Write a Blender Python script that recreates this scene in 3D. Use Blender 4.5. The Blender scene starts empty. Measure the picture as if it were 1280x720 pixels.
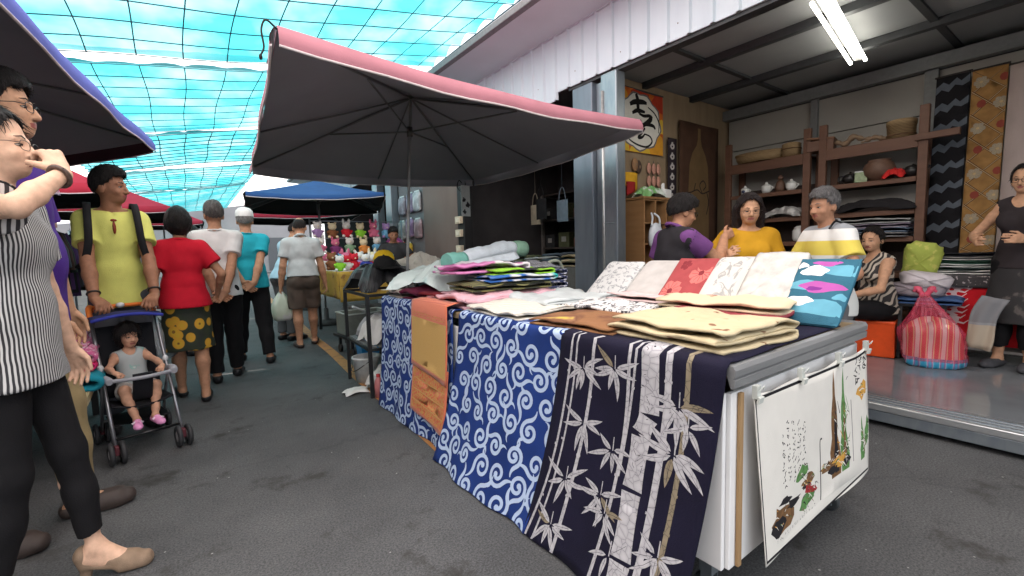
import bpy, bmesh, math, random
import numpy as np
from mathutils import Vector, Matrix, Euler
from mathutils.geometry import delaunay_2d_cdt

random.seed(7)
rng = np.random.default_rng(7)
R = math.radians
S = bpy.context.scene
COL = S.collection

# ------------------------------------------------------------------ camera
CAM_H = 1.2
_f, _vx, _pitch, _roll = 560.0, 235.0, R(-5.0), R(1.6)
_yaw = math.atan((640 - _vx) / _f)
_F = Vector((math.sin(_yaw) * math.cos(_pitch), math.cos(_yaw) * math.cos(_pitch), math.sin(_pitch)))
_R0 = Vector((math.cos(_yaw), -math.sin(_yaw), 0))
_U0 = _R0.cross(_F)
_RR = _R0 * math.cos(_roll) - _U0 * math.sin(_roll)
_UU = _U0 * math.cos(_roll) + _R0 * math.sin(_roll)
cd = bpy.data.cameras.new('camera')
cam = bpy.data.objects.new('camera', cd)
COL.objects.link(cam)
cd.sensor_width = 36
cd.lens = 36 * _f / 1280
cd.clip_start, cd.clip_end = 0.05, 600
cam.matrix_world = Matrix(((_RR.x, _UU.x, -_F.x, 0), (_RR.y, _UU.y, -_F.y, 0), (_RR.z, _UU.z, -_F.z, CAM_H), (0, 0, 0, 1)))
S.camera = cam

# ------------------------------------------------------------------ world, sun, exposure
SUN_EL, SUN_ROT = R(47), R(-24)
w = bpy.data.worlds.new('World')
S.world = w
w.use_nodes = True
nt = w.node_tree
sky = nt.nodes.new('ShaderNodeTexSky')
sky.sky_type = 'NISHITA'
sky.sun_disc = False
sky.sun_elevation, sky.sun_rotation = SUN_EL, SUN_ROT
sky.dust_density = 2.0
sky.air_density = 1.2
bg = nt.nodes['Background']
bg.inputs['Strength'].default_value = 0.13
# thin bright cloud over the whole sky
ctc = nt.nodes.new('ShaderNodeTexCoord')
cno = nt.nodes.new('ShaderNodeTexNoise')
cno.inputs['Scale'].default_value = 2.5
cno.inputs['Detail'].default_value = 6
crp = nt.nodes.new('ShaderNodeValToRGB')
crp.color_ramp.elements[0].position, crp.color_ramp.elements[0].color = 0.3, (0.70, 0.70, 0.70, 1)
crp.color_ramp.elements[1].position, crp.color_ramp.elements[1].color = 0.7, (0.92, 0.92, 0.92, 1)
cmx = nt.nodes.new('ShaderNodeMix')
cmx.data_type = 'RGBA'
cmx.inputs[7].default_value = (6.2, 6.3, 6.5, 1)
nt.links.new(ctc.outputs['Generated'], cno.inputs['Vector'])
nt.links.new(cno.outputs['Fac'], crp.inputs[0])
nt.links.new(crp.outputs[0], cmx.inputs[0])
nt.links.new(sky.outputs[0], cmx.inputs[6])
nt.links.new(cmx.outputs[2], bg.inputs['Color'])
ld = bpy.data.lights.new('sun', 'SUN')
ld.energy = 5.0
ld.angle = R(0.5)
ld.color = (1.0, 0.88, 0.79)
sun = bpy.data.objects.new('sun', ld)
COL.objects.link(sun)
_sd = Vector((math.sin(SUN_ROT) * math.cos(SUN_EL), math.cos(SUN_ROT) * math.cos(SUN_EL), math.sin(SUN_EL)))
sun.rotation_euler = _sd.to_track_quat('Z', 'Y').to_euler()
sun.location = (-10, 20, 40)
S.view_settings.view_transform = 'Standard'
S.view_settings.look = 'None'
S.view_settings.gamma = 1
S.view_settings.exposure = 1.6

# ------------------------------------------------------------------ materials
def srgb(r, g, b):
    f = lambda c: (c / 255 / 12.92) if c / 255 <= 0.04045 else ((c / 255 + 0.055) / 1.055) ** 2.4
    return (f(r), f(g), f(b), 1)

_mats = {}
def mat(name, col, rough=0.7, metal=0.0, noise=0.12, scale=30.0, bump=0.0, bscale=None, spec=0.4, sheen=0.0, alpha=1.0, trans=0.0, emit=None, estr=0.0, stretch=None):
    """plain material: colour with mottling and fine relief"""
    if name in _mats:
        return _mats[name]
    m = bpy.data.materials.new(name)
    _mats[name] = m
    m.use_nodes = True
    t = m.node_tree
    b = t.nodes['Principled BSDF']
    if len(col) == 3:
        col = (*col, 1)
    b.inputs['Base Color'].default_value = col
    b.inputs['Roughness'].default_value = rough
    b.inputs['Metallic'].default_value = metal
    b.inputs['Specular IOR Level'].default_value = spec
    if sheen:
        b.inputs['Sheen Weight'].default_value = sheen
    if alpha < 1:
        b.inputs['Alpha'].default_value = alpha
    if trans:
        b.inputs['Transmission Weight'].default_value = trans
    if emit:
        b.inputs['Emission Color'].default_value = (*emit[:3], 1)
        b.inputs['Emission Strength'].default_value = estr
    tc = t.nodes.new('ShaderNodeTexCoord')
    vec = tc.outputs['Object']
    if stretch:
        mp = t.nodes.new('ShaderNodeMapping')
        mp.inputs['Scale'].default_value = stretch
        t.links.new(vec, mp.inputs['Vector'])
        vec = mp.outputs[0]
    if noise:
        n = t.nodes.new('ShaderNodeTexNoise')
        n.inputs['Scale'].default_value = scale
        n.inputs['Detail'].default_value = 6
        t.links.new(vec, n.inputs['Vector'])
        r = t.nodes.new('ShaderNodeValToRGB')
        r.color_ramp.elements[0].position = 0.3
        r.color_ramp.elements[1].position = 0.7
        r.color_ramp.elements[0].color = tuple(min(1, c * (1 - noise)) for c in col[:3]) + (1,)
        r.color_ramp.elements[1].color = tuple(min(1, c * (1 + noise)) for c in col[:3]) + (1,)
        t.links.new(n.outputs['Fac'], r.inputs[0])
        t.links.new(r.outputs[0], b.inputs['Base Color'])
    if bump:
        n2 = t.nodes.new('ShaderNodeTexNoise')
        n2.inputs['Scale'].default_value = bscale or scale * 6
        n2.inputs['Detail'].default_value = 5
        t.links.new(vec, n2.inputs['Vector'])
        bp = t.nodes.new('ShaderNodeBump')
        bp.inputs['Strength'].default_value = bump
        bp.inputs['Distance'].default_value = 0.01
        t.links.new(n2.outputs['Fac'], bp.inputs['Height'])
        t.links.new(bp.outputs[0], b.inputs['Normal'])
    return m

def ramp_mat(name, stops, kind='noise', scale=5.0, rough=0.7, detail=3, dist=0.0, axis=None, interp='CONSTANT', metal=0.0, stretch=(1, 1, 1), rot=(0, 0, 0), bump=0.0, coord='Object', spec=0.4, sheen=0.0):
    """pattern material: noise, wave, voronoi or brick fed into a colour ramp"""
    if name in _mats:
        return _mats[name]
    m = bpy.data.materials.new(name)
    _mats[name] = m
    m.use_nodes = True
    t = m.node_tree
    b = t.nodes['Principled BSDF']
    b.inputs['Roughness'].default_value = rough
    b.inputs['Metallic'].default_value = metal
    b.inputs['Specular IOR Level'].default_value = spec
    if sheen:
        b.inputs['Sheen Weight'].default_value = sheen
    tc = t.nodes.new('ShaderNodeTexCoord')
    mp = t.nodes.new('ShaderNodeMapping')
    mp.inputs['Scale'].default_value = stretch
    mp.inputs['Rotation'].default_value = rot
    t.links.new(tc.outputs[coord], mp.inputs['Vector'])
    if kind == 'noise':
        n = t.nodes.new('ShaderNodeTexNoise')
        n.inputs['Detail'].default_value = detail
        n.inputs['Distortion'].default_value = dist
        out = 'Fac'
    elif kind == 'angle':
        n = t.nodes.new('ShaderNodeTexNoise')
        out = 'Fac'
    elif kind == 'wave':
        n = t.nodes.new('ShaderNodeTexWave')
        n.bands_direction = axis or 'X'
        n.inputs['Distortion'].default_value = dist
        n.inputs['Detail'].default_value = detail
        n.inputs['Detail Scale'].default_value = 1.0
        out = 'Fac'
    else:
        n = t.nodes.new('ShaderNodeTexVoronoi')
        if kind == 'cells':
            out = 'Color'
        elif kind == 'edge':
            n.feature = 'DISTANCE_TO_EDGE'
            out = 'Distance'
        else:
            out = 'Distance'
    if kind == 'axis':                                # bands along one axis: scale and offset the coordinate to 0..1
        t.nodes.remove(n)
        sp_ = t.nodes.new('ShaderNodeSeparateXYZ')
        t.links.new(mp.outputs[0], sp_.inputs[0])
        ad = t.nodes.new('ShaderNodeMath')
        ad.operation = 'MULTIPLY_ADD'
        ad.inputs[1].default_value, ad.inputs[2].default_value = scale, dist
        t.links.new(sp_.outputs['XYZ'.index(axis)], ad.inputs[0])
        n, out = ad, 'Value'
    elif kind == 'angle':                             # stripes running down the body, counted round its upright axis
        t.nodes.remove(n)
        sp_ = t.nodes.new('ShaderNodeSeparateXYZ')
        t.links.new(mp.outputs[0], sp_.inputs[0])
        at = t.nodes.new('ShaderNodeMath'); at.operation = 'ARCTAN2'
        t.links.new(sp_.outputs[0], at.inputs[0]); t.links.new(sp_.outputs[1], at.inputs[1])
        nn = t.nodes.new('ShaderNodeTexNoise'); nn.inputs['Scale'].default_value = 9.0
        t.links.new(mp.outputs[0], nn.inputs['Vector'])
        a2 = t.nodes.new('ShaderNodeMath'); a2.operation = 'MULTIPLY_ADD'; a2.inputs[1].default_value = dist
        t.links.new(nn.outputs['Fac'], a2.inputs[0]); t.links.new(at.outputs[0], a2.inputs[2])
        a3 = t.nodes.new('ShaderNodeMath'); a3.operation = 'MULTIPLY'; a3.inputs[1].default_value = scale
        t.links.new(a2.outputs[0], a3.inputs[0])
        a4 = t.nodes.new('ShaderNodeMath'); a4.operation = 'PINGPONG'; a4.inputs[1].default_value = 1.0
        t.links.new(a3.outputs[0], a4.inputs[0])
        n, out = a4, 'Value'
    else:
        n.inputs['Scale'].default_value = scale
        t.links.new(mp.outputs[0], n.inputs['Vector'])
    r = t.nodes.new('ShaderNodeValToRGB')
    r.color_ramp.interpolation = interp
    e = r.color_ramp.elements
    while len(e) > 1:
        e.remove(e[-1])
    e[0].position, e[0].color = stops[0][0], (*stops[0][1][:3], 1)
    for p, c in stops[1:]:
        x = e.new(p)
        x.color = (*c[:3], 1)
    if out == 'Color':
        sx = t.nodes.new('ShaderNodeSeparateColor')
        t.links.new(n.outputs['Color'], sx.inputs[0])
        t.links.new(sx.outputs[0], r.inputs[0])
    else:
        t.links.new(n.outputs[out], r.inputs[0])
    t.links.new(r.outputs[0], b.inputs['Base Color'])
    if bump:
        n2 = t.nodes.new('ShaderNodeTexNoise')
        n2.inputs['Scale'].default_value = 180
        t.links.new(tc.outputs['Object'], n2.inputs['Vector'])
        bp = t.nodes.new('ShaderNodeBump')
        bp.inputs['Strength'].default_value = bump
        bp.inputs['Distance'].default_value = 0.004
        t.links.new(n2.outputs['Fac'], bp.inputs['Height'])
        t.links.new(bp.outputs[0], b.inputs['Normal'])
    return m

def cloth(name, rgb, **k):
    k.setdefault('rough', 0.85)
    k.setdefault('noise', 0.10)
    k.setdefault('scale', 14)
    k.setdefault('bump', 0.25)
    k.setdefault('bscale', 220)
    k.setdefault('spec', 0.2)
    return mat(name, srgb(*rgb), **k)

# ------------------------------------------------------------------ mesh helpers
def tag(o, label=None, cat=None, group=None, kind=None):
    if label: o['label'] = label
    if cat: o['category'] = cat
    if group: o['group'] = group
    if kind: o['kind'] = kind
    return o

def empty(name, loc=(0, 0, 0), rz=0.0, label=None, cat=None, group=None, rot=None):
    o = bpy.data.objects.new(name, None)
    o.empty_display_size = 0.1
    COL.objects.link(o)
    o.location = loc
    o.rotation_euler = rot if rot else (0, 0, rz)
    return tag(o, label, cat, group)

class MB:
    def __init__(s):
        s.v, s.f, s.m, s.sm = [], [], [], []
    def add(s, vs, fs, mi=0, smooth=False, M=None):
        o = len(s.v)
        if M is not None:
            vs = [tuple(M @ Vector(p)) for p in vs]
        s.v += [tuple(p) for p in vs]
        for f in fs:
            s.f.append([i + o for i in f])
            s.m.append(mi)
            s.sm.append(smooth)
        return s
    def box(s, c, d, mi=0, rot=None, M=None):
        x, y, z = (q / 2 for q in d)
        vs = [Vector(p) for p in ((-x, -y, -z), (x, -y, -z), (x, y, -z), (-x, y, -z), (-x, -y, z), (x, -y, z), (x, y, z), (-x, y, z))]
        if rot:
            e = Euler(rot).to_matrix()
            vs = [e @ p for p in vs]
        vs = [p + Vector(c) for p in vs]
        return s.add(vs, [(0, 3, 2, 1), (4, 5, 6, 7), (0, 1, 5, 4), (1, 2, 6, 5), (2, 3, 7, 6), (3, 0, 4, 7)], mi, False, M)
    def tube(s, pts, r, n=8, mi=0, cap=True, M=None):
        pts = [Vector(p) for p in pts]
        rs = r if isinstance(r, (list, tuple)) else [r] * len(pts)
        vs, fs = [], []
        up = None
        for i, p in enumerate(pts):
            d = (pts[min(i + 1, len(pts) - 1)] - pts[max(i - 1, 0)]).normalized()
            if up is None:
                up = Vector((0, 0, 1)) if abs(d.z) < 0.9 else Vector((1, 0, 0))
            a = d.cross(up).normalized()
            b = a.cross(d).normalized()
            up = b
            for k in range(n):
                t = 2 * math.pi * k / n
                vs.append(p + (a * math.cos(t) + b * math.sin(t)) * rs[i])
        for i in range(len(pts) - 1):
            for k in range(n):
                k2 = (k + 1) % n
                fs.append((i * n + k, i * n + k2, (i + 1) * n + k2, (i + 1) * n + k))
        s.add(vs, fs, mi, True, M)
        if cap:
            o = len(s.v) - len(vs)
            s.f += [[o + k for k in range(n)][::-1], [o + (len(pts) - 1) * n + k for k in range(n)]]
            s.m += [mi, mi]; s.sm += [False, False]
        return s
    def lathe(s, prof, n=20, c=(0, 0, 0), mi=0, smooth=True, M=None, sq=(1, 1)):
        vs = [(c[0] + r * sq[0] * math.cos(2 * math.pi * k / n), c[1] + r * sq[1] * math.sin(2 * math.pi * k / n), c[2] + z) for r, z in prof for k in range(n)]
        fs = [(i * n + k, i * n + (k + 1) % n, (i + 1) * n + (k + 1) % n, (i + 1) * n + k) for i in range(len(prof) - 1) for k in range(n)]
        return s.add(vs, fs, mi, smooth, M)
    def ell(s, c, r, n=14, mi=0, M=None, rot=None):
        vs, fs = [], []
        h = n // 2
        e = Euler(rot).to_matrix() if rot else None
        for i in range(h + 1):
            a = math.pi * i / h
            for k in range(n):
                t = 2 * math.pi * k / n
                p = Vector((r[0] * math.sin(a) * math.cos(t), r[1] * math.sin(a) * math.sin(t), -r[2] * math.cos(a)))
                if e: p = e @ p
                vs.append(p + Vector(c))
        fs = [(i * n + k, i * n + (k + 1) % n, (i + 1) * n + (k + 1) % n, (i + 1) * n + k) for i in range(h) for k in range(n)]
        return s.add(vs, fs, mi, True, M)
    def grid(s, fn, nu, nv, mi=0, smooth=True, thick=0.0):
        """fn(u,v)->xyz, u,v in 0..1; thick adds a back side"""
        P = [[Vector(fn(i / nu, j / nv)) for j in range(nv + 1)] for i in range(nu + 1)]
        vs = [p for row in P for p in row]
        q = lambda i, j: i * (nv + 1) + j
        fs = [(q(i, j), q(i + 1, j), q(i + 1, j + 1), q(i, j + 1)) for i in range(nu) for j in range(nv)]
        if thick:
            N = []
            for i in range(nu + 1):
                for j in range(nv + 1):
                    du = P[min(i + 1, nu)][j] - P[max(i - 1, 0)][j]
                    dv = P[i][min(j + 1, nv)] - P[i][max(j - 1, 0)]
                    nn = du.cross(dv)
                    N.append(nn.normalized() if nn.length > 1e-9 else Vector((0, 0, 1)))
            o = len(vs)
            vs = vs + [p - n_ * thick for p, n_ in zip(vs, N)]
            fs = fs + [tuple(o + k for k in reversed(f)) for f in fs]
            rim = [q(i, 0) for i in range(nu + 1)] + [q(nu, j) for j in range(1, nv + 1)] + [q(i, nv) for i in range(nu - 1, -1, -1)] + [q(0, j) for j in range(nv - 1, 0, -1)]
            fs += [(rim[k], o + rim[k], o + rim[(k + 1) % len(rim)], rim[(k + 1) % len(rim)]) for k in range(len(rim))]
        return s.add(vs, fs, mi, smooth)
    def build(s, name, mats, parent=None, loc=None, rz=None, bevel=0.0, rot=None, kind=None):
        me = bpy.data.meshes.new(name)
        me.from_pydata(s.v, [], s.f)
        ms = mats if isinstance(mats, (list, tuple)) else [mats]
        for m in ms:
            me.materials.append(m)
        me.polygons.foreach_set('material_index', s.m)
        me.polygons.foreach_set('use_smooth', s.sm)
        me.update()
        o = bpy.data.objects.new(name, me)
        COL.objects.link(o)
        if parent: o.parent = parent
        if loc is not None: o.location = loc
        if rz is not None: o.rotation_euler = (0, 0, rz)
        if rot is not None: o.rotation_euler = rot
        if bevel:
            b = o.modifiers.new('Bevel', 'BEVEL')
            b.width = bevel
            b.segments = 2
            b.limit_method = 'ANGLE'
        if kind: o['kind'] = kind
        return o

def kids(o):
    return [c for c in bpy.data.objects if c.parent == o]

def copy_tree(o, loc=None, rz=None, label=None):
    ch = kids(o)
    c = o.copy()
    COL.objects.link(c)
    if loc is not None: c.location = loc
    if rz is not None: c.rotation_euler = (0, 0, rz)
    if label: c['label'] = label
    def rec(src, dst, lst):
        for k in lst:
            kk = kids(k)
            d = k.copy()
            COL.objects.link(d)
            d.parent = dst
            rec(k, d, kk)
    rec(o, c, ch)
    return c

# printed cloth: one sheet, its print cut into the same surface
def printed(name, W, H, polys, mats, fn, step=0.03, parent=None, thick=0.004, eps=1e-4):
    """polys: list of (ring of (u,v) metres, material index>0); fn(u,v)->xyz"""
    pts = []
    nu, nv = max(2, int(W / step)), max(2, int(H / step))
    for i in range(nu + 1):
        for j in range(nv + 1):
            pts.append(Vector((W * i / nu, H * j / nv)))
    q = lambda i, j: i * (nv + 1) + j
    rim = [q(i, 0) for i in range(nu + 1)] + [q(nu, j) for j in range(1, nv + 1)] + [q(i, nv) for i in range(nu - 1, -1, -1)] + [q(0, j) for j in range(nv - 1, 0, -1)]
    rings, edges = [], [(rim[k], rim[(k + 1) % len(rim)]) for k in range(len(rim))]
    for ring, mi in polys:
        ring = [(min(max(p[0], 0.002), W - 0.002), min(max(p[1], 0.002), H - 0.002)) for p in ring]
        if max(p[0] for p in ring) - min(p[0] for p in ring) < 0.0012 or max(p[1] for p in ring) - min(p[1] for p in ring) < 0.0012:
            if max(p[0] for p in ring) - min(p[0] for p in ring) < 0.0003 or max(p[1] for p in ring) - min(p[1] for p in ring) < 0.0003:
                continue
        o = len(pts)
        pts += [Vector(p) for p in ring]
        n_ = len(ring)
        edges += [(o + k, o + (k + 1) % n_) for k in range(n_)]
        rings.append((np.array(ring), mi))
    vo, eo, fo, _, _, _ = delaunay_2d_cdt(pts, edges, [], 0, eps, False)
    V = [Vector(fn(p.x, p.y)) for p in vo]
    P2 = np.array([(p.x, p.y) for p in vo])
    F = np.array([f for f in fo if len(f) == 3])
    A, B_, C_ = P2[F[:, 0]], P2[F[:, 1]], P2[F[:, 2]]
    cr = (B_[:, 0] - A[:, 0]) * (C_[:, 1] - A[:, 1]) - (B_[:, 1] - A[:, 1]) * (C_[:, 0] - A[:, 0])
    F[cr < 0] = F[cr < 0][:, ::-1]
    F = F[np.abs(cr) > 1e-12]
    cen = P2[F].mean(1)
    MI = np.zeros(len(F), int)
    order = np.argsort(cen[:, 0])
    cx_ = cen[order, 0]
    for ring, mi in rings:
        i0, i1 = np.searchsorted(cx_, ring[:, 0].min()), np.searchsorted(cx_, ring[:, 0].max())
        sel = order[i0:i1]
        cc = cen[sel]
        k_ = (cc[:, 1] > ring[:, 1].min()) & (cc[:, 1] < ring[:, 1].max())
        sel, cc = sel[k_], cc[k_]
        if not len(sel): continue
        ins = np.zeros(len(sel), bool)
        q_ = np.roll(ring, -1, 0)
        for (x1, y1), (x2, y2) in zip(ring, q_):
            if y1 == y2: continue
            hit = ((y1 > cc[:, 1]) != (y2 > cc[:, 1])) & (cc[:, 0] < (x2 - x1) * (cc[:, 1] - y1) / (y2 - y1) + x1)
            ins ^= hit
        MI[sel[ins]] = mi
    F, MI = F.tolist(), MI.tolist()
    b = MB()
    b.v = [tuple(p) for p in V]
    b.f, b.m, b.sm = F, MI, [True] * len(F)
    o = b.build(name, mats, parent)
    if thick:
        md = o.modifiers.new('Solidify', 'SOLIDIFY')
        md.thickness = thick
        md.offset = -1
    return o

def ribbon(pts, width):
    """segment quads of a stroke; width number or list"""
    out = []
    n = len(pts)
    L, Rr = [], []
    for i in range(n):
        a, b = Vector(pts[max(i - 1, 0)]), Vector(pts[min(i + 1, n - 1)])
        d = (b - a)
        d = d.normalized() if d.length > 1e-9 else Vector((1, 0))
        w_ = (width[i] if isinstance(width, (list, tuple)) else width) / 2
        nrm = Vector((-d.y, d.x)) * w_
        p = Vector(pts[i])
        L.append(p + nrm)
        Rr.append(p - nrm)
    for i in range(n - 1):
        out.append([tuple(L[i]), tuple(Rr[i]), tuple(Rr[i + 1]), tuple(L[i + 1])])
    return out

def smooth_line(pts, n=8):
    """Catmull-Rom through points (any dimension)"""
    P = [np.array(p, float) for p in pts]
    P = [2 * P[0] - P[1]] + P + [2 * P[-1] - P[-2]]
    out = []
    for i in range(1, len(P) - 2):
        for k in range(n):
            t = k / n
            a, b, c, d = P[i - 1], P[i], P[i + 1], P[i + 2]
            out.append(0.5 * ((2 * b) + (c - a) * t + (2 * a - 5 * b + 4 * c - d) * t * t + (3 * b - a - 3 * c + d) * t ** 3))
    out.append(P[-2])
    return [tuple(p) for p in out]

def text_mesh(name, s, size, m, parent=None, M=None, loc=None, rot=None, extrude=0.0006):
    cu = bpy.data.curves.new(name, 'FONT')
    cu.body = s
    cu.size = size
    cu.extrude = extrude
    cu.align_x = 'CENTER'
    cu.align_y = 'CENTER'
    cu.resolution_u = 2
    t = bpy.data.objects.new(name, cu)
    COL.objects.link(t)
    dg = bpy.context.evaluated_depsgraph_get()
    me = bpy.data.meshes.new_from_object(t.evaluated_get(dg))
    bpy.data.objects.remove(t)
    me.materials.clear()
    me.materials.append(m)
    o = bpy.data.objects.new(name, me)
    COL.objects.link(o)
    if parent: o.parent = parent
    if loc is not None: o.location = loc
    if rot is not None: o.rotation_euler = rot
    return o
# ------------------------------------------------------------------ bodies: one smooth surface from blended limbs
class Vol:
    def __init__(s, lo, hi, h):
        s.lo, s.h = np.array(lo, np.float32), h
        n = np.ceil((np.array(hi) - np.array(lo)) / h).astype(int) + 1
        s.ax = [(s.lo[i] + np.arange(n[i]) * h).astype(np.float32) for i in range(3)]
        s.D = np.full(n, 1.0, np.float32)
    def _sl(s, lo, hi):
        r = []
        for i in range(3):
            a = int(max(0, math.floor((lo[i] - s.lo[i]) / s.h)))
            b = int(min(len(s.ax[i]), math.ceil((hi[i] - s.lo[i]) / s.h) + 1))
            if b <= a: return None, None
            r.append(slice(a, b))
        g = [s.ax[0][r[0]][:, None, None], s.ax[1][r[1]][None, :, None], s.ax[2][r[2]][None, None, :]]
        return tuple(r), g
    def _put(s, sl, d, k):
        E_ = s.D[sl]
        if k <= 0:
            s.D[sl] = np.minimum(E_, d)
            return
        hh = np.clip(0.5 + 0.5 * (E_ - d) / k, 0, 1)
        s.D[sl] = E_ * (1 - hh) + d * hh - k * hh * (1 - hh)
    @staticmethod
    def _cuts(d, g, cuts):
        for c, n in cuts or ():
            n = np.array(n, float)
            n = n / np.linalg.norm(n)
            d = np.maximum(d, (g[0] - c[0]) * n[0] + (g[1] - c[1]) * n[1] + (g[2] - c[2]) * n[2])
        return d
    def cone(s, a, b, ra, rb, k=0.02, flat=None, cuts=None):
        a, b = np.array(a, float), np.array(b, float)
        m = max(ra, rb) + k + 2 * s.h
        if flat: m = m * max(1, flat[1], 1)
        sl, g = s._sl(np.minimum(a, b) - m, np.maximum(a, b) + m)
        if sl is None: return
        p = [g[i] - a[i] for i in range(3)]
        ba = b - a
        L2 = max(1e-9, ba @ ba)
        t = np.clip((p[0] * ba[0] + p[1] * ba[1] + p[2] * ba[2]) / L2, 0, 1)
        q = [p[i] - t * ba[i] for i in range(3)]
        if flat:
            n, sc = np.array(flat[0], float), flat[1]
            n = n / np.linalg.norm(n)
            c = q[0] * n[0] + q[1] * n[1] + q[2] * n[2]
            q = [q[i] + n[i] * c * (1 / sc - 1) for i in range(3)]
        d = np.sqrt(q[0] ** 2 + q[1] ** 2 + q[2] ** 2) - (ra + (rb - ra) * t)
        if flat and flat[1] < 1: d = d * (0.5 + 0.5 * flat[1])
        s._put(sl, s._cuts(d, g, cuts).astype(np.float32), k)
    def ell(s, c, r, k=0.02, M=None, cuts=None, sub=False):
        c, r = np.array(c, float), np.array(r, float)
        m = max(r) + k + 2 * s.h
        sl, g = s._sl(c - m, c + m)
        if sl is None: return
        p = [g[i] - c[i] for i in range(3)]
        if M is not None:
            p = [p[0] * M[0][i] + p[1] * M[1][i] + p[2] * M[2][i] for i in range(3)]
        k0 = np.sqrt((p[0] / r[0]) ** 2 + (p[1] / r[1]) ** 2 + (p[2] / r[2]) ** 2) + 1e-6
        k1 = np.sqrt((p[0] / r[0] ** 2) ** 2 + (p[1] / r[1] ** 2) ** 2 + (p[2] / r[2] ** 2) ** 2) + 1e-6
        d = s._cuts(k0 * (k0 - 1) / k1, g, cuts).astype(np.float32)
        if sub:
            s.D[sl] = np.maximum(s.D[sl], -d)
        else:
            s._put(sl, d, k)
    def cut(s, c, n):
        g = [s.ax[0][:, None, None], s.ax[1][None, :, None], s.ax[2][None, None, :]]
        s.D = s._cuts(s.D, g, [(c, n)]).astype(np.float32)
    def field(s, fn):
        g = [s.ax[0][:, None, None], s.ax[1][None, :, None], s.ax[2][None, None, :]]
        s.D = fn(s.D, *g).astype(np.float32)
    def mesh(s):
        D = s.D
        for i, e in ((0, 0), (0, -1), (1, 0), (1, -1), (2, 0), (2, -1)):
            ix = [slice(None)] * 3
            ix[i] = e
            D[tuple(ix)] = np.maximum(D[tuple(ix)], s.h)
        I = D < 0
        n = np.array(D.shape) - 1
        cnt = np.zeros(n, np.int8)
        for a in (0, 1):
            for b in (0, 1):
                for c in (0, 1):
                    cnt += I[a:a + n[0], b:b + n[1], c:c + n[2]]
        act = np.argwhere((cnt > 0) & (cnt < 8))
        if len(act) == 0: return np.zeros((0, 3)), np.zeros((0, 4), int)
        idm = np.full(n, -1, np.int64)
        idm[tuple(act.T)] = np.arange(len(act))
        acc = np.zeros((len(act), 3))
        num = np.zeros(len(act))
        for ax in range(3):
            o = [k for k in range(3) if k != ax]
            for a in (0, 1):
                for b in (0, 1):
                    off = np.zeros(3, int)
                    off[o[0]], off[o[1]] = a, b
                    p0 = act + off
                    p1 = p0.copy()
                    p1[:, ax] += 1
                    d0, d1 = D[tuple(p0.T)], D[tuple(p1.T)]
                    cr = (d0 < 0) != (d1 < 0)
                    t = np.where(cr, d0 / np.where(cr, d0 - d1, 1), 0)
                    pos = off[None, :].astype(float).repeat(len(act), 0)
                    pos[:, ax] += t
                    acc[cr] += pos[cr]
                    num[cr] += 1
        V = s.lo + (act + acc / num[:, None]) * s.h
        Q = []
        for ax in range(3):
            o = [k for k in range(3) if k != ax]
            sh = list(D.shape)
            sl0, sl1 = [slice(None)] * 3, [slice(None)] * 3
            sl0[ax], sl1[ax] = slice(0, -1), slice(1, None)
            A, B = I[tuple(sl0)], I[tuple(sl1)]
            e = np.argwhere(A != B)
            e = e[(e[:, o[0]] > 0) & (e[:, o[1]] > 0) & (e[:, o[0]] < sh[o[0]] - 1) & (e[:, o[1]] < sh[o[1]] - 1)]
            ins = A[tuple(e.T)]
            qs = []
            for a, b in ((-1, -1), (0, -1), (0, 0), (-1, 0)):
                c = e.copy()
                c[:, o[0]] += a
                c[:, o[1]] += b
                qs.append(idm[tuple(c.T)])
            q = np.stack(qs, 1)
            flip = ins if ax != 1 else ~ins
            q[~flip] = q[~flip][:, ::-1]
            Q.append(q)
        Q = np.concatenate(Q)
        return V, Q

def vnormals(V, Q):
    n = np.cross(V[Q[:, 2]] - V[Q[:, 0]], V[Q[:, 3]] - V[Q[:, 1]])
    N = np.zeros_like(V)
    for k in range(4):
        np.add.at(N, Q[:, k], n)
    return N / (np.linalg.norm(N, axis=1, keepdims=True) + 1e-12)

def np_mesh(name, V, Q, mats, parent=None, mi=None):
    me = bpy.data.meshes.new(name)
    me.vertices.add(len(V))
    me.vertices.foreach_set('co', np.asarray(V, np.float32).ravel())
    me.loops.add(len(Q) * 4)
    me.polygons.add(len(Q))
    me.loops.foreach_set('vertex_index', np.asarray(Q, np.int32).ravel())
    me.polygons.foreach_set('loop_start', np.arange(len(Q), dtype=np.int32) * 4)
    for m in (mats if isinstance(mats, (list, tuple)) else [mats]):
        me.materials.append(m)
    me.polygons.foreach_set('use_smooth', np.ones(len(Q), bool))
    if mi is not None:
        me.polygons.foreach_set('material_index', mi.astype(np.int32))
    me.update(calc_edges=True)
    o = bpy.data.objects.new(name, me)
    COL.objects.link(o)
    if parent: o.parent = parent
    return o

def wrinkle(V, N, amp, seed=0, fy=1.0, f0=14, f1=48):
    r = np.random.default_rng(seed)
    d = np.zeros(len(V))
    for k in range(7):
        a = r.normal(size=3) * np.array([1, 1, fy])
        a = a / np.linalg.norm(a) * r.uniform(f0, f1)
        d += np.sin(V @ a + r.uniform(0, 6.28) + 1.5 * np.sin(V @ np.roll(a, 1) * 0.5)) / 3.2
    return V + N * (d * amp)[:, None]

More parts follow.
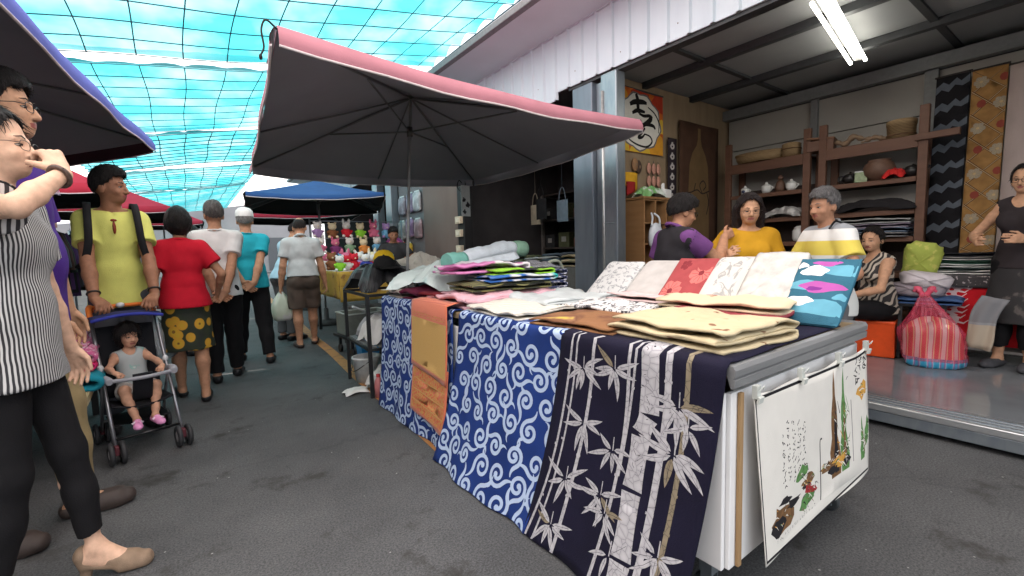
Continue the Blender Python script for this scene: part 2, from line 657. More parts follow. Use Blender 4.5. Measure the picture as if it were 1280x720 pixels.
def strands(V, Q, crown, n, seed, style, H):
    """loose locks combed away from the crown, joined to the hair"""
    r = np.random.default_rng(seed + 900)
    N = vnormals(V, Q)
    ok = np.where(N[:, 2] > -0.55)[0]
    if len(ok) < 10: return V, Q
    ix = r.choice(ok, n)
    P, Nn = V[ix], N[ix]
    d = P - crown
    d[:, 2] -= 0.05
    d += r.normal(size=d.shape) * 0.035
    d -= Nn * (d * Nn).sum(1, keepdims=True)
    d /= np.linalg.norm(d, axis=1, keepdims=True) + 1e-9
    w_ = np.cross(Nn, d)
    L = r.uniform(0.012, 0.030, n)[:, None] * (1.6 if style in ('long', 'tied', 'back', 'bob') else 1.0)
    wd = r.uniform(0.0008, 0.0018, n)[:, None]
    lift = r.uniform(0.0015, 0.0055, n)[:, None]
    rows = []
    for t, up, k in ((0.0, -0.3, 1.0), (0.5, 0.9, 0.9), (1.0, 0.7, 0.15)):
        c = P + d * L * t + Nn * lift * up
        rows += [c - w_ * wd * k, c + w_ * wd * k]
    o = len(V)
    A = np.arange(n)
    ID = lambda j: o + j * n + A
    Q2 = np.concatenate([np.stack([ID(0), ID(1), ID(3), ID(2)], 1), np.stack([ID(2), ID(3), ID(5), ID(4)], 1)])
    return np.concatenate([V] + rows), np.concatenate([Q, Q2])

def ik(a, t, l1, l2, pole):
    a, t, pole = np.array(a, float), np.array(t, float), np.array(pole, float)
    v = t - a
    d = np.linalg.norm(v)
    u = v / d
    if d > (l1 + l2) * 0.999:
        d = (l1 + l2) * 0.999
        t = a + u * d
    x = (l1 * l1 - l2 * l2 + d * d) / (2 * d)
    y = math.sqrt(max(0, l1 * l1 - x * x))
    p = pole - u * (pole @ u)
    p = p / (np.linalg.norm(p) + 1e-9)
    return a + u * x + p * y, t

def unit(v):
    v = np.array(v, float)
    return v / (np.linalg.norm(v) + 1e-12)

SKIN = lambda n, rgb: mat('skin ' + n, srgb(*rgb), rough=0.6, noise=0.13, scale=38, bump=0.16, bscale=420, spec=0.25)
HAIRM = lambda n, rgb: mat('hair ' + n, srgb(*rgb), rough=0.55, noise=0.65, scale=80, bump=1.0, bscale=130, spec=0.3, stretch=(3, 3, 0.35))

def person(label, loc, rz, H, h=0.01, w=1.0, female=False, lean=0, hip=None, sit=False, head=(0, 0, 0), arms=None, legs=None,
           skin=None, lip=None, clothes=(), hair=None, hairm=None, belly=0.0, face=True, group=None, grey_brow=False, seed=0, kid=False, chest_twist=0, shx=None, bust=1.0, legw=1.0, hands=True, slim=1.0, slim_d=1.0):
    arms, legs = arms or {}, legs or {}
    skin = skin or SKIN('tan', (176, 132, 106))
    lip = lip or mat('lip', srgb(150, 88, 80), rough=0.5, noise=0.05)
    hs = 1.35 if kid else 1.0                      # a child's head is larger for its height
    hipz = (hip if hip is not None else 0.52) * H + 0.9 * max([q.get('heel', 0.0) for q in (legs or {}).values()] + [0.0])
    if sit and hip is None: hipz = 0.28 * H
    piv = np.array([0, 0, hipz])
    th = R(lean)
    Tm = np.array([[1, 0, 0], [0, math.cos(th), math.sin(th)], [0, -math.sin(th), math.cos(th)]])
    ct = R(chest_twist)
    Tz = np.array([[math.cos(ct), -math.sin(ct), 0], [math.sin(ct), math.cos(ct), 0], [0, 0, 1]])
    Tm = Tm @ Tz
    def T(x, y, z):                                 # upright fractions of H -> leaned metres
        return piv + Tm @ (np.array([x, y, z - 0.52]) * H)
    hy, hp, hr = (R(q) for q in head)
    Hm = Tm @ np.array(Euler((0, 0, hy)).to_matrix()) @ np.array(Euler((-hp, 0, 0)).to_matrix()) @ np.array(Euler((0, hr, 0)).to_matrix())
    hb = T(0, 0.004, 0.872)
    def HD(x, y, z):
        return hb + Hm @ (np.array([x, y, z - 0.872]) * H * hs)
    sw = shx or (0.083 if female else 0.094) * w
    arm_l1, arm_l2 = 0.172 * H, 0.150 * H
    leg_l1, leg_l2 = 0.245 * H, 0.235 * H
    J = {}
    for sname, sg in (('L', -1), ('R', 1)):
        sh = T(sg * sw, -0.004, 0.800)
        A = arms.get(sname, {})
        tgt = np.array(A.get('t', (sg * 0.155 * w, 0.02, 0.485)), float) * H
        el, wr = ik(sh, tgt, arm_l1, arm_l2, A.get('pole', (sg * 0.3, -1, -0.1)))
        fd = unit(wr - el)
        hd = unit(np.array(A['hd'], float)) if 'hd' in A else fd
        pn = unit(np.array(A.get('pn', (-sg, 0, 0)), float))
        pn = unit(pn - hd * (pn @ hd))
        ts = np.cross(hd, pn) * sg
        L_ = legs.get(sname, {})
        hj = np.array([sg * 0.05 * H * min(w, 1.1), 0, hipz])
        heel = L_.get('heel', 0.0)
        ft = np.array(L_.get('foot', (sg * 0.06, 0.0, 0)), float) * H
        ank = ft + np.array([0, 0, 0.042 * H + heel])
        kn, ank2 = ik(hj, ank, leg_l1, leg_l2, L_.get('pole', (0, 1, 0)))
        fyaw = R(L_.get('yaw', -sg * 8))
        fdir = np.array([-math.sin(fyaw), math.cos(fyaw), 0])
        J[sname] = dict(sh=sh, el=el, wr=wr, hd=hd, pn=pn, ts=ts, curl=A.get('curl', 28), hj=hj, kn=kn, an=ank, fd=fdir, heel=heel, sg=sg, pinch=A.get('pinch', False), ft=ft)
    pts = [T(0, 0, 0.52), HD(0, 0, 1.01), HD(0, 0.08, 0.9), HD(0, -0.08, 0.93), T(-0.14 * w, 0, 0.6), T(0.14 * w, 0, 0.6), T(0, 0.12 + belly, 0.6), T(0, -0.12, 0.6)]
    for j in J.values():
        pts += [j['sh'], j['el'], j['wr'] + j['hd'] * 0.11 * H, j['kn'], j['an'] + j['fd'] * 0.12 * H, j['an'] - j['fd'] * 0.06 * H]
    pts = np.array(pts)
    lo, hi = pts.min(0) - 0.11 * H, pts.max(0) + 0.11 * H
    lo[2] = max(lo[2], min(-0.03, pts[:, 2].min() - 0.02)) if not sit else lo[2]

    def torso(v, e, k=0.03, lower=True, upper=True):
        if lower:
            v.ell(T(0, -0.004, 0.53), (0.094 * w * H + e, 0.066 * H + e, 0.07 * H + e), k, Tm)
            for sg in (-1, 1):
                v.ell(T(sg * 0.043, -0.03, 0.512), np.array([0.05, 0.05, 0.056]) * H * (1.06 if female else 0.96) + e, k, Tm)
        wz = 0.9 if female else 1.0
        v.ell(T(0, 0.006 + belly * 0.5, 0.605), (0.086 * w * wz * H + e, (0.062 + belly) * H + e, 0.095 * H + e), k, Tm)
        v.ell(T(0, 0.0, 0.722), (0.093 * w * wz * H + e, 0.064 * H + e, 0.105 * H + e), k, Tm)
        for sg in (-1, 1):
            v.cone(T(sg * 0.02, -0.008, 0.828), T(sg * sw, -0.006, 0.802), 0.026 * H + e, 0.028 * H + e, k)
            v.cone(T(sg * 0.02, -0.004, 0.785), T(sg * sw * 0.85, -0.004, 0.785), 0.045 * H + e, 0.032 * H + e, k)
        if female and not kid:
            for sg in (-1, 1):
                v.ell(T(sg * 0.042, 0.047 - 0.012 * (1 - bust), 0.732), np.array([0.038, 0.034 - 0.012 * (1 - bust), 0.038]) * H + e, k, Tm)
    # ---- body
    v = Vol(lo, hi, h)
    torso(v, 0.0)
    v.cone(T(0, -0.008, 0.825), HD(0, 0.0, 0.885), 0.034 * H * (0.9 if female else 1.02), 0.031 * H * (0.9 if female else 1.02) * (hs ** 0.5), 0.02)
    # head
    kk = 0.012 * H
    v.ell(HD(0, -0.006, 0.943), np.array([0.0445, 0.056, 0.056]) * H * hs, kk, Hm)
    v.ell(HD(0, 0.014, 0.913), np.array([0.0385, 0.044, 0.046]) * H * hs, kk, Hm)
    v.ell(HD(0, 0.034, 0.884), np.array([0.021, 0.020, 0.017]) * H * hs, kk * 1.3, Hm)
    if face:
        for sg in (-1, 1):
            v.ell(HD(sg * 0.0175, 0.056, 0.9265), np.array([0.0105, 0.007, 0.006]) * H * hs, 0, Hm, sub=True)
            v.ell(HD(sg * 0.022, 0.038, 0.908), np.array([0.014, 0.014, 0.013]) * H * hs, 0.008 * H, Hm)
            v.cone(HD(sg * 0.006, 0.052, 0.938), HD(sg * 0.026, 0.045, 0.938), 0.0055 * H * hs, 0.005 * H * hs, 0.006 * H)
        v.cone(HD(0, 0.054, 0.932), HD(0, 0.066, 0.9095), 0.0055 * H * hs, 0.0078 * H * hs, 0.005 * H)
        for sg in (-1, 1):
            v.ell(HD(sg * 0.0075, 0.0595, 0.907), np.array([0.0055, 0.006, 0.0045]) * H * hs, 0.004 * H, Hm)
        v.ell(HD(0, 0.0535, 0.8965), np.array([0.0145, 0.0075, 0.0038]) * H * hs, 0.003 * H, Hm)
        v.ell(HD(0, 0.0525, 0.8895), np.array([0.0125, 0.0075, 0.0042]) * H * hs, 0.003 * H, Hm)
    for sg in (-1, 1):
        v.ell(HD(sg * 0.0455, -0.004, 0.918), np.array([0.006, 0.0135, 0.0195]) * H * hs, 0.004 * H, Hm)
    for j in J.values():
        sg = j['sg']
        aw = (0.86 if female else 1.0) * (0.5 + 0.5 * w)
        sh, el, wr = j['sh'], j['el'], j['wr']
        v.cone(sh, sh + (el - sh) * 0.35, 0.030 * H * aw, 0.0295 * H * aw, 0.03)
        v.cone(sh + (el - sh) * 0.3, el, 0.029 * H * aw, 0.0235 * H * aw, 0.02)
        v.cone(el, el + (wr - el) * 0.35, 0.0245 * H * aw, 0.0255 * H * aw, 0.015)
        v.cone(el + (wr - el) * 0.35, wr, 0.0255 * H * aw, 0.0165 * H * aw, 0.015)
        if hands:
            hd, pn, ts = j['hd'], j['pn'], j['ts']
            v.cone(wr, wr + hd * 0.018 * H, 0.0165 * H, 0.019 * H, 0.008, flat=(pn, 0.62))
            for o in (-0.011, 0.0, 0.011):
                v.cone(wr + hd * 0.014 * H + ts * o * H * 0.8, wr + hd * 0.05 * H + ts * o * 1.25 * H, 0.0095 * H, 0.0088 * H, 0.006)
            c1 = R(j['curl'])
            for q, (off, ln) in enumerate(((0.0178, 0.042), (0.006, 0.047), (-0.0058, 0.043), (-0.0168, 0.034))):
                cc = c1 * (1 + 0.10 * q)
                if j['pinch'] and q < 2: cc = R(52 + 8 * q)
                r0 = wr + hd * 0.052 * H + ts * off * H
                d1 = hd * math.cos(cc) + pn * math.sin(cc) + ts * off * 2.5
                d2 = hd * math.cos(cc * 2.0) + pn * math.sin(cc * 2.0) + ts * off * 1.5
                p1 = r0 + unit(d1) * ln * 0.52 * H
                p2 = p1 + unit(d2) * ln * 0.5 * H
                v.cone(r0, p1, 0.0056 * H, 0.0052 * H, 0.003 if h < 0.008 else 0.002)
                v.cone(p1, p2, 0.0052 * H, 0.0043 * H, 0.002)
            t0 = wr + hd * 0.014 * H + ts * 0.014 * H
            t1 = t0 + unit(hd * 0.62 + ts * 0.62 + pn * 0.35) * 0.027 * H
            t2 = t1 + unit(hd * 0.85 + ts * 0.10 + pn * (0.75 if j['pinch'] else 0.3)) * 0.027 * H
            v.cone(t0, t1, 0.0095 * H, 0.0066 * H, 0.006)
            v.cone(t1, t2, 0.0064 * H, 0.005 * H, 0.003)
        lw = (0.7 + 0.3 * w) * (1.03 if female else 1.0) * legw
        hj, kn, an = j['hj'], j['kn'], j['an']
        tk = 0.86 if any(q[0] == 'trousers' for q in clothes) else 1.0
        v.cone(hj + (kn - hj) * 0.08, hj + (kn - hj) * 0.5, 0.055 * H * lw * tk, 0.047 * H * lw * tk, 0.02)
        v.cone(hj + (kn - hj) * 0.5, kn, 0.047 * H * lw * tk, 0.034 * H * lw * tk, 0.012)
        back = -unit(np.cross(np.cross(an - kn, np.array([0, 1.0, 0.2])), an - kn))
        ca = kn + (an - kn) * 0.30 + back * 0.010 * H
        v.cone(kn, ca, 0.033 * H * lw * tk, 0.035 * H * lw * tk, 0.012)
        v.cone(ca, kn + (an - kn) * 0.75, 0.035 * H * lw * tk, 0.022 * H * lw, 0.012)
        v.cone(kn + (an - kn) * 0.7, an, 0.0225 * H * lw, 0.0205 * H * lw, 0.02)
        fd, he = j['fd'], j['heel']
        hl = an - fd * 0.020 * H + np.array([0, 0, -0.022 * H])
        bl = an + fd * (0.078 * H) + np.array([0, 0, -0.024 * H - he])
        v.cone(an, hl, 0.021 * H, 0.019 * H, 0.01)
        v.cone(hl, bl, 0.019 * H, 0.017 * H, 0.015)
        v.cone(an, bl, 0.019 * H, 0.013 * H, 0.02)
        sd = np.array([fd[1], -fd[0], 0]) * sg
        for q, (o, ln) in enumerate(((-0.011, 0.026), (-0.002, 0.026), (0.006, 0.022), (0.013, 0.016))):
            v.cone(bl + sd * o * H, bl + sd * o * H + fd * ln * H + np.array([0, 0, -0.006 * H]), 0.0115 * H, 0.0075 * H, 0.004)
    V, Q = v.mesh()
    C = V[Q].mean(1)
    mi = np.zeros(len(Q), int)
    if face:
        lp = (C - HD(0, 0.0555, 0.893)) @ Hm
        mi[(np.abs(lp[:, 0]) < 0.0135 * H * hs) & (np.abs(lp[:, 2]) < 0.0062 * H * hs * (1 - 0.4 * np.abs(lp[:, 0]) / (0.0135 * H * hs))) & (lp[:, 1] > -0.012 * H)] = 1
    body = np_mesh('person', V, Q, [skin, lip], None, mi)
    body.location = loc
    body.rotation_euler = (0, 0, rz)
    body.scale = (slim, slim_d, 1)
    tag(body, label, 'person', group)
    # ---- clothes
    for ci, (kind, m, o) in enumerate(clothes):
        c = Vol(lo - 0.02, hi + 0.02, h * o.get('hk', 1.1))
        e = o.get('e', 0.012 if kind == 'shirt' else 0.009)
        nm = o.get('name', kind)
        if kind == 'shirt':
            hem = o.get('hem', 0.475)
            torso(c, e, 0.035, lower=True)
            zz = hem
            c.cone(T(0, -0.004 + belly * 0.25, 0.60), T(0, -0.006, zz - 0.03), 0.090 * w * H + e, (0.109 * w + o.get('flare', 0.004)) * H + e, 0.03, flat=(Tm @ np.array([0, 1.0, 0]), 0.80))
            c.cut(T(0, 0, hem), -Tm[:, 2])
            nz = o.get('neck', 0.842)
            c.cut(T(0, 0.0, nz), Tm @ np.array([0, o.get('ntilt', 0.35), 1.0]))
            sl = o.get('sleeve', 0.55)
            for j in J.values():
                sh, el, wr = j['sh'], j['el'], j['wr']
                se = e + o.get('se', 0.006)
                if sl <= 0:
                    c.ell(sh, (0.03 * H, 0.03 * H, 0.03 * H), 0.02)
                    c.ell(sh + unit(el - sh) * 0.03 * H + np.array([j['sg'] * 0.012 * H, 0, 0]), np.array([0.040, 0.045, 0.05]) * H, 0, sub=True)
                elif sl <= 1:
                    en = sh + (el - sh) * sl
                    c.cone(sh, sh + (el - sh) * min(1, sl + 0.15), 0.0305 * H + se, 0.0315 * H + se * 1.3, 0.03, cuts=[(en, el - sh)])
                else:
                    en = el + (wr - el) * (sl - 1)
                    c.cone(sh, el, 0.031 * H + se, 0.029 * H + se, 0.03)
                    c.cone(el, el + (wr - el) * min(1.05, sl - 0.9), 0.029 * H + se, 0.024 * H + se, 0.02, cuts=[(en, wr - el)])
            if o.get('collar'):
                for a in range(24):
                    a0, a1 = a * 15, a * 15 + 15
                    if 75 < a0 < 90: continue
                    P0 = T(0.040 * math.cos(R(a0)), -0.010 + 0.042 * math.sin(R(a0)), 0.848 - 0.018 * math.sin(R(a0)))
                    P1 = T(0.040 * math.cos(R(a1)), -0.010 + 0.042 * math.sin(R(a1)), 0.848 - 0.018 * math.sin(R(a1)))
                    c.cone(P0, P1, 0.0075 * H, 0.0075 * H, 0.004)
            if o.get('scoop'):
                c.ell(T(0, 0.03, 0.868), np.array([0.046, 0.10, 0.075]) * H, 0, Tm, sub=True)
            if o.get('open'):                            # neckline opening
                c.ell(T(0, 0.075, 0.842), np.array([0.022, 0.05, o['open']]) * H, 0, Tm, sub=True)
        elif kind in ('trousers', 'shorts'):
            c.ell(T(0, -0.004, 0.53), (0.094 * w * H + e, 0.066 * H + e, 0.07 * H + e), 0.03, Tm)
            if belly: c.ell(T(0, belly * 0.45, 0.56), (0.086 * w * H + e, (0.06 + belly * .8) * H + e, 0.05 * H + e), 0.03, Tm)
            for sg in (-1, 1):
                c.ell(T(sg * 0.043, -0.03, 0.512), np.array([0.05, 0.05, 0.056]) * H + e, 0.03, Tm)
            c.cut(T(0, 0, o.get('waist', 0.585)), Tm[:, 2])
            ln = o.get('len', 0.96)
            b = o.get('bag', 0.004)
            lw = (0.7 + 0.3 * w) * legw
            for j in J.values():
                hj, kn, an = j['hj'], j['kn'], j['an']
                c.cone(hj + (kn - hj) * 0.05, kn if ln > 0.5 else hj + (kn - hj) * min(1, ln * 2 + 0.1), 0.057 * H * lw + e, (0.040 * H * lw if ln > 0.5 else 0.048 * H * lw) + e + b, 0.03, cuts=None if ln > 0.5 else [(hj + (kn - hj) * ln * 2, kn - hj)])
                if ln > 0.5:
                    en = kn + (an - kn) * (ln - 0.5) * 2
                    c.cone(kn, kn + (an - kn) * 0.45, 0.040 * H * lw + e + b, 0.036 * H * lw + e + b, 0.03, cuts=[(en, an - kn)])
                    c.cone(kn + (an - kn) * 0.4, kn + (an - kn) * min(1.1, ln * 2 - 0.9), 0.036 * H * lw + e + b, o.get('cuff', 0.030) * H + e + b, 0.03, cuts=[(en, an - kn)])
        elif kind == 'skirt':
            kz = (J['L']['kn'] + J['R']['kn']) / 2
            c.ell(T(0, -0.004, 0.53), (0.094 * w * H + e, 0.066 * H + e, 0.07 * H + e), 0.03, Tm)
            c.ell(T(0, -0.02, 0.512), np.array([0.092 * w, 0.065, 0.056]) * H + e, 0.03, Tm)
            zb = o.get('to', 0.3) * H
            fl = o.get('flare', 0.10)
            c.cone((0, -0.004 * H, hipz), (0, kz[1] * 0.5, zb - 0.02), 0.096 * w * H + e, fl * H + e, 0.03, flat=((0, 1, 0), 0.78), cuts=[((0, 0, zb), (0, 0, -1))])
            c.cut(T(0, 0, o.get('waist', 0.59)), Tm[:, 2])
        elif kind == 'shoe':
            for sname in 'LR':
                j = J[sname]
                c = Vol(j['an'] - 0.16 * H, j['an'] + 0.16 * H, min(h, 0.008))
                an, fd, he = j['an'], j['fd'], j['heel']
                gz = j['ft'][2]
                base = np.array([an[0], an[1], gz])
                if o.get('heeled'):
                    hl = an - fd * 0.020 * H + np.array([0, 0, -0.022 * H])
                    bl = base + fd * 0.078 * H + np.array([0, 0, 0.018 * H])
                    up = np.array([0, 0, 1.0])
                    c.cone(hl - up * 0.016 * H, bl - up * 0.008 * H, 0.017 * H, 0.020 * H, 0.008, flat=(up, 0.5))
                    c.cone(bl - fd * 0.02 * H, bl + fd * 0.024 * H - up * 0.004 * H, 0.0245 * H, 0.0225 * H, 0.008, flat=(up, 0.85))
                    c.cone(bl - fd * 0.045 * H + up * 0.018 * H, bl + up * 0.004 * H, 0.020 * H, 0.0235 * H, 0.01, flat=(up, 0.9))
                    c.cone(hl - up * 0.012 * H, base - fd * 0.026 * H + up * 0.004, 0.017 * H, 0.0105 * H, 0.006)
                    c.cone(hl + up * 0.008 * H - fd * 0.006 * H, hl - up * 0.01 * H, 0.0215 * H, 0.0205 * H, 0.006)
                    c.ell(bl + fd * 0.052 * H + up * 0.004 * H, np.array([0.011, 0.011, 0.010]) * H, 0, sub=True)
                    c.cut((0, 0, gz + 0.002), (0, 0, -1))
                else:
                    hl, bl = base - fd * 0.022 * H + np.array([0, 0, 0.020 * H]), base + fd * 0.082 * H + np.array([0, 0, 0.017 * H])
                    top = o.get('top', 0.042)
                    c.cone(hl, bl, 0.026 * H, 0.029 * H, 0.012, flat=((0, 0, 1), 0.85))
                    c.cone(bl, bl + fd * 0.022 * H, 0.028 * H, 0.024 * H, 0.012, flat=((0, 0, 1), 0.8))
                    if o.get('slip'):
                        c.cone(hl + fd * 0.05 * H, bl, 0.027 * H, 0.028 * H, 0.012)
                        c.ell(hl + np.array([0, 0, 0.026 * H]) - fd * 0.004 * H, np.array([0.03, 0.03, 0.022]) * H, 0, sub=True)
                    else:
                        c.cone(hl + np.array([0, 0, 0.012 * H]), hl + fd * 0.05 * H + np.array([0, 0, 0.012 * H]), 0.025 * H, 0.026 * H, 0.012)
                    c.cut((0, 0, gz + 0.002), (0, 0, -1))
                    c.cut((0, 0, gz + top * H), (0, 0, 1))
                Vs, Qs = c.mesh()
                np_mesh(nm, Vs, Qs, m, body)
            continue
        if kind == 'shirt' and not o.get('collar') and o.get('sleeve', 0.55) > 0 and not o.get('open'):
            nz_, nt_ = o.get('neck', 0.842), o.get('ntilt', 0.35)
            b = MB()
            b.tube([tuple(T(0.0435 * math.cos(R(a)), -0.004 + 0.0435 * math.sin(R(a)), nz_ + 0.001 - 0.30 * nt_ * (-0.004 + 0.0435 * math.sin(R(a))) - 0.004)) for a in range(0, 361, 15)], 0.0065, 6, 0, False)
            b.build('neck_rib', m, body)
        Vs, Qs = c.mesh()
        N = vnormals(Vs, Qs)
        Vs = wrinkle(Vs, N, o.get('wr', 0.0048), seed + ci, o.get('fy', 0.4))
        np_mesh(nm, Vs, Qs, m, body)
    # ---- hair
    if hair:
        hm = hairm or HAIRM('black', (26, 22, 22))
        hw = min(h, 0.007)
        c = Vol(HD(0, 0, 0.93) - 0.17 * H * hs, HD(0, 0, 0.93) + 0.17 * H * hs, hw)
        th_ = {'bald': 0.002, 'short': 0.007, 'crop': 0.005, 'bob': 0.016, 'long': 0.014, 'tied': 0.008, 'full': 0.012, 'back': 0.013}[hair]
        c.ell(HD(0, -0.007, 0.944), (np.array([0.0455, 0.057, 0.057]) + th_) * H * hs, 0, Hm)
        if hair in ('short', 'full', 'crop'):
            c.ell(HD(0, 0.012, 0.978), (np.array([0.034, 0.042, 0.022]) + th_ * 0.8) * H * hs, 0.02 * H, Hm)
        if hair == 'bob':
            c.ell(HD(0, -0.018, 0.925), np.array([0.062, 0.058, 0.062]) * H * hs, 0.02 * H, Hm)
        if hair in ('long', 'back'):
            for sg in (-1, 1):
                c.cone(HD(sg * 0.045, -0.02, 0.93), HD(sg * 0.05, -0.03, 0.83), 0.026 * H, 0.022 * H, 0.02 * H)
            c.cone(HD(0, -0.045, 0.93), HD(0, -0.05, 0.815), 0.045 * H, 0.04 * H, 0.02 * H)
        if hair == 'tied':
            c.ell(HD(0, -0.068, 0.925), np.array([0.022, 0.02, 0.022]) * H * hs, 0.01 * H, Hm)
            c.cone(HD(0, -0.072, 0.92), HD(0.01, -0.065, 0.83), 0.018 * H, 0.010 * H, 0.01 * H)
        ya, za = {'bald': (0.010, 1.2), 'short': (0.018, 0.970), 'crop': (0.016, 0.974), 'bob': (0.012, 0.960), 'long': (0.016, 0.984), 'tied': (0.010, 0.984), 'full': (0.016, 0.964), 'back': (0.006, 0.972)}[hair]
        zn = {'bald': 0.905, 'short': 0.892, 'crop': 0.898, 'bob': 0.858, 'long': 0.80, 'tied': 0.80, 'full': 0.888, 'back': 0.80}[hair]
        def fcut(D, x, y, z):
            px, py, pz = x - hb[0], y - hb[1], z - hb[2]
            ly = (px * Hm[0][1] + py * Hm[1][1] + pz * Hm[2][1]) / (H * hs)
            lz = (px * Hm[0][2] + py * Hm[1][2] + pz * Hm[2][2]) / (H * hs) + 0.872
            lx = (px * Hm[0][0] + py * Hm[1][0] + pz * Hm[2][0]) / (H * hs)
            jag = 0.0035 * np.sin(lx * 420 + 3 * np.sin(lz * 130)) + 0.002 * np.sin(lx * 900 + lz * 300)
            a = np.maximum(ya - ly + 0.18 * (lz - 0.92) + jag * 0.5, lz - za + (16 if hair in ('long', 'tied', 'back') else 8) * lx * lx + jag)
            D = np.maximum(D, -a * H * hs)
            if hair == 'bald':
                D = np.maximum(D, (lz - 0.972 - 0.25 * (-ly - 0.03)) * H)
            if hair in ('short', 'crop', 'full', 'bald'):
                D = np.maximum(D, ((0.905 + 0.55 * (ly + 0.045)) * 1.0 - lz + jag) * H * hs)
            return np.maximum(D, (zn - lz + jag) * H * hs)
        c.field(fcut)
        Vs, Qs = c.mesh()
        if len(Qs):
            N = vnormals(Vs, Qs)
            Vs = wrinkle(Vs, N, 0.0028, seed + 50, 0.25, 60, 260)
            Vs, Qs = strands(Vs, Qs, HD(0, -0.022, 1.0), 900 if h < 0.0078 else 450, seed, hair, H)
            np_mesh('hair', Vs, Qs, hm, body)
    Mh = Matrix([[*(Hm[i] * H * hs), float(HD(0, 0, 0)[i])] for i in range(3)] + [[0, 0, 0, 1]])
    if face:
        for sg in (-1, 1):
            b = MB()
            b.ell((sg * 0.0175, 0.0475, 0.9265), (0.0088, 0.0052, 0.0027), 12, 0, Mh)
            b.ell((sg * 0.0178, 0.0507, 0.9267), (0.0040, 0.0026, 0.0028), 10, 1, Mh)
            b.tube([(sg * 0.0085, 0.0505, 0.9262), (sg * 0.0135, 0.0534, 0.9288), (sg * 0.0195, 0.0528, 0.9292), (sg * 0.027, 0.0465, 0.9268)], [0.0007, 0.0013, 0.0013, 0.0007], 6, 2, True, Mh)
            b.build('eye', [mat('eye white', srgb(172, 164, 154), rough=0.3, noise=0.02), mat('iris', srgb(30, 20, 16), rough=0.15, noise=0), mat('lash', srgb(28, 22, 20), rough=0.6, noise=0)], body)
            b = MB()
            b.tube([(sg * 0.008, 0.0575, 0.9405), (sg * 0.018, 0.0560, 0.9440), (sg * 0.0285, 0.0468, 0.9415)], [0.0010, 0.0016, 0.0006], 6, 0, True, Mh)
            b.build('eyebrow', mat('brow grey', srgb(95, 92, 90), rough=0.8) if grey_brow else mat('brow', srgb(35, 28, 26), rough=0.8), body)
    body['_'] = 0
    del body['_']
    return body, J, Mh, T, HD

def glasses(body, Mh, m, rim=0.0010):
    b = MB()
    for sg in (-1, 1):
        pts = []
        for k in range(17):
            t = 2 * math.pi * k / 16
            sx, sz = math.cos(t), math.sin(t)
            sq = lambda q: math.copysign(abs(q) ** 0.7, q)
            pts.append((sg * 0.0195 + 0.0145 * sq(sx), 0.0615 - 0.12 * abs(sg * 0.0195 + 0.0145 * sx) + 0.002, 0.9255 + 0.0095 * sq(sz)))
        b.tube(pts, rim, 6, 0, False, Mh)
        b.tube([(sg * 0.034, 0.059, 0.929), (sg * 0.047, 0.045, 0.929), (sg * 0.0495, 0.0, 0.927), (sg * 0.047, -0.012, 0.918)], rim, 6, 0, True, Mh)
    b.tube([(-0.005, 0.062, 0.928), (0, 0.064, 0.9295), (0.005, 0.062, 0.928)], rim, 6, 0, True, Mh)
    return b.build('glasses', m, body)
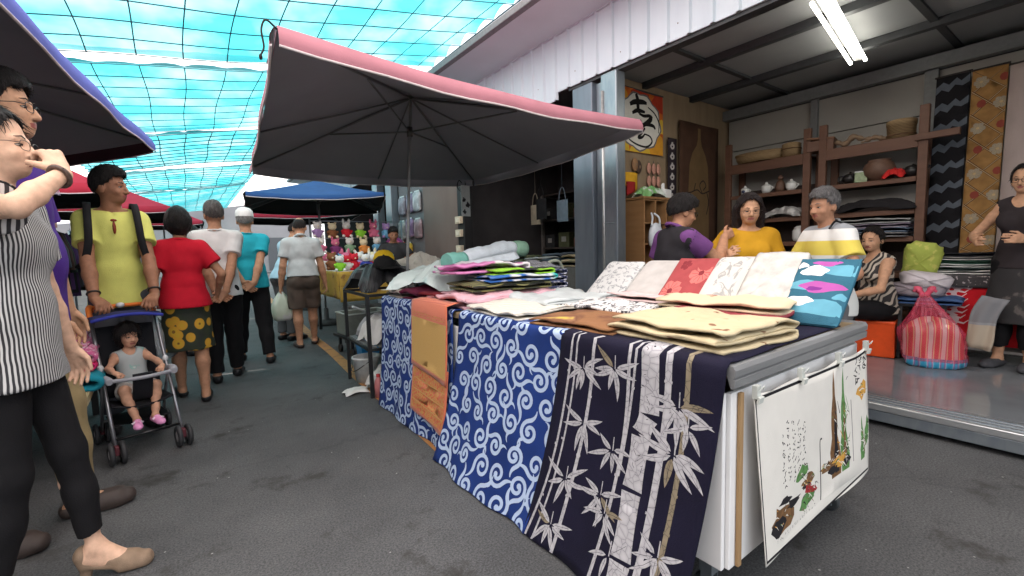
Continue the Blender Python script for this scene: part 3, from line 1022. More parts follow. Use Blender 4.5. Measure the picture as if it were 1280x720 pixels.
# ------------------------------------------------------------------ ground and road
def asphalt():
    m = bpy.data.materials.new('asphalt')
    m.use_nodes = True
    t = m.node_tree
    b = t.nodes['Principled BSDF']
    b.inputs['Roughness'].default_value = 0.8
    b.inputs['Specular IOR Level'].default_value = 0.3
    tc = t.nodes.new('ShaderNodeTexCoord')
    def noise(sc, det=5, rough=0.6):
        n = t.nodes.new('ShaderNodeTexNoise')
        n.inputs['Scale'].default_value = sc
        n.inputs['Detail'].default_value = det
        n.inputs['Roughness'].default_value = rough
        t.links.new(tc.outputs['Object'], n.inputs['Vector'])
        return n.outputs['Fac']
    def rampn(src, a, b_, ca, cb):
        r = t.nodes.new('ShaderNodeValToRGB')
        r.color_ramp.elements[0].position, r.color_ramp.elements[1].position = a, b_
        r.color_ramp.elements[0].color, r.color_ramp.elements[1].color = (*ca, 1), (*cb, 1)
        t.links.new(src, r.inputs[0])
        return r.outputs[0]
    def mix(a, b_, f, mode='MIX'):
        x = t.nodes.new('ShaderNodeMix')
        x.data_type = 'RGBA'
        x.blend_type = mode
        for s_, v in ((x.inputs[0], f), (x.inputs[6], a), (x.inputs[7], b_)):
            if isinstance(v, (int, float)): s_.default_value = v
            elif isinstance(v, tuple): s_.default_value = (*v, 1)
            else: t.links.new(v, s_)
        return x.outputs[2]
    base = rampn(noise(1.3, 8, 0.65), 0.35, 0.7, (0.066, 0.067, 0.069), (0.106, 0.107, 0.108))
    fine = rampn(noise(120, 4, 0.8), 0.38, 0.62, (0.55, 0.55, 0.55), (1.45, 1.45, 1.45))
    c = mix(base, fine, 1.0, 'MULTIPLY')
    stain = rampn(noise(2.2, 6, 0.7), 0.56, 0.66, (0, 0, 0), (1, 1, 1))
    c = mix(c, (0.040, 0.038, 0.036), stain)
    # hairline cracks
    nz = t.nodes.new('ShaderNodeTexNoise')
    nz.inputs['Scale'].default_value = 3.0
    nz.inputs['Detail'].default_value = 6
    t.links.new(tc.outputs['Object'], nz.inputs['Vector'])
    va = t.nodes.new('ShaderNodeVectorMath')
    va.operation = 'MULTIPLY_ADD'
    va.inputs[1].default_value = (0.5, 0.5, 0)
    t.links.new(nz.outputs['Color'], va.inputs[0])
    t.links.new(tc.outputs['Object'], va.inputs[2])
    ve = t.nodes.new('ShaderNodeTexVoronoi')
    ve.feature = 'DISTANCE_TO_EDGE'
    ve.inputs['Scale'].default_value = 0.55
    t.links.new(va.outputs[0], ve.inputs['Vector'])
    crk = rampn(ve.outputs['Distance'], 0.0, 0.006, (0.32, 0.32, 0.32), (0, 0, 0))
    c = mix(c, (0.030, 0.030, 0.031), crk)
    # pale chips of aggregate and litter
    v = t.nodes.new('ShaderNodeTexVoronoi')
    v.inputs['Scale'].default_value = 19
    t.links.new(tc.outputs['Object'], v.inputs['Vector'])
    d = rampn(v.outputs['Distance'], 0.055, 0.10, (1, 1, 1), (0, 0, 0))
    sel = t.nodes.new('ShaderNodeSeparateColor')
    t.links.new(v.outputs['Color'], sel.inputs[0])
    pick = rampn(sel.outputs[0], 0.88, 0.90, (0, 0, 0), (1, 1, 1))
    f = mix(d, pick, 1.0, 'MULTIPLY')
    c = mix(c, (0.32, 0.32, 0.31), f)
    t.links.new(c, b.inputs['Base Color'])
    bp = t.nodes.new('ShaderNodeBump')
    bp.inputs['Strength'].default_value = 0.5
    bp.inputs['Distance'].default_value = 0.006
    t.links.new(noise(170, 4), bp.inputs['Height'])
    t.links.new(bp.outputs[0], b.inputs['Normal'])
    return m

g = MB()
g.grid(lambda u, v: (-150 + 300 * u, -150 + 300 * v, 0), 8, 8)
g.build('ground', asphalt(), kind='structure')
ORANGE = ramp_mat('worn orange paint', [(0, (0.36, 0.15, 0.045)), (0.5, (0.42, 0.19, 0.06)), (0.75, (0.16, 0.10, 0.06))], scale=9, detail=9, interp='LINEAR', rough=0.75)
b = MB()
b.grid(lambda u, v: (0.99 + 0.054 * (2.1 + 18 * v) + 0.11 * u + 0.008 * math.sin(40 * v), 2.1 + 18 * v, 0.004), 1, 44)
b.build('road_line', ORANGE, kind='structure')

# ------------------------------------------------------------------ translucent shade sheets over the street
def tarp_mat(name, c_lo, c_hi):
    m = bpy.data.materials.new(name)
    m.use_nodes = True
    t = m.node_tree
    t.nodes.remove(t.nodes['Principled BSDF'])
    out = t.nodes['Material Output']
    tc = t.nodes.new('ShaderNodeTexCoord')
    mp = t.nodes.new('ShaderNodeMapping')
    mp.inputs['Scale'].default_value = (0.8, 0.9, 1)
    t.links.new(tc.outputs['Object'], mp.inputs['Vector'])
    n = t.nodes.new('ShaderNodeTexNoise')
    n.inputs['Scale'].default_value = 1.1
    n.inputs['Detail'].default_value = 4
    n.inputs['Roughness'].default_value = 0.5
    t.links.new(mp.outputs[0], n.inputs['Vector'])
    r = t.nodes.new('ShaderNodeValToRGB')
    r.color_ramp.elements[0].position, r.color_ramp.elements[1].position = 0.40, 0.72
    r.color_ramp.elements[0].color, r.color_ramp.elements[1].color = (*c_lo, 1), (*c_hi, 1)
    t.links.new(n.outputs['Fac'], r.inputs[0])
    tr = t.nodes.new('ShaderNodeBsdfTranslucent')
    df = t.nodes.new('ShaderNodeBsdfDiffuse')
    mx = t.nodes.new('ShaderNodeMixShader')
    mx.inputs[0].default_value = 0.25
    t.links.new(r.outputs[0], tr.inputs['Color'])
    t.links.new(r.outputs[0], df.inputs['Color'])
    t.links.new(tr.outputs[0], mx.inputs[1])
    t.links.new(df.outputs[0], mx.inputs[2])
    t.links.new(mx.outputs[0], out.inputs['Surface'])
    return m
TARP = tarp_mat('cyan shade sheet', (0.042, 0.33, 0.38), (0.235, 0.43, 0.46))  # paler noise patches paint overexposed sunlit puffs into the cyan
WHITE_SHEET = tarp_mat('white shade strip', (0.80, 0.78, 0.77), (0.88, 0.87, 0.86))
CORD = mat('tarp cord', srgb(84, 124, 134), rough=0.8, noise=0)
X0, X1 = -2.1, 4.25
XS = 4.25
base_z = lambda x: 4.1 + 0.17 * x + (0.035 * (-(x + 1.5)) ** 1.0 * 0 if x > -1.5 else 0.05 * (-1.5 - x))
CX, CY = 0.53, 0.52
def sheet_z(x, y, y0):
    a = abs(math.sin(math.pi * (x - 0.2) / CX)) ** 0.8
    c = abs(math.sin(math.pi * (y - y0) / CY)) ** 0.75
    return base_z(x) - 0.085 * c * (0.35 + 0.65 * a) + 0.03 * math.sin(x * 1.3 + y * 0.4)
def cord_z(x, y): return base_z(x) + 0.03 * math.sin(x * 1.3 + y * 0.4) - 0.012
tl = ['nearest cyan shade sheet over the street, ending at the first white strip', 'cyan shade sheet between the first and second white strips', 'cyan shade sheet between the second and third white strips overhead', 'cyan shade sheet between the third and last white strips', 'farthest cyan shade sheet over the end of the street']
for k, (ya, yb) in enumerate(((5.1, 8.32), (8.72, 12.92), (13.25, 17.75), (18.7, 23.7), (24.4, 36))):
    X1 = 4.25 if k == 0 else 2.5
    n = max(1, round((yb - ya) / CY))
    cy = (yb - ya) / n
    sub = 7 if k < 2 else 4
    nx = int((X1 - X0) / CX) * (5 if k < 2 else 3)
    def fn(u, v, ya=ya, yb=yb, cy=cy):
        x, y = X0 + (X1 - X0) * u, ya + (yb - ya) * v
        a = abs(math.sin(math.pi * (x - 0.2) / CX)) ** 0.8
        c = abs(math.sin(math.pi * (y - ya) / cy)) ** 0.75
        j = 0.6 + 0.4 * math.sin(11.3 * int((y - ya) / cy) + 3.1 * x)
        return (x, y + 0.03 * math.sin(x * 2.3 + 5 * k), base_z(x) + (0.085 + 0.065 * j) * c * (0.55 + 0.45 * a) + 0.03 * math.sin(x * 1.3 + y * 0.4))
    b = MB()
    b.grid(fn, nx, n * sub)
    o = b.build('shade_sheet', TARP)
    tag(o, tl[k], 'shade sheet', 'shade sheets over the street')
    for i in range(14):
        x = 0.2 + CX * (i - 4)
        if not (X0 < x < X1): continue
        b = MB()
        b.tube([(x + 0.02 * math.sin(y * 1.7 + i), y, cord_z(x, y)) for y in np.linspace(max(ya, 3), yb, 14)], 0.008 if k < 2 else 0.012, 4, 0, False)
        b.build('cord', CORD, o)
    for j in range(n + 1):
        y = ya + cy * j
        if y < 4: continue
        b = MB()
        b.tube([(x, y + 0.03 * math.sin(x * 2.3 + 5 * k), cord_z(x, y)) for x in np.linspace(X0, X1, 22)], 0.008 if k < 2 else 0.012, 4, 0, False)
        b.build('cord', CORD, o)
sl = ['white strip nearest of those joining the cyan shade sheets', 'second white strip along the street joining cyan sheets', 'third white strip along the street joining cyan sheets', 'last white strip along the street joining cyan sheets']
X1 = 4.25
# white sheets added, mostly out of view, to neutralize the cyan light below
for lab, xa, xb, ya, yb in (('broad unseen white sheet added for neutral light over the open end of the street', -7.5, X1, -2.2, 5.16), ('long white sheet added for neutral light over the clothing stalls beside the cyan sheets', -7.5, -2.06, 5.2, 36.0), ('narrow white sheet added for neutral light along the shop roofs beyond the first strip', 2.46, 4.25, 8.72, 36.0)):
    b = MB()
    b.grid(lambda u, v: (xa + (xb - xa) * u, ya + (yb - ya) * v, base_z(xa + (xb - xa) * u) - 0.06 * abs(math.sin((yb - ya) * v * 3.0)) + 0.03), 24, 60)
    tag(b.build('shade_sheet', WHITE_SHEET), lab, 'shade sheet', 'shade sheets over the street')
for k, (ya, yb) in enumerate(((8.26, 8.78), (12.86, 13.31), (17.69, 18.76), (23.64, 24.46))):
    b = MB()
    b.grid(lambda u, v: (X0 + (X1 - X0) * u, ya + (yb - ya) * v, base_z(X0 + (X1 - X0) * u) + 0.07 + 0.03 * math.sin(9 * u) - 0.04 * math.sin(math.pi * v)), 30, 5)
    tag(b.build('shade_strip', WHITE_SHEET), sl[k], 'shade strip', 'white strips between the shade sheets')
b = MB()
b.tube([(X1 + 0.02, y, base_z(X1) + 0.03 * math.sin(X1 * 1.3 + y * 0.4)) for y in np.linspace(-3, 36, 60)], 0.012, 6)
tag(b.build('edge_cable', mat('steel cable', srgb(90, 95, 98), rough=0.5, noise=0)), 'thin cable along the shop side edge of the cyan shade sheets', 'cable')

# ------------------------------------------------------------------ market umbrellas
def umbrella(label, corners, apex, pole, top_m, under_m, pole_top=None, val=0.10, group='market umbrellas', trim=None, valance_in=None, nseg=10, pole_r=0.018, runner_z=None, foot=True, strut_m=None, sag=0.05, cat='umbrella'):
    c = [Vector(p) for p in corners]
    root = empty('market_umbrella', (pole[0], pole[1], 0), 0, label, cat, group)
    off = Vector((pole[0], pole[1], 0))
    c = [p - off for p in c]
    ap = Vector(apex) - off
    trim = trim or mat('white piping', srgb(205, 195, 195), rough=0.8)
    strut_m = strut_m or mat('umbrella rib steel', srgb(105, 105, 105), rough=0.45, metal=0.6, noise=0.05)
    for part, m, dz in (('canopy', top_m, 0.0), ('lining', under_m, -0.012)):
        b = MB()
        for k in range(4):
            p, q = c[k], c[(k + 1) % 4]
            def fn(u, v, p=p, q=q, dz=dz):
                e = p + (q - p) * u
                r = ap + (e - ap) * v
                s_ = 4 * u * (1 - u)
                return r + Vector((0, 0, dz - sag * s_ * v * v - 0.35 * sag * math.sin(math.pi * v)))
            b.grid(fn, nseg, nseg)
        b.build(part, m, root)
    for k in range(4):
        p, q = c[k], c[(k + 1) % 4]
        out = (p + q) / 2 - ap
        out.z = 0
        out.normalize()
        def vf(u, v, p=p, q=q, out=out, o2=0.0):
            e = p + (q - p) * u - Vector((0, 0, sag * 4 * u * (1 - u)))
            return e + out * (0.030 * math.sin(v * 2.2) + o2 + 0.006 * math.sin(u * 17 + k)) + Vector((0, 0, 0.012 - val * v * (1 + 0.05 * math.sin(u * 23))))
        b = MB()
        b.grid(lambda u, v: vf(u, v), nseg * 2, 4, 0)
        b.grid(lambda u, v: vf(u, v, o2=-0.006), nseg * 2, 4, 1)
        b.build('valance', [top_m, valance_in or under_m], root)
        b = MB()
        b.tube([vf(i / 16, 1.0) for i in range(17)], 0.006, 6)
        b.build('piping', trim, root)
    pt = Vector((0, 0, 0))
    b = MB()
    b.tube([pt, Vector((ap.x, ap.y, ap.z - 0.03))], pole_r, 12)
    b.build('pole', mat('umbrella pole', srgb(150, 150, 148), rough=0.45, metal=0.1, noise=0.1), root)
    rz_ = runner_z or ap.z - 0.35
    rp = Vector((ap.x * rz_ / ap.z, ap.y * rz_ / ap.z, rz_))
    b = MB()
    b.tube([rp - Vector((0, 0, 0.04)), rp + Vector((0, 0, 0.04))], pole_r * 1.9, 12)
    b.build('runner', mat('umbrella hub plastic', srgb(60, 60, 60), rough=0.5), root)
    for k in range(4):
        e = ap + (c[k] - ap) * 0.985 - Vector((0, 0, 0.026))
        b = MB()
        b.tube([ap - Vector((0, 0, 0.05)), ap + (c[k] - ap) * 0.5 - Vector((0, 0, 0.036)), e], 0.010, 6)
        b.build('rib', mat('umbrella rib dark', srgb(104, 103, 104), rough=0.5, metal=0.3, noise=0.05), root)
        b = MB()
        b.tube([rp, ap + (c[k] - ap) * 0.48 - Vector((0, 0, 0.046))], 0.0075, 6)
        b.build('strut', strut_m, root)
        p, q = c[k], c[(k + 1) % 4]
        mid = (p + q) / 2 - Vector((0, 0, sag + 0.02))
        b = MB()
        b.tube([ap - Vector((0, 0, 0.05)), ap + (mid - ap) * 0.5 - Vector((0, 0, 0.03)), mid], 0.007, 6)
        b.build('rib', mat('umbrella rib dark', srgb(104, 103, 104), rough=0.5, metal=0.3, noise=0.05), root)
    if foot:
        b = MB()
        b.lathe([(0, 0), (0.24, 0), (0.25, 0.03), (0.22, 0.07), (0.04, 0.09), (0.035, 0.28), (0, 0.28)], 24)
        b.build('base', mat('umbrella base', srgb(75, 75, 75), rough=0.8), root)
    return root

PINK = cloth('faded pink canvas', (178, 120, 131), noise=0.10, scale=4, bump=0.12)
def lining(name, rgb, tr=0.5):
    m = cloth(name, rgb, noise=0.06, scale=3, bump=0.08)
    t = m.node_tree
    b_ = t.nodes['Principled BSDF']
    x = t.nodes.new('ShaderNodeMixShader')
    x.inputs[0].default_value = tr
    y = t.nodes.new('ShaderNodeBsdfTranslucent')
    y.inputs['Color'].default_value = srgb(*rgb)
    t.links.new(b_.outputs[0], x.inputs[1])
    t.links.new(y.outputs[0], x.inputs[2])
    t.links.new(x.outputs[0], t.nodes['Material Output'].inputs['Surface'])
    return m
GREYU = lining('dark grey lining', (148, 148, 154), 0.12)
u = umbrella('pink topped umbrella with dark grey lining over the fabric cart', [(0.40, 2.27, 2.20), (3.02, 2.36, 2.19), (3.02, 4.95, 2.10), (0.58, 5.0, 2.07)], (1.66, 3.70, 2.56), (1.55, 3.86), PINK, GREYU, val=0.095, pole_r=0.013, runner_z=2.23)
# a loose cord with a toggle hangs from one corner
b = MB()
b.tube(smooth_line([(0.40, 2.26, 2.19), (0.355, 2.25, 2.215), (0.335, 2.25, 2.17), (0.34, 2.25, 2.10), (0.325, 2.25, 2.06)], 6), 0.0045, 6)
b.ell((0.325, 2.25, 2.055), (0.008, 0.008, 0.014), 8)
b.build('tie_cord', mat('black cord', srgb(25, 25, 25), rough=0.7, noise=0), u).location = (-1.55, -3.86, 0)
b = MB()
b.tube(smooth_line([(2.84, 4.93, 2.03), (2.80, 4.93, 2.06), (2.78, 4.94, 1.98), (2.83, 4.94, 1.92)], 6), 0.006, 6)
b.tube(smooth_line([(2.90, 4.94, 2.03), (2.86, 4.93, 1.90), (2.89, 4.93, 1.84), (2.93, 4.93, 1.79)], 6), 0.006, 6)
b.build('tie_cord', mat('black cord', srgb(25, 25, 25), rough=0.7, noise=0), u).location = (-1.55, -3.86, 0)
# hanging white card
root = empty('hanging_card', (2.87, 4.90, 1.62), R(12), 'white card with dark marks hanging from the pink umbrella edge', 'card')
b = MB(); b.box((0, 0, 0.19), (0.145, 0.006, 0.38)); b.build('card', mat('white card', srgb(228, 228, 226), rough=0.6, noise=0.03), root, bevel=0.002)
for q, (x, z, s_) in enumerate(((-0.03, 0.20, 0.026), (0.03, 0.14, 0.032), (-0.028, 0.055, 0.026))):
    b = MB()
    P_ = [(x + s_ * (1 + 0.35 * math.sin(k * 2.1 + q)) * math.cos(k * 0.524), -0.005, z + s_ * 1.1 * (1 + 0.3 * math.cos(k * 1.7 + q)) * math.sin(k * 0.524)) for k in range(12)]
    b.add(P_, [list(range(12))]); b.build('ink_mark', mat('card ink', srgb(45, 42, 44), rough=0.6, noise=0), root)
b = MB(); b.tube([(0, 0, 0.38), (0.0, 0, 0.43)], 0.003, 6); b.build('string', mat('black cord', srgb(25, 25, 25)), root)

NAVYU = cloth('blue canvas', (88, 98, 172), noise=0.1, scale=4, bump=0.1)
MAROON = cloth('dark maroon valance', (48, 26, 34), noise=0.1, scale=4, bump=0.1)
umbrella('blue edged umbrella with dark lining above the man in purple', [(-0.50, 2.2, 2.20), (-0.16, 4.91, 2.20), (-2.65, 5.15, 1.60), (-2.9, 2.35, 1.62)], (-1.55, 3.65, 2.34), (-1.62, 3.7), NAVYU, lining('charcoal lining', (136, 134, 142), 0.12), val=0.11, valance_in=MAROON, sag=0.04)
RED = cloth('red canvas', (168, 46, 64), noise=0.1, scale=4, bump=0.1)
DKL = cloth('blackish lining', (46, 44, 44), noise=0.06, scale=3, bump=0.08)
umbrella('red umbrella with white piping behind the man in yellow', [(-2.5, 5.9, 1.98), (-0.62, 6.0, 1.95), (-0.66, 7.9, 1.98), (-2.6, 7.8, 2.0)], (-1.6, 6.9, 2.62), (-1.6, 6.9), RED, DKL, val=0.10)
umbrella('red umbrella farther down, over the far end of the clothing stalls', [(-2.2, 8.9, 2.05), (-0.14, 9.0, 2.02), (0.12, 11.0, 1.98), (-2.2, 10.9, 2.05)], (-1.1, 9.9, 2.55), (-1.1, 9.9), RED, DKL, val=0.10)
BLUEU = cloth('royal blue canvas', (46, 78, 128), noise=0.12, scale=4, bump=0.1)
umbrella('royal blue umbrella over the plush toy stall', [(0.72, 7.1, 2.07), (2.55, 6.85, 2.12), (3.2, 9.0, 2.05), (0.95, 9.2, 2.03)], (1.85, 8.0, 2.42), (1.88, 8.05), BLUEU, DKL, val=0.07)
umbrella('far red umbrella with white edge just past the blue one', [(1.0, 9.7, 2.0), (3.0, 9.5, 2.08), (3.1, 11.6, 2.05), (1.1, 11.6, 2.0)], (2.1, 10.6, 2.5), (2.1, 10.6), RED, DKL, val=0.09)
umbrella('dark red umbrella at the far end of the street', [(-1.2, 13.5, 2.1), (0.4, 13.5, 2.1), (0.4, 15.5, 2.1), (-1.2, 15.5, 2.1)], (-0.4, 14.5, 2.6), (-0.4, 14.5), RED, DKL, val=0.09)

# ------------------------------------------------------------------ shop row
GALV = ramp_mat('galvanized steel', [(0, (0.20, 0.23, 0.26)), (0.45, (0.30, 0.34, 0.37)), (0.6, (0.25, 0.29, 0.33)), (1, (0.42, 0.46, 0.49))], scale=14, detail=6, interp='LINEAR', rough=0.42, metal=0.75, stretch=(1, 1, 0.25), spec=0.5)
GALVD = ramp_mat('weathered steel', [(0, (0.13, 0.15, 0.18)), (0.5, (0.20, 0.23, 0.27)), (1, (0.27, 0.30, 0.34))], scale=9, detail=6, interp='LINEAR', rough=0.5, metal=0.6, stretch=(1, 1, 0.2))
FASC = ramp_mat('pale lavender sheet steel', [(0, (0.50, 0.54, 0.62)), (0.4, (0.58, 0.65, 0.71)), (1, (0.64, 0.71, 0.76))], scale=3.5, detail=8, interp='LINEAR', rough=0.5, stretch=(1, 2.2, 0.35))
SOFF = mat('pale pinkish soffit board', srgb(204, 216, 220), rough=0.7, noise=0.05, scale=2)
DKBEAM = mat('dark grey beam', srgb(60, 62, 64), rough=0.6, noise=0.1)
CEIL = mat('grey ceiling sheet', srgb(146, 148, 148), rough=0.7, noise=0.08, scale=2)

row = empty('shop_row', (0, 0, 0), 0, 'row of shops with pale corrugated fascia and steel posts', 'building')
# corrugated fascia: flat sheet with narrow raised ribs
b = MB()
prof = []
y = -2.6
while y < 16:
    prof += [(y, 0), (y + 0.155, 0), (y + 0.168, -0.022), (y + 0.188, -0.022)]
    y += 0.20
ze0, ze1 = 2.87, 3.46
def zlow(y): return 2.80 + 0.033 * y if y < 3.5 else 2.80 + 0.033 * 3.5
for i in range(len(prof) - 1):
    (ya, xa), (yb, xb) = prof[i], prof[i + 1]
    zl = 2.88 if ya < 3.62 else 2.80
    b.add([(3.40 + xa, ya, zl), (3.40 + xb, yb, zl), (3.40 + xb, yb, 3.46), (3.40 + xa, ya, 3.46)], [(3, 2, 1, 0)], 0)
    b.add([(3.412 + xa, ya, zl), (3.412 + xb, yb, zl), (3.412 + xb, yb, 3.46), (3.412 + xa, ya, 3.46)], [(0, 1, 2, 3)], 0)
b.build('fascia', FASC, row)
for k in range(60):
    y = -2.6 + 0.4 * k * 0.75 + 0.08
    if y > 8: break
    b = MB(); b.ell((3.398, y, 2.99 + 0.012 * (k % 3)), (0.004, 0.006, 0.006), 8); b.build('screw', mat('rusty screw', srgb(120, 105, 100), rough=0.6), row)
b = MB(); b.box((3.43, 6.7, 3.472), (0.10, 18.6, 0.02)); b.build('fascia_cap', FASC, row)
b = MB()
b.grid(lambda u, v: (2.86 + 0.56 * u, -2.6 + 18.6 * v, 3.53 - 0.04 * u), 2, 30, 0, False, 0.02)
b.build('soffit', SOFF, row)
b = MB(); b.box((2.83, 6.7, 3.545), (0.075, 18.6, 0.075)); b.build('gutter', mat('grey gutter', srgb(120, 118, 120), rough=0.5, metal=0.2), row, bevel=0.01)
b = MB(); b.box((3.47, 0.6, 2.865), (0.10, 6.0, 0.03)); b.build('fascia_beam', DKBEAM, row)
# ceiling and its beams
b = MB(); b.box((4.85, 0.3, 3.02), (2.7, 6.5, 0.06)); b.build('ceiling', CEIL, row)
for x in (4.25, 5.15):
    b = MB(); b.box((x, 0.3, 2.955), (0.07, 6.3, 0.065)); b.build('ceiling_beam', DKBEAM, row)
for y in (-0.6, 1.05, 2.55):
    b = MB(); b.box((4.85, y, 2.975), (2.6, 0.05, 0.025)); b.build('ceiling_batten', DKBEAM, row)
b = MB(); b.box((5.93, 0.3, 2.86), (0.10, 6.3, 0.12)); b.build('wall_plate', mat('pale steel beam', srgb(120, 122, 122), rough=0.5, noise=0.08), row)
# shop floor on a raised plinth with a steel sill
FLOOR = mat('polished grey shop floor', srgb(118, 122, 126), rough=0.09, noise=0.12, scale=5, bump=0.02, bscale=10, spec=0.5)
b = MB(); b.box((4.92, 0.3, 0.075), (2.44, 6.2, 0.146)); b.build('shop_floor', FLOOR, kind='structure')
b = MB(); b.box((3.60, 0.3, 0.128), (0.20, 6.2, 0.044)); b.build('sill_plate', ramp_mat('bright brushed sill', [(0, (0.45, 0.47, 0.48)), (0.5, (0.62, 0.64, 0.65)), (1, (0.38, 0.40, 0.42))], scale=30, interp='LINEAR', rough=0.3, metal=0.8, stretch=(6, 0.15, 1)), row, bevel=0.006)
b = MB(); b.box((3.525, 0.3, 0.0685), (0.03, 6.2, 0.069)); b.build('sill_face', GALV, row, bevel=0.004)
for x in (3.545, 3.60, 3.655):
    b = MB(); b.box((x, 0.3, 0.153), (0.012, 6.2, 0.006)); b.build('sill_rib', GALV, row)
# walls: pale panels with battens at the back, tan board side wall
BACKW = mat('pale grey wall panel', srgb(158, 155, 148), rough=0.75, noise=0.06, scale=2, bump=0.03)
yb = [-2.8, -1.7, -0.62, 0.32, 1.22, 2.22, 3.25]
zb_ = [0.15, 1.35, 2.40, 2.80]
for i in range(len(yb) - 1):
    for j in range(3):
        b = MB(); b.box((6.02, (yb[i] + yb[i + 1]) / 2, (zb_[j] + zb_[j + 1]) / 2), (0.05, yb[i + 1] - yb[i] - 0.012, zb_[j + 1] - zb_[j] - 0.010)); b.build('wall_panel', BACKW, row, bevel=0.003)
b = MB(); b.box((6.08, 0.2, 1.5), (0.05, 6.3, 2.95)); b.build('back_wall', DKBEAM, row)
for y in (1.22, 2.22, -0.62):
    b = MB(); b.box((5.965, y, 1.5), (0.05, 0.07 if y != 1.22 else 0.10, 2.7)); b.build('wall_stud', mat('pale steel beam', srgb(120, 122, 122)), row)
TANW = ramp_mat('tan board wall', [(0, (0.20, 0.14, 0.085)), (0.5, (0.27, 0.195, 0.12)), (1, (0.32, 0.24, 0.155))], scale=3, detail=7, interp='LINEAR', rough=0.75, stretch=(4, 4, 0.4))
b = MB(); b.box((4.85, 3.30, 1.55), (2.5, 0.06, 2.85)); b.build('side_wall', TANW, row)
b = MB(); b.box((4.85, -2.85, 1.55), (2.5, 0.06, 2.85)); b.build('side_wall', BACKW, row)
# corner post: two steel channels
b = MB(); b.box((3.50, 3.39, 1.42), (0.20, 0.28, 2.84)); b.build('post', GALVD, row, bevel=0.012)
b = MB(); b.box((3.46, 3.03, 1.43), (0.13, 0.20, 2.86)); b.build('post', GALV, row, bevel=0.012)
b = MB(); b.box((3.50, 3.19, 1.42), (0.08, 0.11, 2.80)); b.build('post_web', GALV, row)
b = MB(); b.tube([(3.40, 3.10, 0.2), (3.388, 3.10, 2.7)], 0.014, 8); b.build('conduit', mat('bright conduit', srgb(190, 190, 188), rough=0.35, metal=0.5), row)
b = MB(); b.tube([(3.385, 2.94, 1.42), (3.32, 2.94, 1.42), (3.32, 3.02, 1.42)], 0.006, 6); b.build('hook', GALV, row)
# second shop: dark interior seen under the umbrella
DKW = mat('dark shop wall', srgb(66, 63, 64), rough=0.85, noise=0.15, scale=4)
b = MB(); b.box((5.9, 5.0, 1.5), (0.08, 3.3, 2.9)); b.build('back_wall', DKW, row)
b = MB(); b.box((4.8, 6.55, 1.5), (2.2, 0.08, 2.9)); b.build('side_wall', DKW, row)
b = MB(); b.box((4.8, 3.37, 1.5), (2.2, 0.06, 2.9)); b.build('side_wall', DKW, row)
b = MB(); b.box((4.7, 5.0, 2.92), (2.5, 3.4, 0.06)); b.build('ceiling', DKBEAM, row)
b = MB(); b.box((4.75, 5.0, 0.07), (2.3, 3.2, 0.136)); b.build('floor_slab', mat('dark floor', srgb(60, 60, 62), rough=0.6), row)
b = MB(); b.box((3.52, 6.05, 1.42), (0.14, 0.20, 2.84)); b.build('post', mat('black painted post', srgb(34, 33, 34), rough=0.6), row)
b = MB(); b.box((3.56, 6.86, 1.42), (0.10, 1.26, 2.84)); b.build('shutter_panel', ramp_mat('brown lilac steel panel', [(0, (0.13, 0.085, 0.07)), (0.5, (0.19, 0.13, 0.11)), (1, (0.22, 0.17, 0.155))], scale=2.5, interp='LINEAR', rough=0.75, stretch=(1, 1, 0.4)), row)
# third shop with pale posts
for y, m in ((8.95, GALV), (9.75, GALV)):
    b = MB(); b.box((3.50, y, 1.42), (0.16, 0.30, 2.84)); b.build('post', m, row, bevel=0.01)
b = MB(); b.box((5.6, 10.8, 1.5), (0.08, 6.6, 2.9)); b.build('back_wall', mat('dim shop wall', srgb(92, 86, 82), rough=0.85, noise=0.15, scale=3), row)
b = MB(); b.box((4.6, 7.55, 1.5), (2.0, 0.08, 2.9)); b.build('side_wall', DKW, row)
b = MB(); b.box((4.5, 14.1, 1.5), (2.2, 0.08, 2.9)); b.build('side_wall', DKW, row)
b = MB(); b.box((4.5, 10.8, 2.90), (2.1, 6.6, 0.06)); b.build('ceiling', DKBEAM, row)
# roof sheet closing the row from above
b = MB(); b.box((4.7, 6.7, 3.60), (3.6, 18.7, 0.05)); b.build('roof', mat('roof sheet', srgb(150, 150, 155), rough=0.5, metal=0.3), row)
b = MB(); b.box((6.4, 6.7, 1.8), (0.08, 18.7, 3.5)); b.build('rear_wall', mat('roof sheet', srgb(150, 150, 155)), row)

# the other side of the street and its far end
lr = empty('shop_row', (-5.2, 0, 0), 0, 'dim row of open shops behind the clothing stalls on the umbrella side', 'building')
LW = mat('dim plaster', srgb(104, 98, 94), rough=0.85, noise=0.12, scale=2)
b = MB(); b.box((-0.9, 12, 1.7), (0.1, 40, 3.4)); b.build('back_wall', LW, lr)
b = MB(); b.box((0.0, 12, 3.15), (0.12, 40, 0.5)); b.build('fascia', mat('brown signboard', srgb(92, 60, 52), rough=0.7), lr)
b = MB(); b.box((-0.4, 12, 3.43), (1.2, 40, 0.06)); b.build('roof', mat('roof sheet', srgb(150, 150, 155)), lr)
for k in range(10):
    b = MB(); b.box((0.02, -6 + 4 * k, 1.45), (0.2, 0.25, 2.9)); b.build('post', LW, lr)
fw = empty('end_building', (0, 37, 0), 0, 'pale building closing the far end of the street', 'building')
b = MB(); b.box((0, 0.2, 2.5), (16, 0.3, 5)); b.build('wall', mat('far plaster', srgb(150, 148, 150), rough=0.85, noise=0.1, scale=0.8), fw)
for k in range(5):
    b = MB(); b.box((-6 + 3 * k, 0.03, 1.3), (2.2, 0.06, 2.4)); b.build('shutter', mat('far shutter', srgb(90, 92, 96), rough=0.6, noise=0.15, stretch=(0.2, 1, 8)), fw)
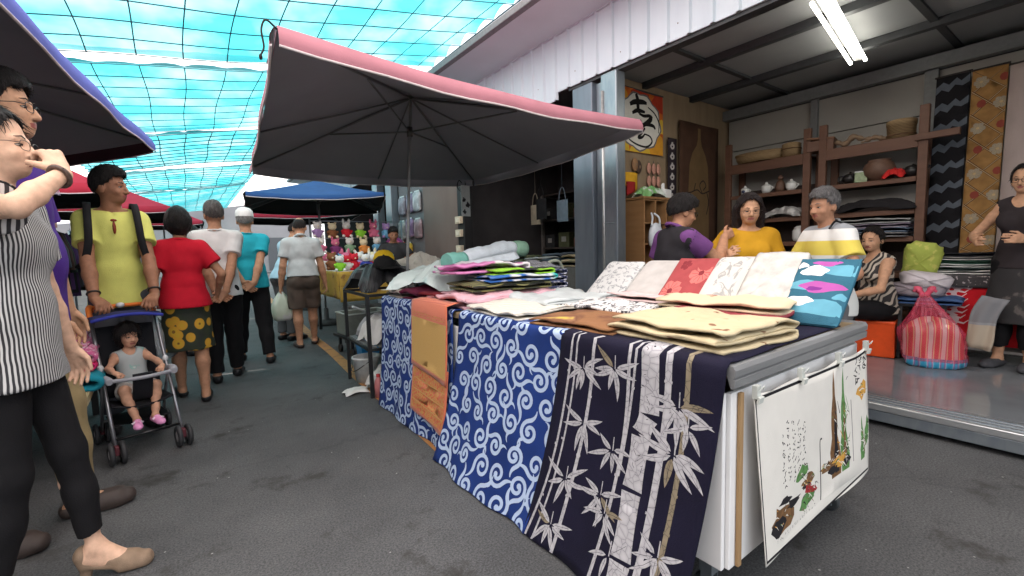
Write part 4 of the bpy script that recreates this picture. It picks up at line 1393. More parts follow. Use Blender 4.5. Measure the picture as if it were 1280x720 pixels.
# ------------------------------------------------------------------ fabric cart
CT = 0.845
CXa, CXb, CYa, CYb = 1.235, 2.31, 0.66, 3.45
WHITEP = mat('white melamine panel', srgb(226, 226, 226), rough=0.4, noise=0.04, scale=3)
cart = empty('market_cart', (1.8, 2.0, 0), 0, 'long white wheeled sales cart piled with fabrics, grey metal rail round its top', 'cart')
def cb(name, c, d, m, bev=0.003, par=None):
    b = MB(); b.box((c[0] - 1.8, c[1] - 2.0, c[2]), d)
    return b.build(name, m, par or cart, bevel=bev)
cb('table_top', ((CXa + CXb) / 2, (CYa + CYb) / 2, CT - 0.02), (CXb - CXa - 0.02, CYb - CYa - 0.02, 0.035), mat('ply top', srgb(150, 130, 100), rough=0.7))
cb('side_panel', (CXa + 0.012, (CYa + CYb) / 2, 0.485), (0.018, CYb - CYa - 0.03, 0.55), WHITEP)
cb('side_panel', (CXb - 0.012, (CYa + CYb) / 2, 0.485), (0.018, CYb - CYa - 0.03, 0.55), WHITEP)
cb('end_panel', ((CXa + CXb) / 2, CYa + 0.012, 0.485), (CXb - CXa - 0.05, 0.018, 0.55), WHITEP)
cb('end_panel', ((CXa + CXb) / 2, CYb - 0.012, 0.485), (CXb - CXa - 0.05, 0.018, 0.55), WHITEP)
cb('corner_strip', (CXa + 0.066, CYa - 0.004, 0.485), (0.020, 0.012, 0.545), ramp_mat('raw wood edge', [(0, (0.24, 0.14, 0.06)), (1, (0.40, 0.26, 0.13))], scale=8, interp='LINEAR', stretch=(6, 6, 0.6), rough=0.7))
cb('bottom_board', ((CXa + CXb) / 2, (CYa + CYb) / 2, 0.222), (CXb - CXa - 0.06, CYb - CYa - 0.06, 0.02), mat('ply top', srgb(150, 130, 100)))
# metal rail round the rim, with a rolled lip
RAILM = ramp_mat('dull grey rail', [(0, (0.17, 0.175, 0.18)), (0.5, (0.26, 0.265, 0.27)), (1, (0.36, 0.365, 0.37))], scale=11, detail=7, interp='LINEAR', rough=0.45, metal=0.35, stretch=(0.3, 0.3, 3))
for nm, p, q in (('rail', (CXa - 0.004, CYa - 0.01), (CXb + 0.004, CYa - 0.01)), ('rail', (CXb + 0.004, CYa), (CXb + 0.004, CYb))):
    pr = [(0.0, CT - 0.062), (0.010, CT - 0.060), (0.012, CT - 0.036), (0.004, CT - 0.032), (0.012, CT - 0.028), (0.013, CT - 0.008), (0.006, CT + 0.004), (-0.012, CT + 0.006), (-0.02, CT - 0.004)]
    d = Vector((q[0] - p[0], q[1] - p[1])).normalized()
    n = Vector((d.y, -d.x))
    b = MB()
    vs = []
    for t_ in (p, q):
        for a, z in pr:
            vs.append((t_[0] + n.x * a - 1.8, t_[1] + n.y * a - 2.0, z))
    k = len(pr)
    b.add(vs, [(i, i + k, i + k + 1, i + 1) for i in range(k - 1)], 0)
    b.add(vs, [tuple(range(k)), tuple(reversed(range(k, 2 * k)))], 0)
    b.build(nm, RAILM, cart)
for x, y in ((CXa + 0.12, CYa + 0.12), (CXb - 0.07, CYa + 0.07), (CXa + 0.12, CYb - 0.12), (CXb - 0.10, CYb - 0.1)):
    f = MB()
    f.box((x - 1.8, y - 2.0, 0.155), (0.05, 0.045, 0.11))
    f.box((x - 1.8 - 0.022, y - 2.0, 0.068), (0.004, 0.035, 0.066))
    f.box((x - 1.8 + 0.022, y - 2.0, 0.068), (0.004, 0.035, 0.066))
    fo = f.build('caster', GALV, cart)
    wv = MB()
    M_ = Matrix.Translation((x - 1.8, y - 2.0 + 0.005, 0.045)) @ Matrix.Rotation(R(90), 4, 'Y')
    wv.lathe([(0, -0.013), (0.012, -0.014), (0.030, -0.012), (0.040, -0.013), (0.045, -0.007), (0.045, 0.007), (0.040, 0.013), (0.030, 0.012), (0.012, 0.014), (0, 0.014)], 24, M=M_)
    wv.build('wheel', mat('caster rubber', srgb(62, 66, 68), rough=0.45, noise=0.1), fo)

# ---- cloths hanging down the street side
def hang(y0, W, flare=0.15, top=0.30, amp=0.010, skew=0.10, narrow=0.0, seed=0.0, full=0.86, x0=0.0, freq=9.0):
    """(u along the cart towards the near end, v from the inner top edge down)"""
    def fn(u, v):
        d = v - top
        if d < -0.02:
            return (CXa - 0.012 - d + 0.0, y0 - u, CT + 0.010 + x0 + 0.004 * math.sin(u * 13 + v * 9))
        if d < 0.02:
            a = (d + 0.02) / 0.04 * math.pi / 2
            return (CXa - 0.012 + 0.02 - 0.022 * math.sin(a) - x0, y0 - u, CT + 0.010 + x0 - 0.02 * (1 - math.cos(a)))
        t = (d - 0.02) / (full - 0.02)
        z = CT - 0.010 - (d - 0.02) * (CT - 0.018) / (full - 0.02)
        fold = amp * t * (math.sin(u * freq + seed + 1.2 * t) + 0.5 * math.sin(u * freq * 2.3 + seed * 2 + 2 * t))
        f = flare * t ** 2.2
        return (CXa - 0.014 - x0 - f - 0.015 * t - fold * 0.9, y0 - u + skew * t + narrow * t * (u / W), max(z, 0.006))
    return fn
NAVY = cloth('indigo cotton', (30, 54, 116), noise=0.22, scale=4, bump=0.2)
PALEP = cloth('pale blue print', (172, 190, 216), noise=0.06, scale=30, bump=0.15)
def scrolls(W, H, sp=0.140, seed=1, r0=0.054, wd=0.0195):
    rr = random.Random(seed)
    polys = []
    cs = []
    row_ = 0
    y = 0.05
    while y < H:
        x = 0.03 + (sp / 2 if row_ % 2 else 0)
        while x < W + 0.04:
            cs.append((x + rr.uniform(-.014, .014), y + rr.uniform(-.014, .014), row_))
            x += sp
        y += sp * 0.87
        row_ += 1
    for cx, cy, rw in cs:
        ch = rr.choice((-1, 1))
        a0 = rr.uniform(0, 2 * math.pi)
        Rr = r0 * rr.uniform(0.9, 1.12)
        pts, ws = [], []
        n = 26
        for k in range(n + 1):
            t = k / n
            a = a0 + ch * t * 2 * math.pi * 1.35
            r = Rr * (1 - t) ** 0.85 * 0.82 + Rr * 0.18
            pts.append((cx + r * math.cos(a), cy + r * math.sin(a)))
            ws.append(wd * (1.0 - 0.15 * t))
        # tail sweeps away from the rim and ends in a point
        tail = []
        ta = a0 - ch * math.pi / 2
        px, py = pts[0]
        L = rr.uniform(0.055, 0.095)
        for k in range(1, 9):
            s_ = k / 8
            aa = ta + ch * 1.5 * s_ * rr.choice((1, 1, 1)) * 0.9
            px += math.cos(aa) * L / 8
            py += math.sin(aa) * L / 8
            tail.append((px, py))
        full_ = list(reversed(tail)) + pts
        wf = [wd * (0.25 + 0.75 * min(1, k / 6)) for k in range(len(tail))] + ws
        for q in ribbon(full_, wf): polys.append((q, 1))
        ex, ey = pts[-1]
        polys.append(([(ex + wd * 0.72 * math.cos(k * .785), ey + wd * 0.72 * math.sin(k * .785)) for k in range(8)], 1))
        # a short spur off the rim
        sa = a0 + ch * rr.uniform(1.2, 2.6)
        sx, sy = cx + Rr * 0.92 * math.cos(sa), cy + Rr * 0.92 * math.sin(sa)
        da = sa - ch * 0.9
        sp_ = [(sx + math.cos(da + ch * 0.25 * k) * 0.011 * k, sy + math.sin(da + ch * 0.25 * k) * 0.011 * k) for k in range(5)]
        for q in ribbon(sp_, [wd * 0.9, wd * .8, wd * .6, wd * .35, wd * .1]): polys.append((q, 1))
    return polys
for y0, W, lab, sd in ((2.20, 0.86, 'wide navy cloth with pale blue scroll print hanging down the cart beside the bamboo cloth', 3), (3.44, 1.16, 'navy scroll print cloth at the far end of the cart under an orange scarf', 8)):
    Hc = 0.30 + 0.86
    o = printed('printed_cloth', W, Hc, scrolls(W, Hc, seed=sd), [NAVY, PALEP], hang(y0, W, seed=sd, amp=0.017 if sd == 3 else 0.012, flare=0.15 if sd == 3 else 0.06, skew=0.09 if sd == 3 else -0.02), step=0.035)
    tag(o, lab, 'cloth', 'printed cloths draped over the cart')

# bamboo cloth
def bamboo_polys(W, H, top=0.30):
    full = H - top
    def P(zx, zy):
        zx += 0.0
        xl = 375 - (zy - 85) * 0.118
        xr = 800 - (zy - 150) * 0.165
        s = (zx - xl) / (xr - xl)
        sw_ = s * 1.90 / ((1 - s) * 1.30 + s * 1.90)
        yt = 85 + s * 70
        t = (zy - yt) / (715 + s * 156 - yt)
        return (sw_ * W, top + t * full)
    polys = []
    rr = random.Random(4)
    def stalk(pts, w_, mi, nodes=()):
        L_ = smooth_line([P(*p) for p in pts], 6)
        for q in ribbon(L_, w_): polys.append((q, mi))
        for n_ in nodes:
            c = P(*n_)
            polys.append(([(c[0] - w_ * 0.62, c[1] - 0.005), (c[0] + w_ * 0.62, c[1] - 0.005), (c[0] + w_ * 0.62, c[1] + 0.004), (c[0] - w_ * 0.62, c[1] + 0.004)], mi))
    stalk([(408, 60), (385, 230), (345, 520), (300, 760)], 0.011, 1, [(388, 200), (357, 430), (335, 590)])
    stalk([(420, 60), (400, 230), (360, 520), (318, 760)], 0.009, 1, [(403, 190), (372, 410)])
    stalk([(462, 60), (438, 280), (395, 560), (362, 800)], 0.015, 1, [(440, 270), (412, 450), (392, 575)])
    stalk([(552, 60), (530, 330), (500, 560), (470, 760)], 0.014, 1, [(533, 320), (510, 480)])
    stalk([(575, 60), (548, 250), (515, 480)], 0.010, 1, [(552, 230)])
    stalk([(655, 60), (640, 260), (612, 480), (570, 800)], 0.024, 1, [(645, 205), (628, 370), (600, 560)])
    stalk([(708, 60), (690, 260), (655, 530), (610, 820)], 0.017, 2, [(690, 250), (660, 500), (645, 600)])
    for a, b_ in ((((606, 40), (598, 200), (588, 296))), (((588, 300), (578, 355)))) if False else (): pass
    segs = [[(607, 30), (592, 296)], [(590, 306), (572, 352)], [(571, 362), (553, 505)], [(551, 516), (540, 690)], [(539, 700), (525, 850)]]
    for sg in segs:
        p, q = P(*sg[0]), P(*sg[1])
        n = 5
        L_ = [(p[0] + (q[0] - p[0]) * k / n, p[1] + (q[1] - p[1]) * k / n) for k in range(n + 1)]
        ws = [0.078, 0.071, 0.069, 0.069, 0.072, 0.080]
        for qq in ribbon(L_, ws): polys.append((qq, 1))
    # dark vein lines across the thick culm
    for k in range(34):
        zy = rr.uniform(40, 800)
        zx = 606 - (zy - 40) * 0.1 + rr.uniform(-20, 20)
        a = P(zx, zy)
        e = (a[0] + rr.uniform(-.016, .016), a[1] + rr.uniform(-.02, .02))
        m_ = ((a[0] + e[0]) / 2 + rr.uniform(-.006, .006), (a[1] + e[1]) / 2)
        for q in ribbon([a, m_, e], 0.0016): polys.append((q, 3))
    def leaf(p, ang, L, wd, mi):
        n = 7
        up, dn = [], []
        bend = rr.uniform(-0.25, 0.25)
        for k in range(n + 1):
            t = k / n
            a = ang + bend * t
            x, y = p[0] + L * t * math.cos(a), p[1] + L * t * math.sin(a)
            hw = wd * (math.sin(math.pi * min(1, t ** 0.75)) ** 0.8) * (1 - 0.25 * t)
            up.append((x - math.sin(a) * hw, y + math.cos(a) * hw))
            dn.append((x + math.sin(a) * hw, y - math.cos(a) * hw))
        ring = up + dn[-2:0:-1]
        ring = up[:1] + up[1:] + list(reversed(dn[1:-1]))
        polys.append((ring, mi))
        mid = [(p[0] + L * (0.12 + 0.7 * t) * math.cos(ang + bend * t), p[1] + L * (0.12 + 0.7 * t) * math.sin(ang + bend * t)) for t in (0, .5, 1)]
        for q in ribbon(mid, 0.0012): polys.append((q, 3))
    cl = [(425, 188, 7, 1.0), (505, 180, 7, 1.05), (668, 270, 7, 1.15), (425, 350, 6, 1.0), (495, 415, 6, 0.95), (655, 395, 7, 1.25), (385, 525, 6, 1.0), (470, 545, 6, 1.0), (485, 590, 6, 0.9), (360, 665, 7, 0.95), (625, 660, 7, 0.95), (690, 320, 5, 0.9), (510, 690, 4, 0.8)]
    for zx, zy, n, sc in cl:
        c = P(zx, zy)
        base = rr.uniform(-0.3, 0.3)
        for k in range(n):
            a = -0.35 + base + (math.pi + 0.7) * (k + rr.uniform(-.25, .25)) / (n - 1)
            L = rr.uniform(0.075, 0.115) * sc
            mi = 2 if (rr.random() < 0.10) else 1
            off = rr.uniform(0.004, 0.014)
            leaf((c[0] + off * math.cos(a), c[1] + off * math.sin(a)), a, L, 0.0115 * sc, mi)
        for q in ribbon([(c[0], c[1] - 0.05), (c[0] + 0.004, c[1])], 0.004): polys.append((q, 1))
    return polys
INK = cloth('blue black cotton', (22, 20, 40), noise=0.25, scale=4, bump=0.2)
GREYP = ramp_mat('crackled grey print', [(0, (0.16, 0.155, 0.175)), (0.028, (0.38, 0.37, 0.39)), (0.3, (0.46, 0.45, 0.47)), (1, (0.52, 0.50, 0.51))], kind='edge', scale=34, interp='LINEAR', rough=0.85, bump=0.2)
TANP = ramp_mat('crackled tan print', [(0, (0.07, 0.06, 0.05)), (0.04, (0.22, 0.18, 0.12)), (1, (0.30, 0.25, 0.17))], kind='edge', scale=34, interp='LINEAR', rough=0.85, bump=0.2)
bp = printed('printed_cloth', 0.69, 1.16, bamboo_polys(0.69, 1.16), [INK, GREYP, TANP, INK], hang(1.345, 0.69, flare=0.14, skew=0.10, narrow=-0.03, amp=0.012, seed=2, x0=0.003), step=0.035)
tag(bp, 'blue black cloth printed with grey bamboo stalks and leaves, hanging at the near corner', 'cloth', 'printed cloths draped over the cart')
# strip of the same cloth lying along the end of the top
b = MB()
b.grid(lambda u, v: (1.50 + 0.60 * u, 0.665 + (0.20 - 0.05 * u) * v, CT + 0.012 + 0.006 * math.sin(9 * u + 3 * v) * v), 16, 6, thick=0.003)
b.build('top_flap', INK, bp)

# orange and gold scarf
sc = empty('scarf', (CXa, 2.50, 0), 0, 'orange scarf with gold woven panels and tassels hanging over the navy scroll cloth', 'scarf')
ORG = ramp_mat('orange weave', [(0, (0.50, 0.105, 0.055)), (0.5, (0.60, 0.15, 0.075)), (1, (0.66, 0.20, 0.10))], kind='wave', scale=60, axis='Z', dist=1.5, detail=2, interp='LINEAR', rough=0.7, bump=0.3, sheen=0.2)
GOLD = ramp_mat('gold weave', [(0, (0.44, 0.25, 0.075)), (0.5, (0.57, 0.36, 0.12)), (1, (0.64, 0.42, 0.16))], kind='wave', scale=70, axis='Z', dist=2, detail=2, interp='LINEAR', rough=0.55, bump=0.3)
PATT = ramp_mat('orange gold lattice', [(0, (0.55, 0.12, 0.06)), (0.40, (0.58, 0.14, 0.07)), (0.5, (0.55, 0.33, 0.09)), (0.62, (0.50, 0.24, 0.09)), (0.8, (0.60, 0.15, 0.10))], kind='dist', scale=42, interp='LINEAR', rough=0.65, stretch=(1, 1.2, 1), bump=0.3)
def scarf_piece(name, y0, W, v0, v1, off, slant, polys, mats):
    fh = hang(y0, W, flare=0.075, amp=0.010, skew=-0.02, seed=8, x0=off + 0.012, top=0.10)
    L = v1 - v0
    def fn(u, v):
        x, y, z = fh(u, 0.10 + v0 + v * (1 + slant * (u / W)))
        return (x - CXa, y - 2.5, z)
    return printed(name, W, L, polys, mats, fn, step=0.04, parent=sc)
def rect(u0, v0, u1, v1): return [(u0, v0), (u1, v0), (u1, v1), (u0, v1)]
scarf_piece('lower_panel', 2.785, 0.50, 0.36, 0.70, 0.012, 0.13, [(rect(0.018, 0.03, 0.482, 0.315), 1)] + [(rect(0.03 + 0.0 * k, 0.05 + 0.07 * k, 0.47, 0.055 + 0.07 * k), 2) for k in range(4)], [ORG, PATT, GOLD])
scarf_piece('upper_panel', 2.785, 0.50, -0.08, 0.40, 0.022, 0.10, [(rect(0.012, 0.155, 0.488, 0.45), 1), (rect(0.02, 0.135, 0.48, 0.141), 2), (rect(0.02, 0.120, 0.48, 0.125), 2)], [ORG, GOLD, PATT])
for (y, z) in ((2.775, 0.135), (2.30, 0.095)):
    b = MB()
    for k in range(9):
        a = k * 0.7
        b.tube([(-0.045 - 0.01 * math.cos(a), y - 2.5 + 0.012 * math.sin(a), z + 0.06), (-0.05 - 0.016 * math.cos(a), y - 2.5 + 0.022 * math.sin(a) - 0.01, z - 0.01), (-0.055 - 0.014 * math.cos(a + 1), y - 2.5 + 0.026 * math.sin(a + .4) - 0.012, z - 0.075)], [0.006, 0.005, 0.003], 5)
    b.ell((-0.045, y - 2.5, z + 0.062), (0.017, 0.017, 0.02), 10)
    b.build('tassel', cloth('tassel thread', (206, 110, 74)), sc)
# thin cream and tan lengths between the scarf and the wide cloth edge
# ---- poster cloth clipped to the end panel
pw, ph = 0.95, 0.545
def poster_fn(u, v):
    s, t = u / pw, v / ph
    sag = 0.012 * (1 - t) * math.sin(math.pi * ((s * 3) % 1)) if s < 1 else 0
    return (1.325 + 0.04 * t + (pw - 0.03 * t) * s, 0.632 - 0.018 * t - 0.010 * math.sin(s * 7 + 2 * t) * t - 0.006 * math.sin(3 * s), 0.752 - sag - v + 0.012 * s * t)
rr = random.Random(11)
pp = []
for q in ((0.012, 0.012, pw - 0.012, 0.022), (0.006, ph - 0.016, pw - 0.006, ph - 0.007), (0.006, 0.02, 0.014, ph - 0.012)): pp.append((rect(*q), 1))
def blob(cx, cy, rx, ry, mi, n=12, jag=0.25, sd=0):
    r_ = random.Random(sd)
    pp.append(([(cx + rx * (1 + r_.uniform(-jag, jag)) * math.cos(2 * math.pi * k / n), cy + ry * (1 + r_.uniform(-jag, jag)) * math.sin(2 * math.pi * k / n)) for k in range(n)], mi))
def brush(pts, w_, mi=1):
    for q in ribbon(smooth_line(pts, 4), w_): pp.append((q, mi))
# columns of small brush writing
for col in range(5):
    x = 0.20 + 0.045 * col
    y = 0.12 + 0.012 * col + (0.05 if col == 0 else 0)
    while y < 0.33 + 0.02 * rr.random():
        for _ in range(3):
            a = (x + rr.uniform(-.010, .010), y + rr.uniform(-.007, .007))
            e = (a[0] + rr.uniform(-.013, .013), a[1] + rr.uniform(-.010, .010))
            for q in ribbon([a, e], [0.005, 0.0028]): pp.append((q, 1))
        y += 0.021
for k in range(16):
    x = 0.12 + 0.024 * k
    for _ in range(3):
        a = (x + rr.uniform(-.006, .006), 0.500 + rr.uniform(-.007, .007))
        e = (a[0] + rr.uniform(-.008, .008), a[1] + rr.uniform(-.008, .008))
        for q in ribbon([a, e], 0.0022): pp.append((q, 6))
# two tall dark green and brown peaks
def peak(cx, top, bot, hw, mi, lean=0.0):
    L_, Rr_ = [], []
    for k in range(9):
        t = k / 8
        y = top + (bot - top) * t
        L_.append((cx + lean * (1 - t) - hw * (t ** 0.8) * (1 + 0.25 * math.sin(k * 2.3)), y))
        Rr_.append((cx + lean * (1 - t) + hw * (t ** 0.8) * (1 + 0.25 * math.cos(k * 1.9)), y))
    pp.append((L_ + Rr_[::-1][:-1], mi))
peak(0.66, 0.085, 0.40, 0.032, 2, -0.012)
peak(0.735, 0.09, 0.40, 0.026, 3, -0.004)
peak(0.668, 0.17, 0.40, 0.014, 1, -0.006)
peak(0.738, 0.20, 0.40, 0.010, 2)
peak(0.885, 0.30, 0.44, 0.016, 3)
blob(0.90, 0.17, 0.030, 0.026, 5, 10, 0.4, 3)
blob(0.93, 0.36, 0.016, 0.04, 3, 9, 0.4, 4)
# big brush characters in the upper corner
for x0_, y0_, s_ in ((0.865, 0.055, 0.030), (0.865, 0.105, 0.034), (0.925, 0.075, 0.036), (0.865, 0.025, 0.016), (0.92, 0.03, 0.016), (0.895, 0.028, 0.014)):
    for k in range(7):
        a = (x0_ + rr.uniform(-1, 1) * s_ * .7, y0_ + rr.uniform(-1, 1) * s_ * .7)
        e = (a[0] + rr.uniform(-1, 1) * s_, a[1] + rr.uniform(-1, 1) * s_ * 0.9)
        for q in ribbon([a, ((a[0] + e[0]) / 2 + .002, (a[1] + e[1]) / 2 + .002), e], [s_ * .12, s_ * .2, s_ * .06]): pp.append((q, 1))
# hills, slopes and the curving lake shore
blob(0.17, 0.435, 0.075, 0.036, 2, 14, 0.35, 5); blob(0.13, 0.455, 0.045, 0.022, 1, 12, 0.4, 6)
blob(0.27, 0.415, 0.05, 0.012, 1, 12, 0.5, 7); blob(0.36, 0.34, 0.055, 0.018, 3, 12, 0.4, 8)
blob(0.42, 0.385, 0.045, 0.016, 2, 12, 0.5, 9); blob(0.40, 0.40, 0.03, 0.008, 1, 10, 0.4, 10)
blob(0.44, 0.43, 0.038, 0.020, 4, 12, 0.5, 11); blob(0.40, 0.455, 0.055, 0.018, 3, 12, 0.45, 12)
blob(0.60, 0.395, 0.05, 0.014, 2, 12, 0.5, 13); blob(0.70, 0.40, 0.045, 0.016, 5, 12, 0.6, 14); blob(0.745, 0.415, 0.02, 0.014, 1, 10, 0.4, 15)
blob(0.63, 0.42, 0.03, 0.010, 1, 10, 0.4, 16); blob(0.20, 0.385, 0.04, 0.008, 1, 10, 0.5, 17)
brush([(0.545, 0.265), (0.535, 0.262), (0.527, 0.275), (0.530, 0.35), (0.532, 0.46), (0.528, 0.50)], 0.007)
brush([(0.80, 0.18), (0.803, 0.30), (0.80, 0.44)], 0.005, 6)
base_ = list(pp)
for r_, mi_ in base_:
    if len(r_) < 9 or mi_ not in (2, 3, 4, 5): continue
    x0_, x1_ = min(p[0] for p in r_), max(p[0] for p in r_); y0_, y1_ = min(p[1] for p in r_), max(p[1] for p in r_)
    for k in range(11):
        a = (rr.uniform(x0_, x1_), rr.uniform(y0_, y1_)); sl_ = rr.uniform(-.5, .9)
        L__ = rr.uniform(0.012, 0.04); e = (a[0] + L__, a[1] + sl_ * L__ * (1 if y1_ - y0_ < 0.12 else 4))
        for q in ribbon([a, ((a[0] + e[0]) / 2, (a[1] + e[1]) / 2 - 0.004), e], [0.002, rr.uniform(.003, .007), 0.001]): pp.append((q, rr.choice((1, 2, 3, 6, 0, 0, 5 if mi_ != 3 else 3))))
def warp(p):
    u, v = p
    s_ = u / pw
    return (pw * s_ * 1.45 / ((1 - s_) * 1.95 + s_ * 1.45), v)
def grow(ring, f):
    cx = sum(p[0] for p in ring) / len(ring); cy = sum(p[1] for p in ring) / len(ring)
    return [(cx + (p[0] - cx) * f, cy + (p[1] - cy) * f) for p in ring]
pp = [([warp(p) for p in (grow(r_, 1.35) if len(r_) >= 9 else r_)], mi_) for r_, mi_ in pp]
pm = [cloth('off white poster cloth', (214, 211, 204), noise=0.03, bump=0.12), cloth('black ink', (34, 32, 36), bump=0), cloth('brown ink', (112, 82, 54), noise=0.3, scale=50, bump=0), cloth('green ink', (84, 128, 72), noise=0.3, scale=50, bump=0), cloth('red ink', (150, 44, 48), noise=0.2, scale=50, bump=0), cloth('amber ink', (200, 150, 70), noise=0.2, scale=50, bump=0), cloth('faint ink', (120, 116, 116), bump=0)]
po = printed('poster_cloth', pw, ph, pp, pm, poster_fn, step=0.04, thick=0.0025, eps=2e-5)
tag(po, 'white painted poster cloth with brush writing and landscape, clipped below the cart rail', 'poster')
for s in (0.01, 0.32, 0.66, 0.985):
    x, y, z = poster_fn(s * pw, 0.004)
    b = MB()
    b.box((0, 0, 0.012), (0.022, 0.016, 0.040)); b.box((0, -0.012, -0.010), (0.026, 0.008, 0.020), rot=(R(12), 0, 0)); b.tube([(-0.010, -0.014, 0.02), (0.0, -0.022, 0.035), (0.010, -0.014, 0.02)], 0.0018, 6)
    o = b.build('clip', mat('clear plastic clip', srgb(200, 204, 198), rough=0.25, noise=0.05), None, (x, y - 0.004, z), bevel=0.002)
    tag(o, 'pale plastic clip holding the poster cloth at %s' % {0.01: 'its corner nearest the street', 0.32: 'one third along its top', 0.66: 'two thirds along its top', 0.985: 'its corner nearest the shop'}[s], 'clip', 'clips along the poster cloth')

# ------------------------------------------------------------------ goods on the cart
def folded(label, c, size, n, m, rz=0.0, axis='y', rough_=0.006, seed=0, cat='folded cloth', group='folded cloths on the cart', nm='folded_cloth', spiral=False, droop=0.0, mats=None):
    """one length of cloth folded n times; the fold profile runs across x and is swept along y"""
    L, W, T = size                     # L along y, W along x, T height
    dz = T / n
    prof = []
    th = dz * 0.80
    for k in range(n):
        a, b_ = (-W / 2, W / 2) if k % 2 == 0 else (W / 2, -W / 2)
        z = dz * (k + 0.5)
        ins = 0.004 * math.sin(k * 2.7 + seed)
        for i in range(9):
            x = a + (b_ - a) * i / 8
            x = x * (1 - 0.02 * (k == n - 1)) + ins
            prof.append((x, z))
        if k < n - 1:
            sgn = 1 if b_ > 0 else -1
            for i in range(1, 4):
                t = math.pi * i / 4
                prof.append((b_ + ins + sgn * dz * 0.5 * math.sin(t), z + dz * 0.5 * (1 - math.cos(t))))
    rr_ = random.Random(seed)
    ph_ = [rr_.uniform(0, 6.28) for _ in range(6)]
    def disp(x, y, z):
        t = z / T
        q = 1.25 * rough_ * t * (math.sin(x * 17 + ph_[0] + 3 * y) + math.sin(y * 13 + ph_[1]) + 0.6 * math.sin((x + y) * 29 + ph_[2]) + 0.4 * math.sin((x - y) * 47 + ph_[3]))
        e = 1 - (max(0, abs(x) / (W / 2) - 0.75) + max(0, abs(y) / (L / 2) - 0.75)) * 0.9
        return q * 0.6, q * (0.5 + 0.5 * e) - droop * ((abs(y) / (L / 2)) ** 3) * t - 0.10 * T * t * (max(0, abs(y) / (L / 2) - .8) * 5) ** 2
    def fn(u, v):
        i = u * (len(prof) - 1)
        k = min(int(i), len(prof) - 2)
        f = i - k
        x = prof[k][0] + (prof[k + 1][0] - prof[k][0]) * f
        z = prof[k][1] + (prof[k + 1][1] - prof[k][1]) * f
        y = (v - 0.5) * L * (1 + 0.03 * math.sin(z * 90 + seed)) + 0.006 * math.sin(x * 31 + z * 60)
        x += 0.006 * math.sin(y * 23 + z * 140 + ph_[4]) * min(1, abs(x) / (W / 2)) * (1 if x > 0 else -1)
        dx, dzv = disp(x, y, z)
        return (x + dx, y, max(0.001, z + dzv))
    b = MB()
    b.grid(fn, len(prof) - 1, 14, 0, True, th * 0.62)
    o = b.build(nm, mats or m, None, c, rz)
    return tag(o, label, cat, group)
BEIGE = ramp_mat('beige towelling with brown flecks', [(0, (0.50, 0.41, 0.25)), (0.60, (0.56, 0.47, 0.30)), (0.69, (0.55, 0.46, 0.29)), (0.72, (0.25, 0.14, 0.08)), (0.76, (0.22, 0.11, 0.06))], scale=20, detail=1, interp='LINEAR', rough=0.9, bump=0.5, stretch=(1, 0.8, 1))
folded('thick beige folded towel with small brown flecks at the near corner of the cart', (1.52, 0.93, CT + 0.016), (0.48, 0.42, 0.070), 4, BEIGE, R(-6), seed=1, rough_=0.005)
folded('dull maroon folded cloth behind the beige towel', (1.90, 1.02, CT + 0.008), (0.46, 0.52, 0.06), 2, cloth('dull maroon', (150, 66, 74), noise=0.08, bump=0.4), R(8), seed=2)
CREAMR = ramp_mat('cream cloth with red motifs', [(0, (0.62, 0.50, 0.33)), (0.66, (0.64, 0.53, 0.36)), (0.69, (0.30, 0.05, 0.04)), (0.74, (0.25, 0.04, 0.04)), (0.78, (0.6, 0.48, 0.32))], scale=9, detail=3, interp='LINEAR', rough=0.85, bump=0.3)
folded('cream folded cloth with red motifs along its edge, on the maroon one', (2.03, 1.08, CT + 0.062), (0.55, 0.34, 0.05), 3, CREAMR, R(5), seed=3)
BW = ramp_mat('black and white strokes', [(0, (0.7, 0.69, 0.67)), (0.5, (0.74, 0.73, 0.71)), (0.56, (0.05, 0.05, 0.06)), (0.64, (0.07, 0.07, 0.08)), (0.68, (0.72, 0.71, 0.7))], scale=16, detail=3, dist=1.2, interp='LINEAR', rough=0.85, bump=0.2, stretch=(1, 2.5, 1))
folded('white folded cloth with black brush strokes in the middle of the cart', (1.85, 1.58, CT + 0.004), (0.46, 0.50, 0.055), 2, BW, R(4), seed=4)
folded('pale pink thin folded cloth on the brush stroke cloth', (2.02, 1.50, CT + 0.062), (0.44, 0.26, 0.030), 2, cloth('pale pink', (214, 190, 188), bump=0.3), R(3), seed=5)
folded('pale grey folded cloth between the towel stack and the leaning packs', (1.83, 2.03, CT + 0.004), (0.50, 0.55, 0.075), 3, cloth('pale grey', (192, 198, 198), bump=0.3), R(-4), seed=6, rough_=0.010)
BATIK = ramp_mat('brown batik', [(0, (0.20, 0.085, 0.035)), (0.45, (0.26, 0.12, 0.05)), (0.55, (0.15, 0.06, 0.03)), (0.62, (0.30, 0.15, 0.07)), (0.68, (0.60, 0.46, 0.07)), (0.74, (0.55, 0.42, 0.06)), (0.76, (0.30, 0.42, 0.08)), (1, (0.28, 0.40, 0.08))], scale=5, detail=3, dist=0.4, interp='LINEAR', rough=0.85, bump=0.2)
folded('brown batik cloth with yellow and green leaves, flat beside the beige towel', (1.50, 1.40, CT + 0.014), (0.44, 0.46, 0.030), 2, BATIK, R(6), seed=7, rough_=0.004)
CRM = ramp_mat('cream self striped cloth', [(0, (0.58, 0.54, 0.46)), (0.5, (0.66, 0.62, 0.54)), (1, (0.70, 0.67, 0.60))], kind='wave', scale=14, axis='DIAGONAL', dist=3, interp='LINEAR', rough=0.85, bump=0.3)
folded('cream wavy patterned cloth lying flat at the street edge of the cart', (1.49, 1.93, CT + 0.014), (0.52, 0.46, 0.045), 3, CRM, R(-3), seed=8, rough_=0.008)
